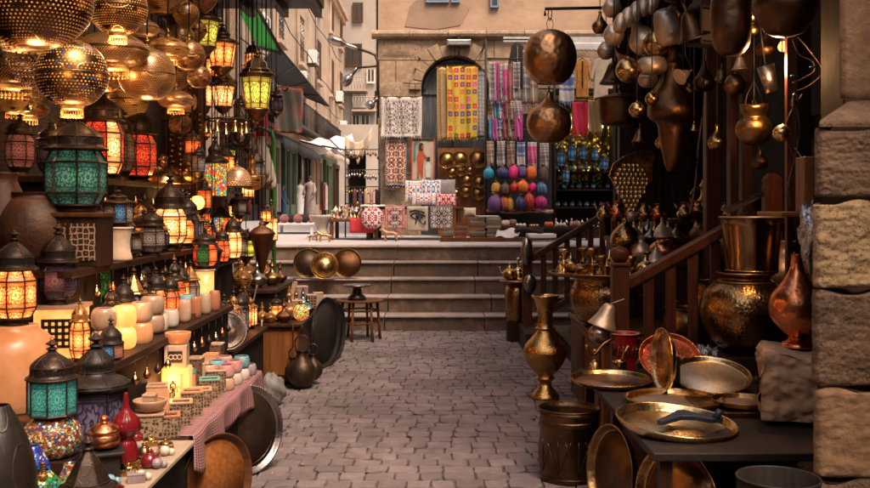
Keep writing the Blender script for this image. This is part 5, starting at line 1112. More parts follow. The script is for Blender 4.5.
# ---- extra density: pendants deep in the shop and small lanterns in the middle distance
ex=[('dusky brass globe lamp third back at the very top, left of the long necks',160,14,4.9,22,GLOBE,'pierced_dark'),('dim lamp with flared skirt between the twin brass lamps',130,66,5.0,20,FLAT,'pierced_fine'),('brown pear lamp deep behind the studded ball lamps',178,92,5.6,17,DROP,'pierced_dark'),
('dim flat lamp behind the red lantern domes',118,88,5.4,22,FLAT,'pierced_brass'),('dark globe hanging between the chandelier and the gem lamp',44,70,4.3,22,GLOBE,'pierced_dark'),('shaded bulb lamp above the small bronze lantern on the far left',8,112,4.4,20,GLOBE,'pierced_brass'),
('small amber ball lamp deep in the corner under the chandelier',84,112,5.3,15,GLOBE,'pierced_gem'),('dark drop lamp beside the pillar top',172,74,5.9,13,DROP,'pierced_dark'),('small brass ball lamp on the pillar, higher of two',186,112,6.1,11,GLOBE,'pierced_brass'),('small brass ball lamp on the pillar, lower of two',180,134,6.1,11,GLOBE,'pierced_dark'),
('long necked brass drop lamp near the top edge, right of the pillar',196,44,5.5,11,DROP,'pierced_brass'),('narrow dark drop lamp left of the yellow green lantern',180,50,5.3,14,GLOBE,'pierced_fine'),('flattened lamp high between the round lamp and small bulbous one',152,44,5.2,18,FLAT,'pierced_fine')]
for lb,px,yb,Y,rp,pr,mm in ex: pendant(lb,at(px,yb,Y),W(rp,Y),pr,mm,3.02,'pierced metal lamps hanging from the beams')
for i,(px,yb,Y,h,pn,lb) in enumerate(((198,176,5.9,34,'pane_clear','dark narrow lantern against the lower pillar'),(205,140,6.7,26,'pane_amber','small amber lantern hanging behind the bright glowing one'),(240,122,6.9,28,'pane_clear','small dim lantern hanging right of the ring of bells'),(229,168,6.8,30,'pane_greenlit','slim greenish lantern behind the hand mirror'),
 (248,152,7.3,30,'pane_clear','slim brown lantern in front of the pale carpet'),(205,228,6.3,24,'pane_orange','small orange lantern hanging left of the lower mosaic one'),(236,226,6.9,34,'pane_cream','cream lit lattice lantern under the white onion lamp'),(226,232,6.6,24,'pane_orange','tiny red orange lantern beside the cream lattice one'),
 (246,262,7.2,34,'pane_clear','dark wire lantern low behind the copper cone'),(192,262,5.7,30,'pane_amber','amber lantern hanging low by the pillar foot'),(182,212,5.6,24,'pane_violet','small black lantern on the pillar beside the orange ball'),(158,214,5.5,22,'pane_amber','tiny amber lantern behind the tall amber lit one'),(212,30,6.9,24,'pane_clear','dark lantern at the top behind the yellow green one'),(190,182,6.4,22,'pane_amber','small lit lantern half way down the pillar'))):
    lantern(lb,at(px,yb,Y),W(h*.46,Y),W(h,Y),6 if i%2 else 4,metal='old_brass' if i%3 else 'iron',pane=pn,dome='pierced_iron',style='bell' if i%2 else 'onion',lit=.3 if pn in('pane_amber','pane_cream') else 0,hang=3.02,foot=False,body=(.12,.6),cham=0,taper=.8,group='small lanterns hanging by the pillar')
tl=[(232,7.05,.461,.06,'pierced_brass','amber brown lamp at the front left of the cabinet'),(250,7.25,.461,.055,'old_brass','plain old brass lamp in front of the riser'),(270,7.05,.461,.05,'pierced_dark','dark studded lamp on the cabinet front edge'),(296,7.7,.461,.07,'pierced_brass','round brass lamp at the right of the riser'),(284,7.05,.461,.06,'copper_dark','small copper lamp at the front right of the cabinet'),(220,7.75,.68,.07,'pierced_brass','brass lamp at the left end of the riser'),(248,8.1,.68,.09,'pierced_dark','large dark lamp at the back of the riser'),(266,8.15,.68,.08,'pierced_brass','pierced lamp at the back right of the riser'),(308,7.6,.461,.05,'tin','small silvery lamp by the orange glass ball'),
 (222,6.0,.461,.08,'pierced_dark','dark pierced lamp at the near end of the low table'),(232,6.4,.461,.09,'pierced_brass','big pierced lamp on the low table'),(213,5.8,.461,.07,'old_brass','old brass lamp tucked behind the tarnished dish')]
for px,Y,z,r,mm,lb in tl:
    t=thing('table_lamp',lb,'lamp',put(px,Y,z),rnd(0,3),'metal table lamps on the wooden cabinet'); m=MB(); m.lathe([(a*r,b*r) for a,b in GENIE],24); obj('body',m,mm,t); m=MB(); m.lathe([(0,0),(.45*r,0),(.5*r,.08*r),(.3*r,.1*r)],18); obj('foot_ring',m,'old_brass',t)
# loops of brass chain and beads hung over the pillar
for i,(px,y0,y1,lb) in enumerate(((172,90,200,'long string of brass bells hanging on the left side of the pillar'),(181,60,230,'longest string of brass discs down the middle of the pillar'),(189,80,190,'string of amber beads on the right side of the pillar'),(200,110,180,'short string of brass discs right of the pillar'))):
    Y=6.3; p=at(px,y1,Y); t=thing('brass_string',lb,'string',p,0,'strings of brass ornaments on the pillar'); L=W(y1-y0,Y); m=MB()
    for k in range(int(L/.035)): m.lathe(sm([(0,0),(.014,.004),(.012,.016),(.003,.022)],2),8,T_(.006*S(k*2.1),-.01,k*.035))
    obj('ornaments',m,['brass_plain','brass_bright','copper','brass_plain'][i],t); cord_to(t,0,3.02,p,.0025)
# ================================================================ STALLS ON THE LANDING
def tableb(name,label,x0,x1,y0,y1,z,mat='wood_dark',cat='table',apron=True):
    t=thing(name,label,cat,(x0,y0,LZ)); w,d,h=x1-x0,y1-y0,z-LZ
    m=MB(); m.box(0,w,0,d,h-.03,h); obj('tabletop',m,mat,t,bev=.004)
    for a,b in ((.04,.04),(w-.04,.04),(.04,d-.04),(w-.04,d-.04)): m=MB(); m.box(a-.025,a+.025,b-.025,b+.025,0,h-.031); obj('leg',m,mat,t)
    return t
TY=12.9
tz=EYE+(205-207)/F*13.2
tableb('stall_table','long wooden stall table draped with embroidered cloths in front of the stone wall',X_(374,13.2),X_(462,13.2),12.95,13.9,tz,'wood_brown')
# trestle diagonals
banner('tapestry','large grey and cream arabesque tapestry hanging at the left corner of the stone wall',381,422,97,137,14.75,'rug_grey',cat='tapestry',wav=.01)
banner('tapestry','narrow black rug with white and orange floral ornament below the grey tapestry',385,407,138,187,14.8,'rug_narrow',cat='tapestry',wav=.01)
# papyrus with standing figure
t=banner('papyrus_painting','painted cloth with a red robed figure and a small companion, beside the narrow rug',411,435,139,181,14.8,'canvas_beige',cat='painting',wav=.0)
sc=14.8/F
surf('paint_red',(.5,.08,.03),None,.8); surf('paint_black',(.02,.02,.02),None,.8); surf('paint_teal',(.03,.25,.25),None,.8)
def pp(pts,mat,nm,par,y=-.012,w=24,h=42): 
    m=MB(); m.poly([((x-.5)*w*sc,(y_-1)*h*sc) for x,y_ in pts],.004,T_(0,y,0)); return obj(nm,m,mat,par)
pp([(.0,0),(.06,0),(.06,1),(.0,1)],'paint_red','painted_border',t); pp([(.94,0),(1,0),(1,1),(.94,1)],'paint_red','painted_border',t); pp([(.06,.96),(.94,.96),(.94,1),(.06,1)],'paint_black','painted_border',t)
pp([(.26,.08),(.34,.08),(.38,.3),(.42,.08),(.5,.08),(.52,.42),(.56,.62),(.5,.72),(.34,.72),(.26,.6),(.28,.42)],'paint_red','painted_robe',t,-.016)
pp([(.5,.68),(.72,.54),(.84,.6),(.72,.5),(.5,.6)],'paint_red','painted_arm',t,-.017)
pp([(.34,.72),(.5,.72),(.54,.82),(.48,.9),(.36,.9),(.32,.82)],'paint_black','painted_hair',t,-.018)
pp([(.45,.76),(.53,.77),(.52,.84),(.45,.85)],'paint_red','painted_face',t,-.020)
pp([(.62,.08),(.82,.08),(.84,.36),(.76,.46),(.66,.46),(.6,.34)],'cloth_white','painted_companion',t,-.016); pp([(.66,.46),(.78,.46),(.8,.54),(.72,.58),(.66,.54)],'paint_black','painted_hair',t,-.018)
pp([(.12,.5),(.2,.5),(.2,.9),(.12,.9)],'paint_teal','painted_column',t,-.016)
# quilts in the arch
banner('animal_print_cloth','narrow leopard print cloth hanging left of the yellow patchwork quilt',437,447,67,140,14.72,'leopard',wav=.01,cat='cloth')
banner('patchwork_quilt','bright yellow patchwork quilt of coloured squares hung across the arched doorway',447,478,66,139,14.66,'quilt',wav=.012,cat='quilt')
banner('patterned_cloth','narrow black and white zigzag cloth right of the patchwork quilt',477,487,70,138,14.72,'black_white',wav=.01,cat='cloth')
# brass plates board
t=solo('display_board','dark board behind the brass plates','board',MB().box(X_(438,14.5),X_(487,14.5),14.55,14.6,LZ,EYE+(205-148)/F*14.5),'wood_orange')
pls=[(447,160,8.5),(460,159,8),(461,170,6),(478,159,9),(452,172,5.5),(448,183,6),(467,180,6),(479,182,6.5),(466,191,6),(478,193,7),(456,193,5),(487,172,4.5),(470,170,4.5)]
odd=['top left','second in the top row','small, under the second','large top right','small, left under the top one','left of the third row','middle of the third row','right of the third row','middle of the lowest row','right of the lowest row','small, left of the lowest row','tiny, at the right edge','tiny, in the centre']
for (px,py,r),o_ in zip(pls,odd):
    plate('round chased brass plate on the board, '+o_,at(px,py,14.42),W(r,14.42),tilt=R(86),mat='old_brass',rim='brass_plain',depth=.02,group='brass plates on the board',cat='plate',name='brass_plate')
# cushions on the table
def cushion(label,px,py,Y,w,h,mat,rot=0,tilt=-.25,d=.1):
    p=at(px,py,Y); m=MB(); W_,H_=W(w,Y)/2,W(h,Y)/2
    for s in (-1,1):
        def fn(u,v):
            a,b=u*2-1,v*2-1; e=max(0,(1-a*a)*(1-b*b))**.45; k=1-.06*(1-abs(b))*(abs(a)>.5)
            return (a*W_*(1-.05*(1-abs(b))),s*d/2*e,b*H_*(1-.06*(1-abs(a))))
        m.grid(fn if s<0 else (lambda u,v:fn(1-u,v)),12,12)
    return solo('cushion',label,'cushion',m,mat,p,(tilt,0,rot))
cushion('white cushion printed with a blue and orange bird, left at the back of the table',416,191,13.75,22,22,'cushion_white')
cushion('white cushion with dark blue leaf print, second at the back',431,190,13.7,20,21,'cushion_blue')
cushion('plain grey cushion at the right of the printed pair',446,188,13.75,19,18,'cloth_grey')
cushion('low cream cushion with red border and an eye symbol in front of the bird cushion',424,199,13.4,24,12,'cushion_white')
cushion('dark red cushion with white rosettes at the right end of the table',446,200,13.3,20,13,'cushion_red')
# cloths draped over the table front
def drape(label,px0,px1,y0,y1,mat,Y=12.9,rnd_=False,name='draped_cloth',yaw=0):
    zt=tz+.006; x0,x1=X_(px0,Y),X_(px1,Y); zb=EYE+(205-y1)/F*Y; w=x1-x0; h=zt-zb; m=MB()
    t=thing(name,label,'embroidered cloth',((x0+x1)/2,Y,zt),yaw)
    if rnd_:
        m.lathe([(0,0),(w/2,0),(w/2,.006),(0,.006)],36,T_(0,-.02,-h/2)@RX(R(86)))
        m.uv=[[(.5+.5*(m.v[i][0])/(w/2),.5+.5*(m.v[i][2]+h/2)/(w/2)) for i in f] for f in m.f]
    else:
        m.grid(lambda u,v:(-w/2+w*u, -.015-.01*S(u*9+px0)*(v>.1), -h*v if v>0 else 0),14,12); m.uv=[[(a,1-b) for a,b in f] for f in m.uv]
    obj('hanging_panel',m,mat,t,solid=.004)
    m=MB(); m.grid(lambda u,v:(-w/2+w*u,-.015+.5*v,.004+.003*S(u*8)),8,4); obj('top_panel',m,'cloth_white',t,solid=.003); return t
drape('round black and white rosette cloth hanging at the left end of the table',361,384,206,229,'rug_round',12.85,True)
drape('red cloth with white and green square motif hanging from the table',385,405,207,229,'rug_red')
t=drape('cream cloth with a black painted eye symbol hanging from the table',407,428,208,231,'canvas_beige')
k=13/F
m=MB(); m.tube(sm([(-7*k,-.03,-9*k),(-3*k,-.03,-6.5*k),(2*k,-.03,-7*k),(8*k,-.03,-9.5*k)],4),.010,5); m.tube(sm([(-7*k,-.03,-9*k),(-2*k,-.03,-12*k),(3*k,-.03,-11*k),(6*k,-.03,-9*k)],4),.008,5); m.tube([(-8*k,-.03,-5*k),(-2*k,-.03,-3.5*k),(7*k,-.03,-6*k)],.012,5); m.tube(sm([(-1*k,-.03,-12*k),(-2*k,-.03,-17*k)],2),.009,5); m.tube(sm([(1*k,-.03,-12*k),(5*k,-.03,-17*k),(8*k,-.03,-16*k),(7*k,-.03,-14*k)],4),.008,5); m.ball((0,-.03,-9.3*k),.028,10); obj('painted_eye',m,'paint_black',t)
drape('dark cloth with cream star medallion hanging from the table',430,453,208,229,'rug_dark')
m=MB(); m.grid(lambda u,v:(X_(361,13)+u*W(24,13),12.9+v*.75,tz+.012+.012*S(u*9)*S(v*7)),16,8); solo('folded_cloth','folded white cloth spread on the left end of the table','cloth',m,'cloth_white',solid=.02)
m=MB(); m.grid(lambda u,v:(X_(386,13)+u*W(22,13),12.9+v*.6,tz+.014+.008*S(u*9)),12,6); solo('folded_cloth','purple edged pale cloth folded beside the white one','cloth',m,'cloth_grey',solid=.02)
# cats under the table
def animal(label,px,py,Y,L,mat,rot=0,cat='figurine'):
    """standing cat figurine, one skinned body"""
    p=at(px,py,Y); p.z=LZ+.001; k=L
    J=[(0,0,.62),(.42,0,.66),(-.42,0,.60),(.62,0,.86),(.80,0,.88),(.93,0,.84),(-.62,0,.55),(-.82,0,.35),(-.98,0,.40)]
    E=[(0,1),(0,2),(1,3),(3,4),(4,5),(2,6),(6,7),(7,8)]; Rr=[.17,.16,.155,.11,.115,.05,.05,.035,.03]
    for s in (-1,1):
        b=len(J); J+=[(.42,.09*s,.48),(.45+.04*s,.09*s,.22),(.43+.04*s,.09*s,.03),(.5+.04*s,.09*s,.02)]; E+=[(1,b),(b,b+1),(b+1,b+2),(b+2,b+3)]; Rr+=[.075,.05,.042,.04]
        b=len(J); J+=[(-.40,.10*s,.42),(-.34,.10*s,.28),(-.46-.05*s,.10*s,.17),(-.42-.05*s,.10*s,.03),(-.34-.05*s,.10*s,.02)]; E+=[(2,b),(b,b+1),(b+1,b+2),(b+2,b+3),(b+3,b+4)]; Rr+=[.10,.075,.05,.042,.04]
        b=len(J); J+=[(.77,.06*s,.99),(.76,.07*s,1.06)]; E+=[(4,b),(b,b+1)]; Rr+=[.035,.012]
    me=bpy.data.meshes.new('cat_figurine'); me.from_pydata([(a*k/2,b_*k/2,c*k/2) for a,b_,c in J],E,[]); o=bpy.data.objects.new('cat_figurine',me); COL.objects.link(o)
    md=o.modifiers.new('skin','SKIN'); sv=me.skin_vertices or None
    if not me.skin_vertices:
        bpy.context.view_layer.objects.active=o
    for i,v in enumerate(me.skin_vertices[0].data): v.radius=(Rr[i]*k/2,Rr[i]*k/2); v.use_root=(i==0)
    s_=o.modifiers.new('sub','SUBSURF'); s_.levels=1; s_.render_levels=1; me.materials.append(MATS[mat]); o.location=p; o.rotation_euler=(0,0,rot); o.modifiers['skin'].use_smooth_shade=True
    dg=bpy.context.evaluated_depsgraph_get(); nm=bpy.data.meshes.new_from_object(o.evaluated_get(dg)); o.modifiers.clear(); o.data=nm
    return tag(o,label,cat)
animal('carved tan cat figurine standing under the left end of the table',391,241,12.6,.34,'alabaster_pink',PI)
animal('golden cat figurine near the edge of the landing, left of the small stand',325,241,12.4,.28,'brass_plain',PI)
animal('small golden lion figurine beside the golden cat',313,242,12.5,.22,'brass_plain',0)
# ---- figurine stall left of the table
t=tableb('souvenir_table','low cloth covered souvenir table crowded with figurines left of the rug stall',X_(330,13.2),X_(372,13.2),13.0,13.8,LZ+.28,'wood_brown')
solo('red_tablecloth','dark red cloth hanging over the souvenir table','tablecloth',MB().grid(lambda u,v:(X_(350,13)+u*W(24,13),12.96-.01*S(u*20),LZ+.30-.2*v),16,5),'cloth_red',solid=.01)
solo('stone_mortar','grey stone pedestal bowl at the left end of the souvenir table','bowl',MB().lathe(sm([(0,0),(.14,0),(.12,.06),(.07,.14),(.1,.24),(.15,.3),(.15,.34),(.0,.3)],3),20),'plaster_grey',(X_(322,13.1),13.1,LZ))
rs=random.Random(4)
def figurine(loc,k,mat,label,kind,group):
    t=thing('figurine',label,'figurine',loc,rs.uniform(0,3),group); m=MB()
    if kind==0: m.lathe(sm([(.3*k,0),(.28*k,.1*k),(.16*k,.5*k),(.2*k,.9*k),(.1*k,1.1*k),(.16*k,1.3*k),(.1*k,1.5*k),(0,1.6*k)],2),10)
    elif kind==1: m.lathe(sm([(.35*k,0),(.4*k,.2*k),(.25*k,.5*k),(.1*k,.7*k),(.12*k,1.0*k),(.02*k,1.3*k)],2),8)
    else: m.lathe(sm([(.2*k,0),(.22*k,.1*k),(.05*k,.3*k),(.3*k,.6*k),(.34*k,.9*k),(.1*k,1.2*k),(.0,1.4*k)],2),10)
    obj('figure',m,mat,t); m=MB(); m.lathe([(0,-.002),(.36*k,-.002),(.36*k,.06*k),(0,.06*k)],10); obj('base',m,'wood_brown',t)
fm=['tin','alabaster','old_brass','cup_red','cup_white','brass_plain','cup_grey']; rowsn=['front','middle','back']; on_=['leftmost','second','third','fourth','fifth','sixth','rightmost']
cn={'tin':'silvery','alabaster':'cream','old_brass':'dark brass','cup_red':'red and white','cup_white':'pale','brass_plain':'golden','cup_grey':'grey'}
for r_ in range(3):
    for i in range(7):
        mm=fm[(i*3+r_*2)%7]; figurine((X_(333+i*5.6,13.2),13.07+.25*r_,LZ+.282),rs.uniform(.07,.11)*(1+.25*r_),mm,'%s figurine, %s in the %s row on the souvenir table'%(cn[mm],on_[i],rowsn[r_]),(i+r_)%3,'figurines on the souvenir table')
# tall trinket rack behind
rx0,rx1=X_(346,14.2),X_(380,14.2)
t=thing('trinket_rack','tall wire rack hung with dark trinkets at the corner of the stone wall','rack',(rx0,14.1,LZ)); w=rx1-rx0
m=MB()
for x in (0,w): m.tube([(x,0,0),(x,0,1.35)],.012,5)
for z in (.5,.75,1.0,1.3): m.tube([(0,0,z),(w,0,z)],.007,5)
obj('frame',m,'iron_plain',t)
for j,z in enumerate((.5,.75,1.0,1.3)):
    m=MB()
    for i in range(13):
        x=w*(i+.5)/13; L=rs.uniform(.07,.16); m.tube([(x,0,z),(x,0,z-L*.5)],.003,3); m.lathe(sm([(0,0),(.018,.02),(.02,L*.3),(.006,L*.5)],2),7,T_(x,0,z-L)); 
    obj('hanging_trinkets',m,['pewter','old_brass','tin','dark_bronze'][j],t)
for i in range(5):
    x=w*(.3+.16*i); m=MB(); m.lathe(sm([(.03,0),(.035,.05),(.02,.1),(.03,.2),(.025,.34),(.01,.36)],3),10,T_(x,-.14,0)); t2=thing('incense_stick_jar','tall thin %s jar by the trinket rack'%['brown','violet','cream','red','dark'][i],'jar',(rx0,14.1,tz-.1)); obj('jar',m,['clay','pane_violet','alabaster','cup_red','iron'][i],t2)
solo('side_board','narrow board carrying thin jars beside the trinket rack','shelf',MB().box(rx0,rx1+.06,13.9,14.08,tz-.13,tz-.101),'wood_brown')
# hanging rags over souvenirs
for i,(a,b_,y) in enumerate((((345,135),(372,128),14.3),((352,140),(365,138),14.6))):
    m=MB(); A=at(*a,y);B=at(*b_,y); m.grid(lambda u,v:(A.x+(B.x-A.x)*u,y+.05*S(u*12),A.z+(B.z-A.z)*u-.16*S(PI*u)-(.18+.05*S(u*17))*v),20,6); solo('rag_canopy',['ragged cream cloth swagged above the souvenir stall','small torn cloth hanging behind the swagged one'][i],'cloth',m,'cloth_cream',solid=.008)
# chairs rack of old goods: books
def books(label,x,Y,w,n,mats,h=.035,d=.2,z=LZ):
    t=thing('book_stack',label,'books',(x,Y,z)); 
    for i in range(n):
        m=MB(); ww=w*rs.uniform(.86,1); dd=d*rs.uniform(.9,1); M=T_(rs.uniform(-.01,.01),0,i*h)@RZ(rs.uniform(-.06,.06)); m.box(-ww/2,ww/2,-dd/2,dd/2,.001,h*.14,M); m.box(-ww/2,ww/2,-dd/2,dd/2,h*.82,h*.97,M); m.box(-ww/2,ww/2,-dd/2,-dd/2+.01,h*.14,h*.82,M); b_=obj('book',m,mats[i%len(mats)],t)
        m=MB(); m.box(-ww/2+.006,ww/2-.006,-dd/2+.011,dd/2-.006,h*.145,h*.815,M); obj('pages',m,'paper',b_)
surf('leather_red',(.16,.03,.02),(.1,.02,.015),.5); surf('leather_brown',(.2,.1,.05),(.14,.07,.035),.5); surf('leather_olive',(.14,.12,.06),None,.5)
bm_=['leather_brown','leather_red','leather_olive','cloth_grey']
books('low stack of old books in front of the plate board',X_(448,12.8),12.9,.17,5,bm_); books('taller stack of dark red books beside it',X_(461,12.8),12.9,.16,7,['leather_red','leather_brown']); books('wide stack of brown books in the middle of the landing',X_(477,12.7),12.8,.22,9,bm_); books('wide stack of greenish brown books, right of the middle',X_(494,12.7),12.8,.2,9,['leather_olive','leather_brown','cloth_grey'])
cushion('cream stuffed toy animal lying on the stack of books',470,212,13.0,12,9,'cloth_cream')
solo('open_newspaper','folded white newspaper lying on top of the book stacks','newspaper',MB().box(-.14,.14,-.1,.1,0,.02),'cloth_white',(X_(487,12.8),12.8,LZ+.318),(0,0,.2),bev=.004)
solo('low_board','low wooden board lying along the landing edge under the books','board',MB().box(X_(440,12.5),X_(530,12.5),12.4,12.62,LZ,LZ+.05),'wood_brown')
# ---- bag stall
surf('stall_black',(.012,.010,.012),(.02,.016,.018),.8)
bx0,bx1=X_(486,13.9),X_(555,13.9)
t=thing('bag_stall','black backed stall frame hung with leather lamps, bags and scarves','stall',(bx0,14.0,LZ)); w=bx1-bx0
m=MB(); m.box(0,w,.3,.34,0,1.85); obj('back_panel',m,'stall_black',t)
m=MB(); m.tube([(0,-.05,0),(0,-.05,2.9)],.02,6); m.tube([(w,-.05,0),(w,-.05,2.9)],.02,6); 
for z in (1.58,2.18,2.62,2.9): m.tube([(0,-.05,z),(w,-.05,z)],.012,6)
m.tube([(0,-.05,2.9),(0,.95,2.9)],.015,5); m.tube([(w,-.05,2.9),(w,.95,2.9)],.015,5)
obj('frame',m,'iron_plain',t)
m=MB(); m.box(0,w,-.05,.28,.36,.4); obj('shelf',m,'wood_dark',t)
m=MB(); m.grid(lambda u,v:(w*u,-.06-.004*S(u*30),.42-.06*v+.008*S(u*12)),30,2); obj('shelf_cloth',m,'cushion_red',t,solid=.01)
# shop tent canopy bar
m=MB(); m.box(X_(503,14.6),X_(610,14.6),14.5,14.62,EYE+(205-43)/F*14.6,EYE+(205-38)/F*14.6); solo('canopy_rail','long white metal awning rail on the stone wall above the scarves','rail',m,'white_enamel')
m=MB(); m.grid(lambda u,v:(X_(553,14.6)+u*W(55,14.6),14.45+.1*v*0,EYE+(205-44)/F*14.6-.12*v-.02*abs(S(u*40))*v),60,4); solo('awning_valance','scalloped white lace valance hanging from the awning rail','valance',m,'cloth_white',solid=.01)
def cs(name,c,d): surf(name,c,d,.45,0,9,.3,40,'weave'); return name
CC={'turquoise':(.01,.30,.45),'orange':(.75,.16,.01),'pink':(.7,.02,.22),'navy':(.02,.025,.12),'yellow':(.6,.3,.02),'brown':(.09,.05,.035),'red':(.5,.03,.015),'blue':(.05,.16,.32),'purple':(.13,.05,.2),'magenta':(.55,.01,.2),'grey blue':(.08,.1,.16),'rust':(.45,.09,.03)}
for k_,v_ in CC.items(): cs('leather_'+k_.replace(' ','_')+'_dyed',v_,tuple(x*.55 for x in v_))
bags=[(488,174,11,12,'turquoise'),(502,172,12,14,'navy'),(513,171,10,14,'pink'),(523,172,10,13,'purple'),(531,173,11,14,'orange'),(543,174,10,15,'brown'),
(495,187,9,12,'yellow'),(505,188,11,12,'brown'),(514,188,8,11,'red'),(523,187,11,14,'orange'),(532,187,8,11,'pink'),(543,188,11,14,'blue'),
(493,202,12,17,'purple'),(505,202,9,14,'rust'),(511,203,6,14,'yellow'),(521,202,12,15,'navy'),(531,201,11,17,'red'),(541,202,11,14,'magenta')]
rown=['top','middle','bottom']; posn=['leftmost','second','third','fourth','fifth','rightmost']
for i,(px,py,w_,h_,c_) in enumerate(bags):
    px+=rs.uniform(-.8,.8); py+=rs.uniform(-1,1); w_*=rs.uniform(.85,1.1); h_*=rs.uniform(.88,1.12)
    Y=13.85; k=W(h_,Y); r=W(w_,Y)/2; p=at(px,py+h_/2,Y); t=thing('leather_lantern','%s leather balloon lamp, %s in the %s row of the black stall'%(c_,posn[i%6],rown[i//6]),'lamp',p,rs.uniform(0,3),'coloured leather lamps on the black stall')
    m=MB(); m.lathe(sm([(.3*r,0),(.8*r,.1*k),(r,.4*k),(.9*r,.7*k),(.45*r,.9*k),(.4*r,k)],3),32,RY(rs.uniform(-.18,.18)),rib=.32,nr=10); obj('body',m,'leather_'+c_.replace(' ','_')+'_dyed',t)
    m=MB(); m.lathe([(.42*r,k),(.42*r,k*1.06),(0,k*1.06)],10); m.tube([(0,0,k*1.05),(0,0,k*1.05+.05)],.004,4); obj('cap',m,'old_brass',t)
sc_=[(490,500,'cloth_grey','striped'),(501,506,'leather_pink_dyed',''),(507,512,'cloth_grey',''),(513,519,'leather_purple_dyed','')]
def stripes(name,cols,n=14):
    m,t,b,o=newmat(name); v,u,w_=uvc(t); wn_=nd(t,'ShaderNodeTexWhiteNoise',{'W':mt(t,'FLOOR',mt(t,'MULTIPLY',w_,float(n)))},noise_dimensions='1D').outputs[0]
    k=len(cols); c=ramp(t,wn_,[(i/k,cols[i]) for i in range(k)],True); ob=coord(t); sock(b,mix(t,mt(t,'MULTIPLY',noise(t,ob,30.0),.3),c,(.1,.08,.08),'MULTIPLY'),'Base Color'); sock(b,.85,'Roughness'); sock(b,.3,'Sheen Weight')
stripes('scarf_a',[(.3,.26,.26),(.2,.16,.17),(.45,.38,.36)],20); stripes('scarf_b',[(.55,.5,.48),(.1,.16,.4),(.5,.45,.42)],12); stripes('scarf_c',[(.6,.03,.2),(.5,.4,.42),(.65,.1,.3)],6); stripes('scarf_d',[(.35,.25,.15),(.25,.1,.08),(.4,.3,.2)],16); stripes('scarf_e',[(.03,.25,.4),(.02,.15,.3)],5); stripes('scarf_f',[(.2,.03,.04),(.35,.05,.05)],5); stripes('scarf_g',[(.5,.02,.25),(.55,.04,.28)],4)
surf('kilim',(.35,.05,.03),(.45,.3,.04),.85,0,14)
sf=[(489,495,62,102,'scarf_a','grey striped scarf, leftmost of the upper row'),(495,499,62,102,'scarf_g','bright pink scarf, second of the upper row'),(499,503,64,101,'scarf_a','pale grey scarf, third of the upper row'),(503,508,63,102,'scarf_c','rose scarf, fourth of the upper row'),(508,513,64,101,'scarf_f','wine red scarf, fifth of the upper row'),(513,520,62,100,'scarf_a','dark grey shawl, right end of the upper left row'),
(523,530,50,104,'scarf_a','long grey shawl hanging by the big copper ball'),(530,538,52,104,'scarf_d','brown striped shawl hanging behind the big copper ball'),(559,574,72,104,'scarf_b','white and blue striped shawl right of the copper balls'),
(488,494,100,120,'scarf_d','sand coloured scarf, leftmost in the second row'),(494,498,100,120,'scarf_e','blue scarf, second in the second row'),(498,503,100,120,'scarf_b','white striped scarf, third in the second row'),(503,508,100,119,'scarf_f','red scarf, fourth in the second row'),(508,514,101,120,'scarf_d','rust scarf, fifth in the second row'),(514,522,101,120,'scarf_a','grey scarf at the right of the second row'),
(489,493,119,138,'scarf_e','deep blue scarf, leftmost in the third row'),(493,497,119,138,'scarf_g','pink scarf, second in the third row'),(497,502,119,138,'scarf_b','white and blue scarf, third in the third row'),(502,508,119,138,'scarf_f','dark red scarf, fourth in the third row'),(508,515,119,138,'scarf_d','brown scarf, fifth in the third row'),(515,523,110,138,'scarf_g','violet pink scarf, sixth in the third row'),
(487,494,141,164,'scarf_d','beige striped scarf, leftmost in the lowest row'),(497,505,141,165,'scarf_a','grey fringed scarf in the lowest row'),(507,515,141,166,'scarf_d','sandy scarf in the middle of the lowest row'),(517,525,142,167,'scarf_b','white and blue scarf in the lowest row'),(528,537,142,168,'scarf_c','pink and cream striped scarf in the lowest row'),(540,549,143,167,'scarf_a','dark checked scarf at the right of the lowest row')]
for x0,x1,y0,y1,mm,lb in sf: banner('scarf',lb,x0,x1,y0,y1,13.92+rs.uniform(-.03,.03),mm,cat='scarf',wav=.02,group='scarves hung on the bag stall',rodon=False)
# garments
def garment(label,px0,px1,y0,y1,Y,mat,trim=None):
    x0,x1=X_(px0,Y),X_(px1,Y); w=x1-x0; zt=EYE+(205-y0)/F*Y; h=W(y1-y0,Y)
    t=thing('hanging_garment',label,'garment',((x0+x1)/2,Y,zt)); o=[(-.12,0),(.12,0),(.3,-.04),(.5,-.45),(.38,-.5),(.28,-.3),(.34,-1),(-.34,-1),(-.28,-.3),(-.38,-.5),(-.5,-.45),(-.3,-.04)]
    m=MB(); m.poly([(a*w,b*h) for a,b in o][::-1],.05); obj('cloth',m,mat,t,bev=.015)
    if trim: 
        m=MB(); m.box(-.03*w,.03*w,-.012,-.002,-h*.7,-.02); m.box(-.33*w,.33*w,-.012,-.002,-h,-h*.93); obj('trim',m,trim,t)
    m=MB(); m.tube([(-.3*w,.02,-.03),(0,.02,.03),(.3*w,.02,-.03)],.008,5); obj('hanger',m,'iron_plain',t)
garment('black robe with gold embroidery hanging under the awning rail',508,527,44,92,14.1,'stall_black','brass_bright')
garment('red and yellow patterned dress hanging right of the copper balls',573,592,60,100,14.1,'kilim','brass_bright'); garment('cream knitted dress hanging under the awning valance',590,612,58,102,14.1,'cloth_cream'); garment('grey shirt hanging above the striped shawl',556,573,52,74,14.3,'cloth_grey')
banner('hot_pink_cloth','hot pink lace cloth hanging beneath the red dress',572,588,102,135,13.7,'cloth_pink' if surf('cloth_pink',(.6,.02,.07),(.5,.02,.06),.8) else '',cat='cloth'); banner('leopard_cloth','leopard spotted cloth beside the hot pink one',588,602,100,132,13.7,'leopard',cat='cloth')
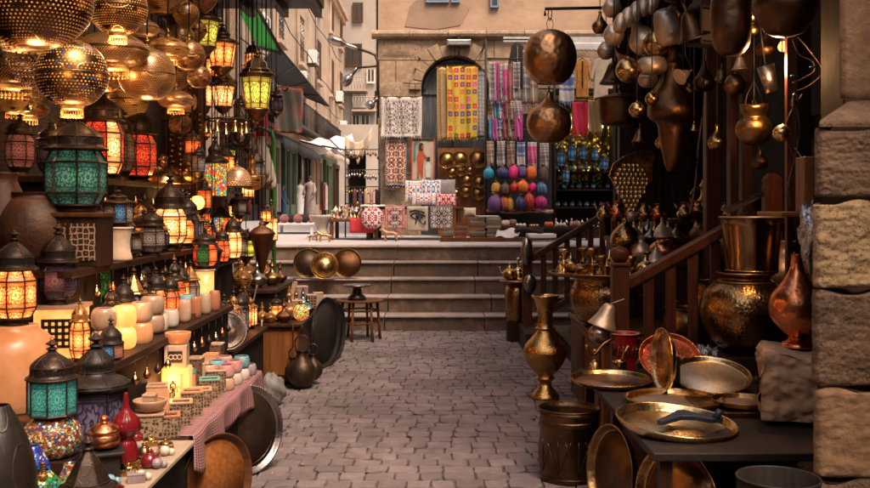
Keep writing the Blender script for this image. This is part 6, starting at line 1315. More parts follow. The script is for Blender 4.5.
# goods table under bags
tableb('goods_table','low dark table loaded with papers and trinkets below the bag stall',X_(480,13),X_(590,13),12.9,13.75,LZ+.16,'wood_black')
gz=LZ+.162
for i,(px,w_,h_,mm,lb) in enumerate(((505,.12,.10,'cup_white','pale round paper drum on the goods table'),(512,.1,.11,'leather_brown','brown bundle of belts on the goods table'),(520,.16,.06,'cloth_white','white booklet pile on the goods table'),(533,.14,.05,'brass_bright','yellow packet pile on the goods table'),(548,.13,.08,'leather_orange_dyed','orange trinket tray on the goods table'),(560,.15,.07,'cup_white','white porcelain tray on the goods table'),(574,.15,.09,'cup_red','red and white striped cup row on the goods table'))):
    t=thing('goods_tray',lb,'goods',(X_(px,13.2),13.1,gz),rs.uniform(-.2,.2)); m=MB(); m.box(-w_/2,w_/2,-.1,.1,0,h_*.4); obj('tray',m,'wood_brown',t,bev=.004)
    for q in range(6): m=MB(); m.lathe(sm([(.02,0),(.026,.02),(.02,h_*.5),(.008,h_*.7)],2),8,T_(-w_/2+.03+(w_-.06)*(q%3)/2,-.05+.1*(q//3),h_*.4)); obj('item',m,mm,t)
m=MB(); m.grid(lambda u,v:(X_(495,12.6)+u*.3+.05*v,12.5+.25*v,LZ+.052+.10*v+.02*S(u*8+v*3)),14,8); solo('plastic_sheet','crumpled pale plastic sheet lying at the landing edge','sheet',m,'cloth_white',solid=.01)
m=MB(); m.tube(sm([(X_(516,12.5),12.6,LZ+.13),(X_(523,12.5),12.55,LZ+.16),(X_(535,12.5),12.55,LZ+.14),(X_(543,12.5),12.6,LZ+.12)],3),[.03]*10,8); solo('rolled_umbrella','folded black umbrella lying across the landing edge','umbrella',m,'canvas_black')
m=MB(); m.box(X_(528,12.5),X_(556,12.5),12.45,12.8,LZ+.051,LZ+.10); solo('magazine_pile','flat pile of white magazines right of the black umbrella','magazines',m,'paper',bev=.01)
# ---- lantern booth at the right of the landing
t=thing('lantern_booth','dark booth with glittering gold lined shelves right of the bag stall','stall',(X_(553,14.8),14.5,LZ)); w=W(58,14.6)
m=MB(); m.box(0,w,.45,.5,0,2.1); m.box(-.02,0,0,.5,0,2.2); m.box(w,w+.02,0,.5,0,2.2); m.box(-.02,w+.02,-.1,.5,2.2,2.24); obj('frame',m,'wood_black',t)
surf('gold_foil',(.45,.33,.08),(.14,.10,.02),.3,.9,9,1,16,'hammer',dist=.03)
m=MB(); m.grid(lambda u,v:(w*u,.42-.06*abs(S(u*13)*S(v*11)),.75+1.25*v),40,30); obj('gold_lining',m,'gold_foil',t)
for z in (.45,.72,1.0): m=MB(); m.box(0,w,.05,.42,z-.02,z); obj('shelf',m,'wood_dark',t)
m=MB(); m.box(.2,w-.1,.35,.38,1.68,1.85); obj('light_strip',m,'striplight' if glow('striplight',(.75,1,.35),1.2) else '',t)
ld=bpy.data.lights.new('booth_light','POINT'); ld.energy=2.2; ld.color=(1,.7,.3); ld.shadow_soft_size=.1; lo=bpy.data.objects.new('booth_light',ld); COL.objects.link(lo); lo.parent=t; lo.location=(w*.55,-.05,1.7)
oo=(X_(553,14.8),14.5,LZ)
nm_=['leftmost','second','third','fourth','fifth','sixth','seventh','rightmost']
for r_,(z,n,k,yy) in enumerate(((1.0,8,.17,.2),(.72,8,.13,.2),(.45,8,.11,.15))):
    for i in range(n):
        lantern(['blue white','violet','aqua','dark'][(i+r_)%4]+' tiny glass lantern, %s on the %s booth shelf'%(nm_[i],['upper','middle','lower'][r_]),(oo[0]+w*(i+.5)/n,14.5+yy,LZ+z+.001),.075,k,6,pane=['pane_blue','pane_violet','pane_aqua','pane_clear'][(i+r_)%4],dome='iron',panes=False,group='tiny lanterns on the booth shelves')
for i,(px,y0,y1) in enumerate(((561,140,170),(572,133,165),(583,138,162),(595,142,163),(604,150,172),(566,160,185))):
    lantern('small dark lantern with bluish panes hanging in the booth, %s from the left'%['first','third','fourth','fifth','last','second, lower,'][i],at(px,y1,14.45),.13,W(y1-y0,14.4),6,pane='pane_blue',dome='iron',hang=3.05,foot=False,panes=False,group='dark lanterns hanging in the booth')
for i in range(9):
    figurine((X_(556+i*5.2,13.9),13.9,gz-.0),.08,['cup_white','cup_red','tin'][i%3],'%s little cup figure, number %s from the left before the booth'%(['white','red','silver'][i%3],'one two three four five six seven eight nine'.split()[i]),i%3,'little figures before the lantern booth')
solo('display_ledge','narrow ledge with little cup figures in front of the lantern booth','shelf',MB().box(X_(552,13.9),X_(604,13.9),13.8,14.05,LZ,gz-.003),'wood_dark')
# ---- alley people and far stalls
def skinned(name,J,E,Rr,mat,parent=None,loc=(0,0,0),rot=0,lv=2):
    me=bpy.data.meshes.new(name); me.from_pydata(J,E,[]); o=bpy.data.objects.new(name,me); COL.objects.link(o); o.modifiers.new('skin','SKIN')
    for i,v in enumerate(me.skin_vertices[0].data): v.radius=(Rr[i],Rr[i]) if not isinstance(Rr[i],tuple) else Rr[i]; v.use_root=(i==0)
    s_=o.modifiers.new('sub','SUBSURF'); s_.levels=lv; s_.render_levels=lv; o.modifiers['skin'].use_smooth_shade=True; me.materials.append(MATS[mat])
    dg=bpy.context.evaluated_depsgraph_get(); nm=bpy.data.meshes.new_from_object(o.evaluated_get(dg)); o.modifiers.clear(); o.data=nm
    if parent: o.parent=parent
    o.location=loc; o.rotation_euler=(0,0,rot); return o
def person(label,loc,h,rot,robe,scarf=None,hold=None):
    t=thing('person',label,'person',loc,rot); k=h/1.72
    J=[(0,0,.95),(0,0,1.15),(0,0,1.38),(0,.01,1.5),(0,-.01,1.62)]; E=[(0,1),(1,2),(2,3),(3,4)]; Rr=[.13,.12,.13,.05,.085]
    for s in (-1,1):
        b=len(J); J+=[(.17*s,0,1.4),(.22*s,-.02,1.12),(.2*s,-.16,.92),(.19*s,-.21,.86)]; E+=[(2,b),(b,b+1),(b+1,b+2),(b+2,b+3)]; Rr+=[.055,.042,.03,.033]
        for f in range(4): b2=len(J); J+=[((.165+.016*f)*s,-.245,.83),((.165+.016*f)*s,-.265,.80-.004*f)]; E+=[(b+3,b2),(b2,b2+1)]; Rr+=[.009,.007]
        b2=len(J); J+=[(.155*s,-.215,.835)]; E+=[(b+3,b2)]; Rr+=[.009]
        b=len(J); J+=[(.09*s,0,.85),(.1*s,-.01,.48),(.1*s,.01,.08),(.1*s,-.12,.035)]; E+=[(0,b),(b,b+1),(b+1,b+2),(b+2,b+3)]; Rr+=[.085,.06,.045,.035]
    b=len(J); J+=[(0,-.095,1.615),(0,-.11,1.6)]; E+=[(4,b),(b,b+1)]; Rr+=[.018,.012]
    J=[tuple(c*k for c in p) for p in J]; Rr=[r*k for r in Rr]; skinned('body',J,E,Rr,'skin',t)
    m=MB(); m.lathe([(a*k,z*k) for a,z in sm([(.27,.1),(.25,.4),(.21,.9),(.19,1.15),(.2,1.36),(.12,1.46),(.07,1.5)],3)],36,rib=.2,nr=18,sy=.75); 
    for s in (-1,1): m.tube([(x*k*s,y*k,z*k) for x,y,z in ((.15,0,1.4),(.235,-.01,1.15),(.215,-.15,.95))],[.08*k,.075*k,.075*k],12)
    obj('robe',m,robe,t)
    m=MB(); m.lathe([(a*k,z*k) for a,z in sm([(.098,1.6),(.105,1.66),(.085,1.72),(.0,1.75)],3)],16,sy=1.1,M=T_(0,.012,0)); obj('hair' if not scarf else 'headscarf',m,'hair' if not scarf else scarf,t)
    for s in (-1,1): m=MB(); m.ball((.03*k*s,-.088*k,1.635*k),.011*k,8); obj('eye',m,'paint_black',t)
    m=MB(); m.tube([(-.025*k,-.087*k,1.575*k),(.025*k,-.087*k,1.575*k)],.005*k,5); obj('mouth',m,'leather_red',t)
    return t
person('person in a long white robe standing by the stalls down the alley',(X_(300,39),39,LZ),1.5,.4,'cloth_white')
person('person in a pale grey robe, right of the white robed one',(X_(310,37.5),37.5,LZ),1.6,-.3,'cloth_grey')
person('person with a turquoise headscarf bending over goods at the left',(X_(283,33),33,LZ),1.15,1.2,'wood_red' if 0 else 'leather_blue_dyed','leather_turquoise_dyed')
tableb('alley_table','white topped table at the left end of the landing heaped with bundles',X_(272,16),X_(317,16),15.6,16.8,LZ+.18,'white_enamel')
for i in range(9):
    px=274+i*4.6; crumple('cloth_bundle','%s rolled cloth bundle, number %s from the left on the white table'%(['red and white','dark','pink'][i%3],'one two three four five six seven eight nine'.split()[i]),'bundle',(X_(px,16.2),15.8+.25*(i%3),LZ+.182),.075,['keffiyeh','canvas_black','cup_red'][i%3],.9,i+10,16,.15)['group']='cloth bundles on the white table'
for i,(x,Y,h,mm,lb) in enumerate(((-5.2,31,1.2,'leather_brown','brown goods rack standing by the green shop front'),(-5.5,47,1.6,'cloth_grey','grey clothes rack farther down the alley'),(-5.0,43,1.4,'leather_red','red rug pile near the end of the alley'))):
    t=thing('goods_rack',lb,'rack',(x,Y,LZ)); m=MB(); 
    for a in (-.5,.5): m.tube([(0,a,0),(0,a,h)],.03,5)
    m.tube([(0,-.5,h),(0,.5,h)],.03,5); obj('frame',m,'iron_plain',t)
    for q in range(6): m=MB(); m.box(-.12,.12,-.45+q*.15,-.34+q*.15,.25,h-.03); obj('hanging_cloth',m,[mm,'cloth_cream','scarf_a','scarf_f'][q%4],t,bev=.02)
# ================================================================ RIGHT SIDE: STAIR, RAILS, BRASSWARE
t=thing('side_stairs','wooden stair with handrails climbing to the brassware shop on the right','stairs',(1.02,5.28,0))
for i in range(5):
    m=MB(); x=.12+.17*i; m.box(x,x+.20,.0,3.9,0 if i<1 else .17*i-.02,.17*(i+1)-.025); m.box(x-.02,x+.18,-.01,3.91,.17*(i+1)-.024,.17*(i+1)); obj('step',m,'wood_dark',t)
m=MB(); m.box(.97,1.69,-1.9,4.5,.78,.85); obj('platform',m,'wood_dark',t)
m=MB(); m.box(.97,1.0,-1.9,-.02,0,.779); obj('platform_panel',m,'wood_black',t)
def rail(Y,label,x0,z0,x1,z1,nb,bot):
    t=thing('stair_railing',label,'railing',(x0,Y,0)); m=MB(); m.box(-.045,.045,-.045,.045,0,z0+.12); m.box(-.055,.055,-.055,.055,z0+.12,z0+.14); m.lathe(sm([(.03,0),(.05,.03),(.045,.07),(.0,.09)],3),12,T_(0,0,z0+.141)); obj('newel_post',m,'wood_red',t,bev=.006)
    q=math.atan2(z1-z0,x1-x0); L=math.hypot(x1-x0,z1-z0); m=MB(); m.box(.04,L,-.035,.035,-.03,.03,T_(0,0,z0)@RY(-q)); obj('handrail',m,'wood_red',t,bev=.01)
    m=MB(); m.box(.04,L,-.02,.02,-.025,.025,T_(0,0,bot)@RY(-q)); obj('bottom_rail',m,'wood_red',t)
    for k in range(nb):
        x=.12+(x1-x0-.1)*(k+.3)/nb; zz=z0+x*math.tan(q)-.03; zb=bot+x*math.tan(q)+.025; m=MB(); m.box(x-.026,x+.026,-.016,.016,zb,zz); obj('baluster',m,'wood_red',t,bev=.004)
rail(5.16,'near stair railing with dark red newel post and four balusters, behind the trays',1.0,.88,1.70,1.27,5,.20)
rail(9.0,'far stair railing rising beside the stone steps',.87,.80,1.75,1.33,7,.20)
solo('plinth','low purple brown boarded plinth at the foot of the far railing','plinth',MB().box(0,.18,0,1.1,0,.2),'wood_dark',(.80,8.4,0),bev=.01)
# silver ovals hung on the far newel
for px,py,w_,h_,lb in ((528,252,12,27,'upper tall'),(531,284,13,19,'lower rounder')):
    p=at(px,py,8.9); t=thing('oval_dish',lb+' silvery oval dish hung on the far newel post','dish',p,.15); m=MB(); r=W(w_,8.9)/2; m.lathe(sm([(0,0),(.7*r,-.01),(r,-.03),(1.02*r,-.026),(.7*r,.0),(0,.006)],3),24,RX(R(90))@Matrix.Diagonal((1,h_/w_,1,1))); obj('dish',m,'tin',t); m=MB(); m.tube([(0,0,W(h_,8.9)/2),(0,.03,W(h_,8.9)/2+.06)],.003,4); obj('hook',m,'iron_plain',t)
# wooden cabinet, bowl and big tray
t=thing('low_cabinet','worn orange brown wooden cabinet beside the near railing','cabinet',(.97,5.5,0)); m=MB(); m.box(0,.52,0,1.3,0,.53); obj('body',m,'wood_orange',t,bev=.006); m=MB(); m.box(-.02,.54,-.02,1.32,.53,.555); obj('top',m,'wood_brown',t,bev=.005)
for s in (.04,.28): m=MB(); m.box(s,s+.2,-.012,-.001,.06,.48); obj('door_panel',m,'wood_orange',t,bev=.006)
for s in (.08,.7): m=MB(); m.box(-.012,-.001,s,s+.5,.06,.48); obj('side_panel',m,'wood_brown',t,bev=.006)
bc=(1.09,6.15,.556)
BOWL=sm([(.35,0),(.75,.12),(1,.55),(1.02,1.0),(.9,1.35),(.96,1.5)],3)
vessel('cauldron','round bronze cauldron on the cabinet carrying the big tray','cauldron',bc,BOWL,.21,'pot_engraved',36,.006,parts=[rimpart(.96,1.5,.03,'old_brass')]+ringhandles(1.1,1.05,.14))
tzz=bc[2]+.21*1.5+.012
plate('big round brass tray on the cauldron crowded with small brassware',(1.09,6.15,tzz),.36,mat='brass',rim='old_brass',depth=.018)
rs=random.Random(9)
kinds=['candlestick','bell','small_teapot','goblet','mortar','oil_lamp']
def smallware(loc,k,kind,label,mat,group=None):
    t=thing(kind,label,kind.replace('_',' '),loc,rs.uniform(0,6),group); m=MB()
    if kind=='candlestick': m.lathe(sm([(.35*k,0),(.38*k,.05*k),(.12*k,.15*k),(.08*k,.4*k),(.16*k,.5*k),(.07*k,.6*k),(.09*k,.9*k),(.2*k,1.0*k),(.2*k,1.1*k),(.0,1.05*k)],3),14); obj('stem',m,mat,t)
    elif kind=='bell': m.lathe(sm([(.36*k,0),(.3*k,.12*k),(.2*k,.45*k),(.1*k,.55*k),(.06*k,.6*k),(.05*k,.9*k),(.1*k,1.0*k),(0,1.08*k)],3),16); obj('bell_body',m,mat,t)
    elif kind=='small_teapot':
        m.lathe(sm([(.2*k,0),(.4*k,.2*k),(.38*k,.45*k),(.15*k,.62*k),(.14*k,.66*k),(.05*k,.8*k),(.07*k,.88*k),(0,.92*k)],3),16); obj('pot_body',m,mat,t)
        m=MB(); m.tube(sm([(.35*k,0,.25*k),(.55*k,0,.4*k),(.65*k,0,.68*k)],3),.05*k,6); obj('spout',m,mat,t); m=MB(); m.tube(sm([(-.3*k,0,.5*k),(-.58*k,0,.5*k),(-.55*k,0,.2*k),(-.36*k,0,.15*k)],3),.03*k,5); obj('handle',m,mat,t)
    elif kind=='goblet': m.vessel(sm([(.25*k,0),(.06*k,.1*k),(.06*k,.4*k),(.26*k,.6*k),(.3*k,.95*k)],3),.03*k,14); obj('bowl',m,mat,t)
    elif kind=='mortar':
        m.vessel(sm([(.3*k,0),(.2*k,.1*k),(.3*k,.5*k),(.38*k,.6*k)],3),.05*k,14); obj('bowl',m,mat,t); m=MB(); m.tube([(0,0,.1*k),(.15*k,0,.95*k)],[.07*k,.04*k],8); obj('pestle',m,mat,t)
    else:
        m.lathe(sm([(.2*k,0),(.1*k,.1*k),(.35*k,.3*k),(.3*k,.42*k),(.0,.5*k)],3),14); m.tube([(.25*k,0,.33*k),(.6*k,0,.42*k)],[.1*k,.05*k],7); obj('lamp_body',m,mat,t); m=MB(); m.torus(.14*k,.025*k,0,12,4,T_(-.42*k,0,.36*k)@RX(R(90))); obj('handle',m,mat,t)
    return t
bm2=['brass_plain','brass','brass_bright','old_brass']
pos=[];
for ring,(r,n) in enumerate(((.28,11),(.17,7),(.05,2))):
    for i in range(n):
        a=2*PI*i/n+ring*.5; kd=kinds[(i*5+ring*2)%6]; side=['right','far right','far','far left','left','near left','near','near right'][int(((a/(2*PI))%1)*8+.5)%8]
        smallware((1.09+r*C(a),6.15+r*S(a),tzz+.003),rs.uniform(.10,.17),kd,'%s brass %s on the %s %s of the big tray'%(['shiny','engraved','bright yellow','dark old'][(i+ring)%4],kd.replace('_',' '),side,['rim','middle','centre'][ring]),bm2[(i+ring)%4],'small brassware on the big round tray')
# brass vase and bin
vessel('brass_vase','tall polished brass vase with narrow waist and wide mouth standing on the cobbles','vase',(.752,6.5,.012),sm([(.62,0),(.66,.05),(.6,.2),(.32,.55),(.27,.75),(.42,.9),(.42,1.0),(.36,1.06),(.75,1.5),(1.0,2.0),(1.02,2.2),(.9,2.5),(.5,2.95),(.36,3.15),(.44,3.25),(.36,3.35),(.34,3.8),(.42,4.3),(.6,4.72)],3),.148,'brass',44,.005,parts=[rimpart(.6,4.72,.04,'brass_bright'),('neck_ring',lambda m,k:m.torus(.42*k,.05*k,3.25*k,32,6),'brass_bright'),('waist_ring',lambda m,k:m.torus(.41*k,.04*k,.95*k,32,6),'brass_bright')])
t=vessel('metal_bin','dark embossed copper bucket with leaf relief in front of the tray table','bucket',(.648,4.6,.012),[(.96,0),(1,.08),(1,2.2),(1.04,2.4)],.142,'bin_bronze',48,.006,parts=[rimpart(1.04,2.4,.03,'bin_bronze'),('lower_band',lambda m,k:m.torus(1.01*k,.025*k,.18*k,44,5),'bin_bronze'),('upper_band',lambda m,k:m.lathe([(1.0*k,1.85*k),(1.035*k,1.88*k),(1.0*k,1.93*k),(1.035*k,2.0*k),(1.0*k,2.06*k)],44),'bin_bronze'),
 ('leaf_relief',lambda m,k:[m.tube([(1.0*k*C(a+s*.09*q),1.0*k*S(a+s*.09*q),(.35+.22*q)*k) for q in range(6)],[.03*k,.045*k,.04*k,.035*k,.025*k,.008*k],5) for a in [2*PI*j/9 for j in range(9)] for s in (-1,1,.01)],'bin_bronze')])
# tray table
t=thing('tray_table','low black painted table covered with brass trays at the right','table',(.775,3.38,0)); m=MB(); m.box(0,1.0,0,1.75,.42,.45); obj('tabletop',m,'iron_plain',t,bev=.004)
for a,b in ((.03,.03),(.03,1.7),(.9,.03)): m=MB(); m.box(a,a+.045,b,b+.045,0,.419); obj('leg',m,'wood_dark',t)
m=MB(); m.box(.22,.25,.5,1.7,0,.41); obj('side_board',m,'wood_brown',t)
mz=.451
plate('flat copper toned tray at the far left corner of the black table, overhanging its edge',(.865,4.68,mz+.012),.20,tilt=R(2),ry=0,mat='copper_tray' if surf('copper_tray',(.5,.3,.2),(.34,.19,.12),.36,1,14,.4,70,'engrave',dist=.002) else '',rim='brass_bright')
plate('pinkish copper tray with scalloped lip leaning at the back of the table',(1.165,4.74,mz+.115),.15,tilt=R(42),rot=-.1,mat='copper_pink' if surf('copper_pink',(.8,.5,.42),(.5,.22,.16),.3,1,12,.5,50,'engrave',dist=.003) else '',rim='copper')
plate('large pale gold tray with fine chasing tilted up at the back right',(1.30,4.50,mz+.065),.19,tilt=R(17),rot=-.05,mat='brass_pale' if surf('brass_pale',(.82,.74,.6),(.6,.5,.36),.48,1,16,.35,120,'engrave',dist=.002) else '',rim='brass_bright')
plate('oval brass tray lying flat in the middle of the black table',(1.06,4.22,mz+.004),.215,mat='brass_pale',rim='brass_bright',depth=.026)
plate('widest brass tray at the front of the table with the blue trowel on it',(.945,3.74,mz+.010),.235,tilt=R(4),ry=R(4),mat='brass_tray',rim='brass_bright',depth=.03)
plate('brass tray standing almost edge on against a small wooden easel',(1.075,4.45,mz+.155),.15,tilt=R(88),rot=R(-84),ry=0,mat='brass',rim='brass_bright')
t=thing('easel','small dark wooden easel holding the upright tray','easel',(1.13,4.45,mz)); 
m=MB(); m.box(-.045,.045,-.03,.03,0,.014); obj('foot',m,'wood_black',t); m=MB(); m.box(-.012,.012,-.012,.012,.014,.17); obj('upright',m,'wood_black',t)
solo('rectangular_tray','long dark rectangular brass tray at the right of the table','tray',MB().box(0,.56,0,.34,0,.008).box(-.012,.572,-.012,0,0,.02).box(-.012,.572,.34,.352,0,.02).box(-.012,0,0,.34,0,.02).box(.56,.572,0,.34,0,.02),'old_brass',(1.14,3.95,mz),bev=.002)
plate('tarnished engraved tray resting on the rectangular one',(1.33,4.12,mz+.022),.13,mat='brass_pale',rim='old_brass')
# leaning trays below the table edge
plate('big round brass tray leaning upright under the left table edge',(.75,3.98,.215),.195,tilt=R(84),rot=R(-72),mat='dark_bronze',rim='old_brass',depth=.03)
plate('second brass tray leaning in the shadow under the table top',(.93,3.62,.215),.2,tilt=R(84),rot=R(-55),mat='old_brass',rim='brass_plain',depth=.03)
# trowel and block plane like tools
t=thing('blue_tool','dark blue steel fan shaped tool lying on the front tray','tool',(1.0,3.72,mz+.035),.5,rx=.12)
m=MB(); P_=[(-.16,.02),(-.06,.055),(.0,.085),(.035,.08),(.06,.02),(.12,-.035),(.11,-.06),(.06,-.05),(.02,.0),(-.03,.02),(-.15,-.005)]
m.add([(x,y,0) for x,y in P_]+[(x,y,.02) for x,y in P_],[tuple(range(len(P_)))[::-1],tuple(range(len(P_),2*len(P_)))]+[(i,(i+1)%len(P_),(i+1)%len(P_)+len(P_),i+len(P_)) for i in range(len(P_))]); obj('blade',m,'blued_steel',t,bev=.004)
m=MB(); m.tube([(.085,-.04,.01),(.10,-.05,.05)],.014,8); obj('socket',m,'blued_steel',t)
t=thing('iron_clamp','small black iron clamp with arched handle on the rectangular tray','tool',(1.40,3.98,mz+.022),.3); m=MB(); m.tube(sm([(-.06,0,.12),(-.05,0,.06),(-.01,0,.02),(.06,0,.015),(.1,0,.02)],3),.013,7); m.tube(sm([(.0,0,.02),(.05,0,.055),(.1,0,.045),(.12,0,.02)],3),.009,6); m.ball((-.065,0,.13),.018,8); obj('arm',m,'iron_plain',t); m=MB(); m.lathe([(0,0),(.04,0),(.04,.012),(0,.015)],14,sy=.6); obj('foot',m,'iron_plain',t)
smallware((.835,4.98,mz),.12,'bell','small brass bell with forked handle at the far left table corner','brass_plain')
m=MB(); m.tube(sm([(-.05,0,0),(-.03,0,-.04),(0,0,-.05),(.05,0,0),(.11,0,.03)],3),.009,6); solo('brass_hook','bent dark brass hook handle lying over the small bell','hook',m,'old_brass',(.835,4.98,mz+.15),(0,0,.3))
vessel('brass_mortar','straight brass mortar with pestle beside the red enamel bucket','mortar',(.955,4.93,mz),[(.9,0),(1,.1),(.85,.5),(.85,1.6),(1,1.8)],.042,'brass_bright',24,.005,parts=[('pestle',lambda m,k:m.tube([(0,0,.3*k),(.5*k,0,2.6*k),(1.1*k,0,3.6*k)],[.25*k,.2*k,.3*k],8),'old_brass')])
surf('enamel_red',(.4,.015,.01),(.3,.01,.01),.25)
vessel('enamel_bucket','small red enamel bucket with yellow lettering like ornament, behind the trays','bucket',(1.0,5.02,mz+.0),[(.7,0),(.78,.3),(1,2.9),(1.08,3.0)],.068,'enamel_red',30,.004,parts=[rimpart(1.08,3.0,.06,'cup_red'),('ornament_band',lambda m,k:[m.tube([(.93*k*C(a)*1.02,.93*k*S(a)*1.02,1.3*k),(.97*k*C(a+.12),.97*k*S(a+.12),2.1*k),(.95*k*C(a+.2),.95*k*S(a+.2),1.4*k)],.07*k,4) for a in [2*PI*j/16 for j in range(16)]],'brass_bright')])
crumple('foil_sheet','crumpled silver foil lying behind the pale gold tray','foil',(1.42,4.95,mz),.09,'foil',.7,12,amp=.5)
# stone block, copper flask, big pots
t=thing('stone_block','rough pinkish stone block lying on the right end of the table','stone',(1.30,3.80,mz+.02),-.30)
m=MB(); rr=np.random.RandomState(8).rand(12)*6
def nz(a,b,s=0): return .02*(MN.noise(Vector((a*4+rr[s],b*5,rr[s+1])))+.5*MN.noise(Vector((a*14,b*12,rr[s+2])))+.3*MN.noise(Vector((a*34,b*30,rr[s+3]))))
def e_(u): return -.012*math.exp(-min(u,1-u)*30)
m.grid(lambda u,v:(u*.42,nz(u,v)-e_(v)-e_(u),v*(.275-.05*u)),44,30); m.grid(lambda u,v:(nz(u,v,4)-e_(v),.34*(1-u),v*.275),18,14); m.grid(lambda u,v:(.008+u*.41,.008+v*.34,.272-.05*u+nz(u,v,6)*.6),22,18); m.box(.02,.41,.02,.33,.0,.2)
obj('stone',m,'stone_pinkish',t)
vessel('copper_flask','gleaming hammered copper flask with slim neck on the stone block','flask',(X_(797,4.0),4.0,.735),sm([(.55,0),(.58,.06),(.5,.16),(.3,.28),(.28,.36),(.55,.6),(.92,1.05),(1,1.45),(.9,1.9),(.6,2.3),(.36,2.65),(.24,2.95),(.20,3.3),(.21,3.4)],4),.114,'copper',48,.004,parts=[('foot_ring',lambda m,k:m.torus(.57*k,.03*k,.03*k,36,6),'copper'),('collar',lambda m,k:m.torus(.29*k,.03*k,.32*k,30,6),'copper')])
bp=(X_(745,4.88),4.88,.575)
solo('pot_pedestal','dark wooden pedestal under the big engraved pot','pedestal',MB().box(-.2,.2,-.13,.2,0,.178).box(-.18,.18,-.11,.18,-.35,-.0),'wood_dark',(bp[0],bp[1]+.08,mz),bev=.01) if 0 else None
solo('pot_pedestal','dark wooden pedestal under the big engraved pot','pedestal',MB().box(-.13,.2,-.15,.15,0,bp[2]-.454),'wood_dark',(bp[0],bp[1],.452),bev=.01)
vessel('engraved_pot','very big round brass pot with dense engraving on a dark pedestal','pot',bp,sm([(.45,0),(.5,.08),(.75,.3),(.98,.8),(1,1.05),(.88,1.4),(.62,1.62),(.55,1.68),(.58,1.75),(.62,1.8)],4),.226,'pot_engraved',60,.006,parts=[rimpart(.62,1.8,.03,'old_brass'),('shoulder_ring',lambda m,k:m.torus(.66*k,.02*k,1.61*k,44,6),'old_brass')])
vessel('brass_bucket','tall hammered brass bucket with bright rim set on the engraved pot','bucket',(bp[0]+.035,bp[1],bp[2]+.226*1.8+.005),sm([(.78,0),(.82,.06),(.86,.8),(.98,1.75)],3)+[(1.03,1.78)],.158,'brass_tall' if surf('brass_tall',(.42,.27,.15),(.22,.13,.07),.2,1,6,.35,24,'hammer',dist=.006,stretch=(1,1,.3)) else '',48,.004,parts=[rimpart(1.02,1.78,.025,'pewter'),('foot_band',lambda m,k:m.torus(.82*k,.03*k,.06*k,40,6),'brass_plain')])
vessel('iron_pot','black iron pot with thin rim cut off by the bottom edge','pot',(1.07,2.97,-.0),[(.75,0),(.95,.6),(1,2.5),(1,3.85)],.125,'wood_black',40,.005,parts=[rimpart(1.0,3.85,.03,'iron_plain')])
# small brass table at far newel
t=thing('small_table','little round table with brass pots at the foot of the far railing','table',(.80,9.3,0)); m=MB(); m.lathe([(0,.58),(.17,.58),(.175,.59),(.17,.6),(0,.6)],24); obj('tabletop',m,'old_brass',t); m=MB(); m.lathe(sm([(.1,.2),(.11,.22),(.12,.5),(.06,.58)],3),20); obj('bucket_base',m,'pot_engraved',t); m=MB(); m.box(-.1,.1,-.1,.1,0,.199); obj('foot',m,'wood_dark',t)
for i,(dx,dy,k,kd) in enumerate(((-.07,0,.18,'small_teapot'),(.05,-.05,.14,'candlestick'),(.02,.08,.2,'bell'))): smallware((.80+dx,9.3+dy,.601),k,kd,'brass %s on the little table beside the far newel post'%kd.replace('_',' '),bm2[i])
# display stage behind the railing
t=thing('display_shelf','dark stepped shelf of brass jugs and covers behind the stair railing','shelf',(1.2,6.55,.0)); 
for x0,x1,y0,y1,z in ((.06,1.25,.0,.35,.93),(.10,1.3,.36,.8,1.09),(.5,1.4,.81,1.3,1.2)): m=MB(); m.box(x0,x1,y0,y1,z-.03,z); obj('shelf',m,'wood_dark',t); m=MB(); m.box(x0+.02,x1-.02,y0+.03,y1,.0 if x0<.5 else .86,z-.031); obj('panel',m,'wood_dark',t)
sx=lambda px,Y:(X_(px,Y))
cv=[(634,7.0,.075,'pewter'),(643,7.05,.06,'brass_plain'),(651,7.0,.055,'tin'),(662,7.0,.09,'pewter'),(640,7.2,.07,'pewter'),(655,7.25,.07,'brass_plain'),(668,7.2,.075,'pewter'),(676,7.0,.06,'old_brass'),(648,6.98+.3,.08,'tin')]
for i,(px,Y,k,mm) in enumerate(cv): cover('conical metal cover with knob, '+['large, at the left end of the upper shelf','small brassy one, second from left','small bright one, third from left','largest one near the right end','behind, left of centre','behind, in the centre','behind, right of centre','darkest one at the right end','bright one at the very back'][i],(sx(px,Y),Y,1.091),k,mm,'conical covers on the upper shelf')
vessel('bronze_urn','tall dark bronze urn with pierced dome at the left of the jug shelf','urn',(sx(625,6.72),6.72,.931),sm([(.7,0),(.75,.1),(.72,.9),(.95,1.1),(1,1.5),(.85,1.95),(.45,2.4),(.15,2.65),(.2,2.8),(0,3.0)],3),.105,'pot_engraved',32,open_=False)
vessel('copper_pot','round shiny copper pot in the middle of the jug shelf','pot',(sx(663,6.72),6.72,.931),sm([(.5,0),(.9,.35),(1,.75),(.8,1.15),(.4,1.4),(.45,1.5)],3),.105,'copper',36)
vessel('flask','silvery cone necked flask left of the round copper pot','flask',(sx(641,6.68),6.68,.931),JUG,.11,'pewter',24); cover('tall pewter funnel standing in front of the copper pot',(sx(656,6.62),6.62,.931),.085,'pewter')
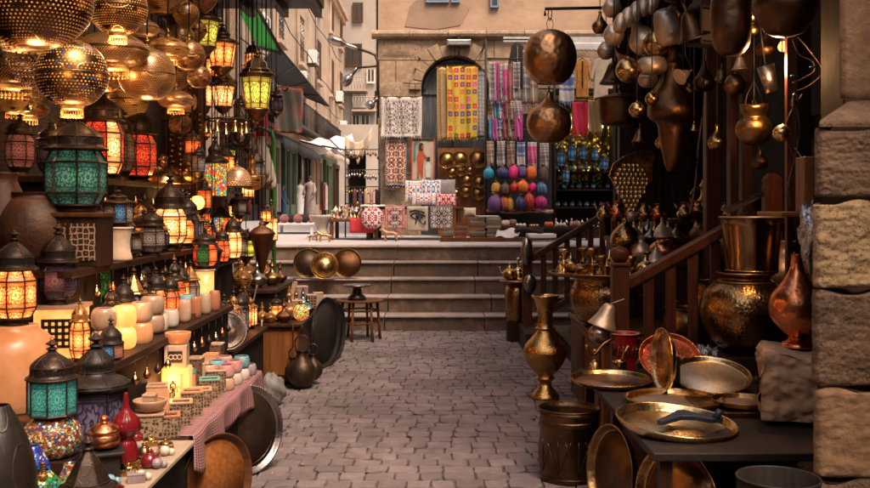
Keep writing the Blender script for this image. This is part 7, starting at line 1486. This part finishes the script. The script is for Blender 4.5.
# taller bottles and pots seen through balusters (standing on the steps)
st_=[(632,5.45,.17,.16,JUG,'pewter','pewter jug on the lowest stair, left of the first baluster'),(646,5.6,.34,.12,JUG,'old_brass','dull brass jug between the newel and second baluster'),(660,5.5,.34,.15,BOWL,'pot_engraved','wide engraved bowl on the stairs behind the balusters'),
 (675,5.75,.51,.12,JUG,'tin','silvery jug high on the stairs behind the handrail'),(690,5.55,.51,.15,BOWL,'old_brass','dark brass bowl on the stairs behind the last balusters'),(676,6.1,.51,.1,EWER,'old_brass','small ewer at the back of the stairs'),(706,5.8,.68,.12,JUG,'brass_plain','brass jug near the top of the stairs'),(650,6.15,.34,.13,BOWL,'copper_dark','copper bowl deep on the second stair'),(716,5.4,.68,.14,BOWL,'pot_engraved','engraved basin on the top stair beside the tall bucket')]
for px,Y,z,k,pr,mm,lb in st_: vessel('pot' if pr is BOWL else 'jug',lb,'pot' if pr is BOWL else 'jug',(sx(px,Y),Y,z+.001),pr,k,mm,28)
vessel('samovar','dark bronze samovar like vase at the right end of the jug shelf','vase',(sx(706,6.9),6.9,.931),sm([(.5,0),(.4,.2),(.9,.8),(1,1.3),(.8,1.7),(.5,1.9),(.55,2.2),(.9,2.6),(.95,2.75)],3),.13,'dark_bronze',32)
ewer('slim brass ewer with curved spout and handle alone on the back ledge',(sx(703,7.6),7.6,1.201),.135,'brass')
vessel('brass_basin','wide dark brass basin on the platform behind the ewer','basin',(2.2,7.2,.851),BOWL,.26,'pot_engraved',36)
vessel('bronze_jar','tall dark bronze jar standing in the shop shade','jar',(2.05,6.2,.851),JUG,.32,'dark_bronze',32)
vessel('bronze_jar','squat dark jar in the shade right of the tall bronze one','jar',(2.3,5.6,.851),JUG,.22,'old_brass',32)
# bell and ball hung on the newel
p=(.885,4.82,.74); t=thing('hanging_bell','silvery grey bell with a ball clapper tied to the near newel post','bell',(X_(596,5.05),5.05,EYE+(205-343)/F*5.05),0,ry=.35)
m=MB(); m.lathe(sm([(.075,.09),(.078,.095),(.05,.15),(.035,.2),(.02,.22)],3),24); obj('bell_cone',m,'pewter',t); m=MB(); m.lathe(sm([(0,0),(.04,.01),(.058,.05),(.04,.09),(0,.1)],3),20); obj('clapper',m,'tin',t); m=MB(); m.tube([(0,0,.22),(.06,0,.27)],.004,5); obj('cord',m,'pale_rope',t)
# grape plaque
p=at(634,182,6.6); t=thing('grape_plaque','brass wall plaque shaped as a bunch of grapes with a leaf','plaque',p,.15)
m=MB(); k=W(1,6.6); lf=[(-26,6),(-22,18),(-10,26),(4,31),(18,33),(22,26),(19,14),(20,2),(14,-2),(-6,8),(-14,2),(-20,-4)]; m.poly([(x*k,y*k) for x,y in lf][::-1],.012); obj('leaf',m,'brass_plain',t,bev=.003)
m=MB()
for j in range(11):
    n=[4,6,7,8,8,7,7,5,4,3,2][j]
    for i in range(n): m.ball(((-3.0+(i-(n-1)/2)*4.6+(j>6)*-.0)*k,-.012+.004*((i+j)%2),(16-j*4.4)*k),2.5*k,8)
obj('grapes',m,'brass_bright',t); m=MB(); m.tube([(0,0,33*k),(0,.02,40*k)],.004,5); m.tube([(0,.02,40*k),(0,.02,3.6-p[2])],.003,4); obj('cord',m,'iron_plain',t)
solo('door_jamb','narrow dark upright timber at the back of the brassware shop','timber',MB().box(-.06,.06,-.05,.05,.0,2.7),'wood_dark',(1.86,9.35,.852))
solo('timber_post','dark red timber post in the middle of the shop front','post',MB().box(-.05,.05,-.05,.05,0,2.74),'wood_red',(X_(712,6.4),6.4,.851),bev=.01)
solo('timber_post','pair of tall dark timber posts seen left of the hanging bell pot, nearer one','post',MB().box(-.03,.03,-.04,.04,0,2.74).box(-.10,-.06,-.04,.04,0,2.74),'wood_red',(X_(746,5.4),5.4,.851),bev=.008)
# big copper balls
p1=at(550,84,7.0)
rodz=EYE+(205-9)/F*7.0
t=thing('hook_rod','black iron rod with hook from which the big copper jars hang','rod',(X_(545,7.0),7.0,rodz)); m=MB(); m.tube([(0,0,-.05),(0,0,0),(.55,0,.01)],.012,6); m.tube([(.5,0,0),(.5,0,3.62-rodz)],.012,6); obj('rod',m,'iron_plain',t)
t=thing('copper_jar','huge round dull copper jar hanging upside down from the rod, upper of two','jar',p1,.4); r=W(26,7.0)
m=MB(); m.lathe(sm([(0,0),(.45*r,.03*r),(.5*r,.02*r),(.8*r,.28*r),(1.0*r,.8*r),(1.0*r,1.25*r),(.8*r,1.75*r),(.4*r,2.02*r),(0,2.1*r)],4),48); obj('body',m,'ball_copper' if surf('ball_copper',(.50,.29,.15),(.33,.17,.08),.4,1,5,.8,26,'hammer',dist=.009) else '',t); chain(t,2.08*r,rodz-p1[2],.035,.004); m=MB(); m.torus(.5*r,.02*r,.025*r,36,5); obj('rim',m,'ball_copper',t)
r2=W(22.5,7.0); p2=at(549,143,7.0); t=thing('copper_jar','second round copper jar with pointed top hanging below the first','jar',p2,1.1)
m=MB(); m.lathe(sm([(0,0),(.5*r2,.05*r2),(.9*r2,.45*r2),(1.0*r2,.95*r2),(.85*r2,1.4*r2),(.45*r2,1.72*r2),(.2*r2,1.95*r2),(.1*r2,2.25*r2),(0,2.35*r2)],4),48); obj('body',m,'ball_copper',t); chain(t,2.33*r2,p1[2]-p2[2]+.005,.03,.003)
# hanging brass in the shop mouth
def hang(label,px,yb,Y,w,prof,mat,name='hanging_pot',cat='pot',top=3.6,rx=0,ry=0,sy=1,extra=None,n=32,cord=True,group='metal pots hung in the shop mouth'):
    p=at(px,yb,Y); r=W(w,Y)/2; t=thing(name,label,cat,p,rnd(0,.5),group,rx=0)
    m=MB(); M=T_(0,0,r)@RX(rx)@RY(ry)@T_(0,0,-r); m.lathe([(a*r,b*r) for a,b in prof],n,M,sy=sy); sd_=rs.uniform(0,50); m.v=[tuple(Vector(q_)*(1+.045*MN.noise(Vector(q_)/r*1.1+Vector((sd_,0,0)))+.018*MN.noise(Vector(q_)/r*3+Vector((0,sd_,0))))) for q_ in m.v]; obj('body',m,mat,t)
    tp=max(b for a,b in prof)*r; q=M@Vector((0,0,tp))
    m=MB(); m.torus(.12*r,.03*r,0,12,4,Matrix.Translation(q+Vector((0,0,.08*r)))@RX(R(90))); obj('hook_ring',m,'iron_plain',t)
    if cord: m=MB(); m.tube([q+Vector((0,0,.15*r)),(0,0,max(tp*1.2,tp+.05)),(0,0,top-p[2])],.0035,4); obj('cord',m,'iron_plain',t)
    if extra: extra(t,r)
    return t
SPH=sm([(0,0),(.6,.2),(1,1),(.6,1.8),(.15,2.0),(.1,2.15),(0,2.2)],4)
PEAR=sm([(0,0),(.7,.15),(1,.8),(.85,1.3),(.45,1.8),(.22,2.3),(.2,2.7),(.28,2.75),(0,2.76)],3)
PAN=sm([(0,0),(.7,.05),(.95,.35),(1,.5),(.9,.48),(.6,.3),(0,.25)],3)
BELL=sm([(1,0),(1.05,.05),(.8,.4),(.55,1.0),(.35,1.5),(.1,1.75),(.1,2.2),(0,2.25)],3)
for i,(px,y) in enumerate(((620,33),(627,27),(635,21),(643,16),(651,14))): hang('dented pale brass jug nested in the diagonal row at the top left, %s'%['lowest','second from bottom','middle','fourth','highest'][i],px,y,5.6,14,sm([(0,0),(.7,.1),(1,.9),(1,1.8),(.7,2.6),(.3,2.9),(0,3)],3),'pewter',ry=.35,group='nested pale jugs')
H_=[('round pale brass ball pot hanging lowest at the left of the nested jugs',614,46,5.8,22,SPH,'pewter',0,0),('big pear shaped pale brass pot below the nested jugs',643,54,5.7,30,PEAR,'pewter',0,-.5),('round hammered brass pot right of the pear shaped one',657,58,5.6,28,SPH,'brass_plain',0,.2),
 ('elongated oval brass pan high in the cluster',668,46,5.5,26,sm([(0,0),(.8,.2),(1,1.4),(.8,2.6),(0,2.9)],3),'pewter',0,-.2),('round brass pot with dark mouth at the bottom left of the cluster',628,83,5.6,25,SPH,'brass_plain',0,0),('flattened oval brass pot at the bottom of the cluster',652,75,5.6,30,sm([(0,0),(.8,.1),(1,.6),(.8,1.1),(.2,1.25),(0,1.3)],3),'pewter',0,0),
 ('wide shallow brass pan wedged sideways under the pear pot',634,62,5.9,34,PAN,'old_brass',.5,0),('small shiny brass ball, upper of two hanging free',652,106,5.3,14,SPH,'brass_plain',0,0),('small shiny brass ball, lower of two hanging free',637,118,5.3,16,SPH,'brass_plain',0,0),
 ('dark bell shaped copper funnel hanging right of the cluster',690,40,5.0,34,BELL,'dark_bronze',0,-.35),('small pointed pewter funnel hanging below the dark bell',685,82,5.3,16,BELL,'pewter',0,1.1),
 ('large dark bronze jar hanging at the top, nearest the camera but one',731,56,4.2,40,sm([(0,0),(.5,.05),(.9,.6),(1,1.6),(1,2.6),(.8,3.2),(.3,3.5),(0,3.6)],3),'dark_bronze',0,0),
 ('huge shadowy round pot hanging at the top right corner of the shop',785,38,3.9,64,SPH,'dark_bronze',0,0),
 ('thin necked brass bottle hanging in the middle of the doorway',717,151,5.2,19,PEAR,'brass_plain',0,0),
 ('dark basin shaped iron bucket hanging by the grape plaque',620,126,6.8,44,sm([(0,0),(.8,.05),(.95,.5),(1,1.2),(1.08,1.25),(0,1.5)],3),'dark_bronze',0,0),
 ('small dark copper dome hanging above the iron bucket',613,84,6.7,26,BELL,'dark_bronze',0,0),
 ('tiny brass bell hanging left of the thin necked bottle',694,131,5.4,9,BELL,'brass_plain',0,0),
 ('bunch piece of copper pot at the top edge beside the nested jugs',672,3,5.3,24,SPH,'copper_dark',0,0),('dim copper ball hung at the top edge above the bell funnel',702,6,5.2,22,SPH,'copper_dark',0,0),
 ('dented brass ladle bowl behind the round hammered pot',678,62,6.2,18,PAN,'old_brass',.9,0),('dark jug deep behind the cluster',664,104,6.4,24,PEAR,'dark_bronze',0,0),('small brass cup shape at the very top by the dark bronze jar',752,22,4.6,14,SPH,'brass_plain',0,0),('second small brass cup shape below the one by the bronze jar',753,35,4.6,12,SPH,'old_brass',0,0)]
for lb,px,yb,Y,w_,pr,mm,rx,ry in H_: hang(lb,px,yb,Y,w_,pr,mm,rx=rx,ry=ry)
# big bronze double-bellied lamp
hang('big dark bronze vase lamp with wide belly hanging in mid shop',672,172,5.6,48,sm([(.15,0),(.3,.3),(.5,1.3),(.55,1.6),(.62,2.0),(.95,2.25),(1.0,2.6),(.85,3.0),(.5,3.6),(.32,4.2),(.4,4.5),(.3,4.7),(.2,5.2),(.1,5.4)],3),'dark_bronze',name='hanging_vase',cat='vase')
def lan(t,r):
    for s in (-1,1): m=MB(); m.tube([(s*r*.85,0,r*1.3),(s*r*.5,0,r*2.8),(0,0,r*3.6)],.003,4); obj('chain',m,'iron_plain',t)
hang('grey brass pot lamp with wide collar hanging on chains in the doorway',754,146,4.7,36,sm([(0,0),(.6,.12),(1,.8),(.9,1.3),(.62,1.55),(.6,1.7),(.75,2.3),(.0,2.3)],3),'old_brass',extra=lan)
p=at(772,92,4.6); vt=thing('tin_cup','dented tin cup hanging tilted beside the grey pot lamp','cup',p,0,ry=-.25); m=MB(); m.vessel([(.030,0),(.042,.13)],.003,20); obj('cup',m,'tin',vt); m=MB(); m.tube([(0,0,.13),(.02,0,.3),(.6,0,2.0)],.003,4); obj('cord',m,'iron_plain',vt)
p=at(703,46,5.0); t=thing('box_lantern','square dark lantern with a pale glass pane beside the bell funnel','lantern',p,.4); m=MB(); m.box(-.06,.06,-.06,.06,0,.012); m.box(-.06,.06,-.06,.06,.19,.2)
for a in (-.055,.055):
    for b in (-.055,.055): m.box(a-.006,a+.006,b-.006,b+.006,.012,.19)
obj('frame',m,'iron_plain',t); m=MB(); m.box(-.045,.045,-.055,-.052,.02,.18); obj('pane',m,'pane_clear',t); m=MB(); m.lathe([(.085,0),(.02,.07),(.0,.1)],4,T_(0,0,.2)@RZ(PI/4),smooth=False); obj('roof',m,'iron_plain',t); cord_to(t,.3,3.6,p)
# pole with wires, padlock, brass pot
t=thing('wired_pole','thin wooden pole wound with loose cables and blue ties inside the shop','pole',(X_(789,4.3),4.3,.851)); zt=EYE+(205-38)/F*4.3-.851; m=MB(); m.box(-.014,.014,-.014,.014,0,3.6-.852); obj('pole',m,'wood_red',t)
m=MB(); k=4.3/F
def q(px,py,d=-.03): return ((px-789)*k,d,EYE+(205-py)*k-.851)
m.tube(sm([q(790,40),q(796,55),q(810,62),q(812,72),q(800,80),q(790,84)],4),.004,5); m.tube(sm([q(795,38),q(806,50),q(820,72),q(808,86),q(794,92)],4),.004,5); m.tube(sm([q(800,95),q(786,118),q(784,140),q(794,165),q(802,205)],4),.004,5); m.tube(sm([q(793,100),q(797,130),q(792,160),q(786,185),q(788,208)],4),.004,5); obj('cable',m,'clay',t)
m=MB(); m.tube(sm([q(793,148,-.02),q(803,165,-.03),q(806,180,-.03)],3),.003,5); obj('white_wire',m,'pale_rope',t)
for a in ((790,77),(809,68)): m=MB(); m.torus(.008,.003,0,10,4,T_(*q(*a))); obj('blue_tie',m,'plastic_blue',t)
p=at(795,107,4.25); t=thing('padlock','steel padlock with a yellow mark hanging from the cables','padlock',p,.3); m=MB(); m.box(-.016,.016,-.008,.008,0,.032); obj('body',m,'tin',t,bev=.003); m=MB(); m.tube(sm([(-.011,0,.03),(-.011,0,.05),(0,0,.06),(.011,0,.05),(.011,0,.03)],3),.003,6); obj('shackle',m,'tin',t); m=MB(); m.box(-.010,.010,-.010,-.0085,.008,.022); obj('label_patch',m,'brass_bright',t)
hang('small shiny brass pot dangling from the pole by a cord',782,141,4.25,17,sm([(0,0),(.7,.1),(1,.8),(.8,1.4),(.85,1.5),(.7,1.6),(0,1.7)],3),'brass_bright',ry=.9)
# newel with cap and blade, shelf, plank, plastic
t=thing('wooden_bollard','dark square wooden post with pointed cap inside the shop','post',(X_(772,5.35),5.35,.851)); h=EYE+(205-186)/F*5.35-.851; m=MB(); m.box(-.045,.045,-.045,.045,0,h); obj('shaft',m,'wood_red',t,bev=.006); m=MB(); m.box(-.04,.04,-.04,.04,h+.001,h+.02); m.lathe([(.06,0),(.06,.02),(.03,.05),(0,.05)],4,T_(0,0,h+.02)@RZ(PI/4),smooth=False); obj('cap',m,'wood_red',t)
m=MB(); m.add([at(722,209,4.35),at(728,214,4.35),at(765,196,4.42),at(763,190,4.42)],[(0,1,2,3)],[[(0,0)]*4]); solo('steel_blade','flat dark steel blade sticking out left of the wooden post','blade',m,'tin',solid=.006)
m=MB(); m.box(0,.34,0,.3,0,.02); solo('wall_shelf','small worn wooden shelf beside the stone pier','shelf',m,'wood_orange',(X_(781,4.0),4.0,EYE+(205-212)/F*4.0-.02),bev=.004)
solo('wooden_plank','orange brown plank propped upright against the stone pier','plank',MB().box(-.02,.02,0,.1,0,.23),'wood_orange',(X_(814,3.9),3.95,EYE+(205-212)/F*4.0),bev=.004)
crumple('plastic_wrap','crumpled clear plastic wrap stuffed against the stone pier','plastic',(X_(818,3.7),3.75,EYE+(205-262)/F*3.7),.045,'foil',2.2,21,amp=.45)
m=MB(); m.tube(sm([at(702,118,5.5),at(698,150,5.5),at(696,180,5.5),at(690,215,5.5)],5),.007,5); m.tube([at(702,118,5.5),at(708,0,5.5),(X_(708,5.5),5.5,3.6)],.005,5); solo('rope','knotted brown rope hanging in front of the panelled doors','rope',m,'clay')
# ================================================================ FURTHER STOCK
rs=random.Random(21)
ORD=['leftmost','second from left','third from left','fourth from left','fifth from left','sixth from left','seventh from left','eighth from left','ninth from left','tenth from left','eleventh from left','twelfth from left']
pn_={'amber':'pane_amber','cream':'pane_cream','dark':'pane_clear','violet':'pane_violet','green':'pane_greenlit','orange':'pane_orange','blue':'pane_blue','red':'pane_red'}
def row(where,items,path,z,hr,wr,hang=0,group=None):
    n=len(items)
    for i,c in enumerate(items):
        u=(i+.5)/n; x,Y=path(u); h=rs.uniform(*hr); w=rs.uniform(*wr); lb='%s %s lantern, %s %s'%(['small','slim','squat','plain'][(i*3)%4] if not hang else 'small hanging',{'dark':'unlit dark','amber':'amber lit','cream':'cream lit'}.get(c,c),ORD[i],where)
        zz=z if not hang else EYE+(205-hang(u,i))/F*Y
        lantern(lb,(x+rs.uniform(-.01,.01),Y,zz),w,h,[6,4,8][i%3],metal=['iron','old_brass','iron'][(i+n)%3],pane=pn_[c],dome=['pierced_iron','pierced_black','pierced_brass'][i%3],style=['onion','bell','cone'][(i*2+n)%3],lit=.45 if c in('amber','cream') else 0,hang=3.02 if hang else None,foot=not hang,body=(.1,.58),cham=0 if i%2 else .22,panes=False,group=group or where)
row('in the back row of the middle shelf',['dark','amber','violet','dark','amber','dark','orange','amber','dark','cream'],lambda u:(-1.36,3.9+1.6*u),.751,(.24,.32),(.10,.13),group='lanterns in the back row of the middle shelf')
row('at the edge of the third shelf',['dark','amber','violet','dark','amber','dark','orange'],lambda u:(-1.46,4.42+1.7*u),1.081,(.18,.28),(.10,.13),group='lanterns at the edge of the third shelf')
row('at the back of the third shelf',['dark','amber','dark','violet','amber','dark'],lambda u:(-1.56,4.25+1.9*u),1.081,(.26,.34),(.11,.14),group='lanterns at the back of the third shelf')
row('on the top shelf behind the red ones',['dark','amber','violet','dark','amber','dark','dark'],lambda u:(-1.90,4.75+1.6*u),1.461,(.28,.42),(.13,.17),group='lanterns on the top shelf behind the red ones')
row('on the low table past the shelves',['amber','dark','orange','dark','amber','cream'],lambda u:(-1.30,5.75+1.05*u),.461,(.22,.34),(.10,.13),group='lanterns on the low table past the shelves')
row('on the raised board past the pillar',['dark','amber','violet','amber','dark'],lambda u:(-1.52,5.98+.8*u),.951,(.22,.34),(.10,.14),group='lanterns on the raised board past the pillar')
row('of the low row by the pillar',['dark','orange','dark','amber','dark','cream','dark','amber'],lambda u:(-1.55+.28*u,5.9+1.5*u),0,(.16,.26),(.08,.12),hang=lambda u,i:170+60*((i*37)%10)/10,group='low hanging lanterns by the pillar')
row('of the high row beyond the pillar',['dark','amber','dark','dark','amber','dark','violet'],lambda u:(-1.62+.30*u,6.3+1.9*u),0,(.2,.3),(.11,.15),hang=lambda u,i:60+70*((i*43)%10)/10,group='high hanging lanterns beyond the pillar')
# pierced lamps hung behind, darker and smaller, in two long rows
for i in range(11):
    u=(i+.5)/11; Y=3.4+2.6*u; px=-4+175*u; pendant('small shaded pierced lamp, %s of the rear hanging row'%ORD[i],at(px+5*S(i*5),84+34*((i*29)%10)/10-20*u,Y+.9),W(15+5*((i*7)%3),Y+.9),[GLOBE,FLAT,DROP][i%3],['pierced_dark','pierced_brass','pierced_fine'][i%3],3.02,'small lamps of the rear hanging row',fringe=12 if i%3==1 else 0,lit=.25 if i%4==1 else 0)
# brass and glass bits on the near table between the lanterns
tb=[(-1.12,2.72,.05,GENIE,'pierced_brass','small brass lamp near the bottom edge beside the slab'),(-1.02,2.78,.035,JUG,'copper','tiny copper jug at the near corner of the table'),(-1.13,3.36,.045,GENIE,'old_brass','old brass lamp behind the blue bag'),(-1.10,3.5,.04,JUG,'glass_red','little ruby jug behind the onyx bowl stand'),(-1.26,2.86,.05,GENIE,'pierced_iron','black iron lamp beside the mosaic globe'),(-1.29,3.34,.06,GENIE,'pierced_dark','studded dark lamp between the jar and the black lantern'),(-1.1,2.62,.05,JUG,'mosaic_multi','small mosaic jug cut by the bottom edge')]
for x,Y,k,pr,mm,lb in tb: vessel('small_jug' if pr is JUG else 'table_lamp',lb,'jug' if pr is JUG else 'lamp',(x,Y,.451),pr,k,mm,24,open_=False,rot=rs.uniform(0,3))
# candle boxes further in, under the middle shelf
for i in range(9):
    Y=3.72+.15*i; openbox('fretwork candle box, %s of the inner row under the cup shelf'%ORD[i],(-1.125+.004*(i%2),Y,.45) if i not in (3,4) else (-1.135,Y+.0,.45),.062,.07,.10+.03*(i%3),['carved_box','alabaster_glow','fretwork'][i%3],['alabaster','alabaster_glow','alabaster'][i%3],'inner row of candle boxes',rot=rs.uniform(-.1,.1)) if i not in (1,2,3) else None
# ---- right: more pots on the shop floor and hanging
pp_=[(1.95,4.6,.2,JUG,'old_brass'),(2.2,4.9,.24,BOWL,'pot_engraved'),(1.95,5.3,.17,JUG,'pewter'),(2.3,6.6,.3,JUG,'pot_engraved'),(2.0,5.7,.15,JUG,'copper'),(2.35,7.8,.25,BOWL,'old_brass'),(2.1,8.3,.22,JUG,'brass_plain'),(2.4,8.8,.2,JUG,'pot_engraved'),(2.0,8.9,.2,BOWL,'copper_dark')]
for i,(x,Y,k,pr,mm) in enumerate(pp_):
    vessel('jug' if pr is JUG else 'pot','%s %s on shop floor, %s'%({'old_brass':'old brass','pot_engraved':'engraved brass','pewter':'pewter','copper':'copper','brass_plain':'plain brass','copper_dark':'dark copper'}[mm],'jug' if pr is JUG else 'pot',['nearest the stone pier','second in from the pier','slim one by the top stair','large one against the side wall','smallest, beside the stairs','low one deep in the shop','near the back left','in the far back corner','near the back doors'][i]),'jug' if pr is JUG else 'pot',(x,Y,.851),pr,k,mm,28)
for i in range(12):
    px=628+i*9.5; Y=6.35+.12*(i%3); y=205-(1.28 if i%2 else 1.18)*0-(212 if 0 else 0)
    vessel('coffee_pot','little %s coffee pot, %s on the high shelf behind the covers'%(['brass','copper','pewter'][i%3],ORD[i]),'coffee pot',(1.32+.105*i,7.44,1.201),JUG,rs.uniform(.07,.1),['brass_plain','copper','pewter'][i%3],20,group='coffee pots on the high shelf',parts=[('handle',lambda m,k:m.tube([(.4*k,0,1.2*k),(1.3*k,0,1.5*k)],.08*k,6),'wood_black'),('spout',lambda m,k:m.tube([(-.5*k,0,.9*k),(-.85*k,0,1.5*k)],[.16*k,.07*k],7),['brass_plain','copper','pewter'][i%3])]) if i not in (5,) else None
hh=[(648,88,6.2,20,PEAR,'pewter'),(606,60,6.6,18,SPH,'pewter'),(675,26,6.0,22,SPH,'old_brass'),(690,98,5.9,18,JUG,'old_brass'),(640,142,6.4,16,BELL,'old_brass'),(704,92,5.6,22,PEAR,'dark_bronze'),(662,150,6.2,14,SPH,'brass_plain'),(735,96,5.3,22,SPH,'old_brass'),(740,70,5.0,16,BELL,'pewter'),(766,58,4.8,20,PEAR,'dark_bronze'),(722,84,5.6,18,BELL,'old_brass'),(760,170,5.0,16,PEAR,'dark_bronze'),(683,128,6.0,16,PEAR,'old_brass'),(612,18,6.0,20,SPH,'pewter'),(600,34,6.2,16,PEAR,'old_brass')]
wh=['behind the oval pan','at the left end of the cluster, behind','behind the top of the cluster','right of the big vase lamp neck','above the grape plaque','between bell funnel and doorway','over the right side of the grape plaque','left of the grey pot lamp','high left of the grey pot lamp','above the grey pot lamp','just below the box lantern','below the grey pot lamp','right under the big vase belly','at the very top left of the cluster','beside the upper copper jar']
for i,(px,yb,Y,w_,pr,mm) in enumerate(hh): hang('%s %s hanging %s'%({'pewter':'pale','old_brass':'old brass','dark_bronze':'dark bronze','brass_plain':'shiny brass'}[mm],'funnel' if pr is BELL else 'ball pot' if pr is SPH else 'jug',wh[i]),px,yb,Y,w_,pr,mm)
# lit lamp glowing high inside the shop
p=at(783,52,4.7); t=thing('pendant_lamp','small orange glowing glass lamp hanging high in the dark shop beside the pole','pendant lamp',p); m=MB(); m.lathe(sm([(0,0),(.018,.008),(.024,.03),(.012,.05)],3),14); obj('glass',m,'bulb_soft',t); m=MB(); m.lathe([(.014,.05),(.016,.065),(0,.07)],12); obj('cap',m,'iron_plain',t); cord_to(t,.065,3.6,p,.003)
ld=bpy.data.lights.new('lamp_light','POINT'); ld.energy=9; ld.color=(1,.5,.2); ld.shadow_soft_size=.05; lo=bpy.data.objects.new('lamp_light',ld); COL.objects.link(lo); lo.parent=t; lo.location=(-.16,-.35,-.12)
# small brass bells and drops strung along the shelf edges
for nm,xe,z,y0,y1 in (('third shelf',-1.372,1.05,3.75,6.1),('cup shelf',-1.162,.72,3.6,5.4),('top shelf',-1.612,1.43,4.4,6.3)):
    for i in range(12):
        Y=y0+(y1-y0)*(i+.5)/12; L=rs.uniform(.03,.07); t=thing('brass_drop','little %s drop hanging %s along the %s edge'%(['brass','copper','black iron'][i%3],ORD[i],nm),'ornament',(xe+.006,Y,z-L-.045),0,'drops hanging from the %s edge'%nm)
        m=MB(); m.lathe(sm([(0,0),(.012,.008),(.016,.022),(.006,.04),(.004,.05)],2),8); obj('drop',m,['brass_bright','copper','iron'][i%3],t); m=MB(); m.tube([(0,0,.045),(0,0,L+.05)],.0015,3); obj('string',m,'iron_plain',t)
# more trinkets crowded on the slab and in front of the boxes
for i in range(12):
    x=-1.10+.055*(i%4)+rs.uniform(-.008,.008); Y=2.92+.135*(i//4)+.05*(i%2)+.1*(i//4)*.3; k=rs.uniform(.022,.032)
    if x>-.9: x=-.9
    mm=['brass','alabaster_pink','old_brass','cup_grey','brass_plain','glass_red'][(i*5)%6]
    t=thing('trinket','tiny %s trinket, %s in the %s line across the slab'%({'brass':'chased brass','alabaster_pink':'pink stone','old_brass':'old brass','cup_grey':'grey stone','brass_plain':'plain brass','glass_red':'red glass'}[mm],['first','second','third','fourth'][i%4],['near','middle','far'][i//4]),'trinket',(x,Y,.467),rs.uniform(0,3),'tiny trinkets on the slab')
    m=MB(); 
    if i%3==0: m.box(-k,k,-k*.7,k*.7,0,k*.9); m.box(-k*1.06,k*1.06,-k*.76,k*.76,k*.9,k*1.15)
    elif i%3==1: m.lathe(sm([(k*.6,0),(k,.5*k),(k*.7,1.3*k),(k*.3,1.6*k),(k*.4,1.9*k)],3),14)
    else: m.lathe(sm([(k*.5,0),(k*.9,.3*k),(k*.95,.6*k),(k*.3,.9*k),(0,1.0*k)],3),14)
    obj('body',m,mm,t,bev=.002 if i%3==0 else 0); m=MB(); m.ball((0,0,(1.2,1.95,1.05)[i%3]*k),k*.18,6); obj('knob',m,'brass_bright',t)
# litter and dust specks of straw along the path edges
m=MB()
for i in range(90):
    s_=rs.choice((-1,1)); x=s_*rs.uniform(.55,.86); Y=rs.uniform(3.6,9.8); a=rs.uniform(0,3); L=rs.uniform(.01,.03); m.tube([(x,Y,.014),(x+L*C(a),Y+L*S(a),.016)],.0018,3)
o=obj('straw_litter',m,'canvas_beige'); o['label']='bits of straw and litter scattered along both edges of the cobbles'; o['category']='litter'; o['kind']='stuff'
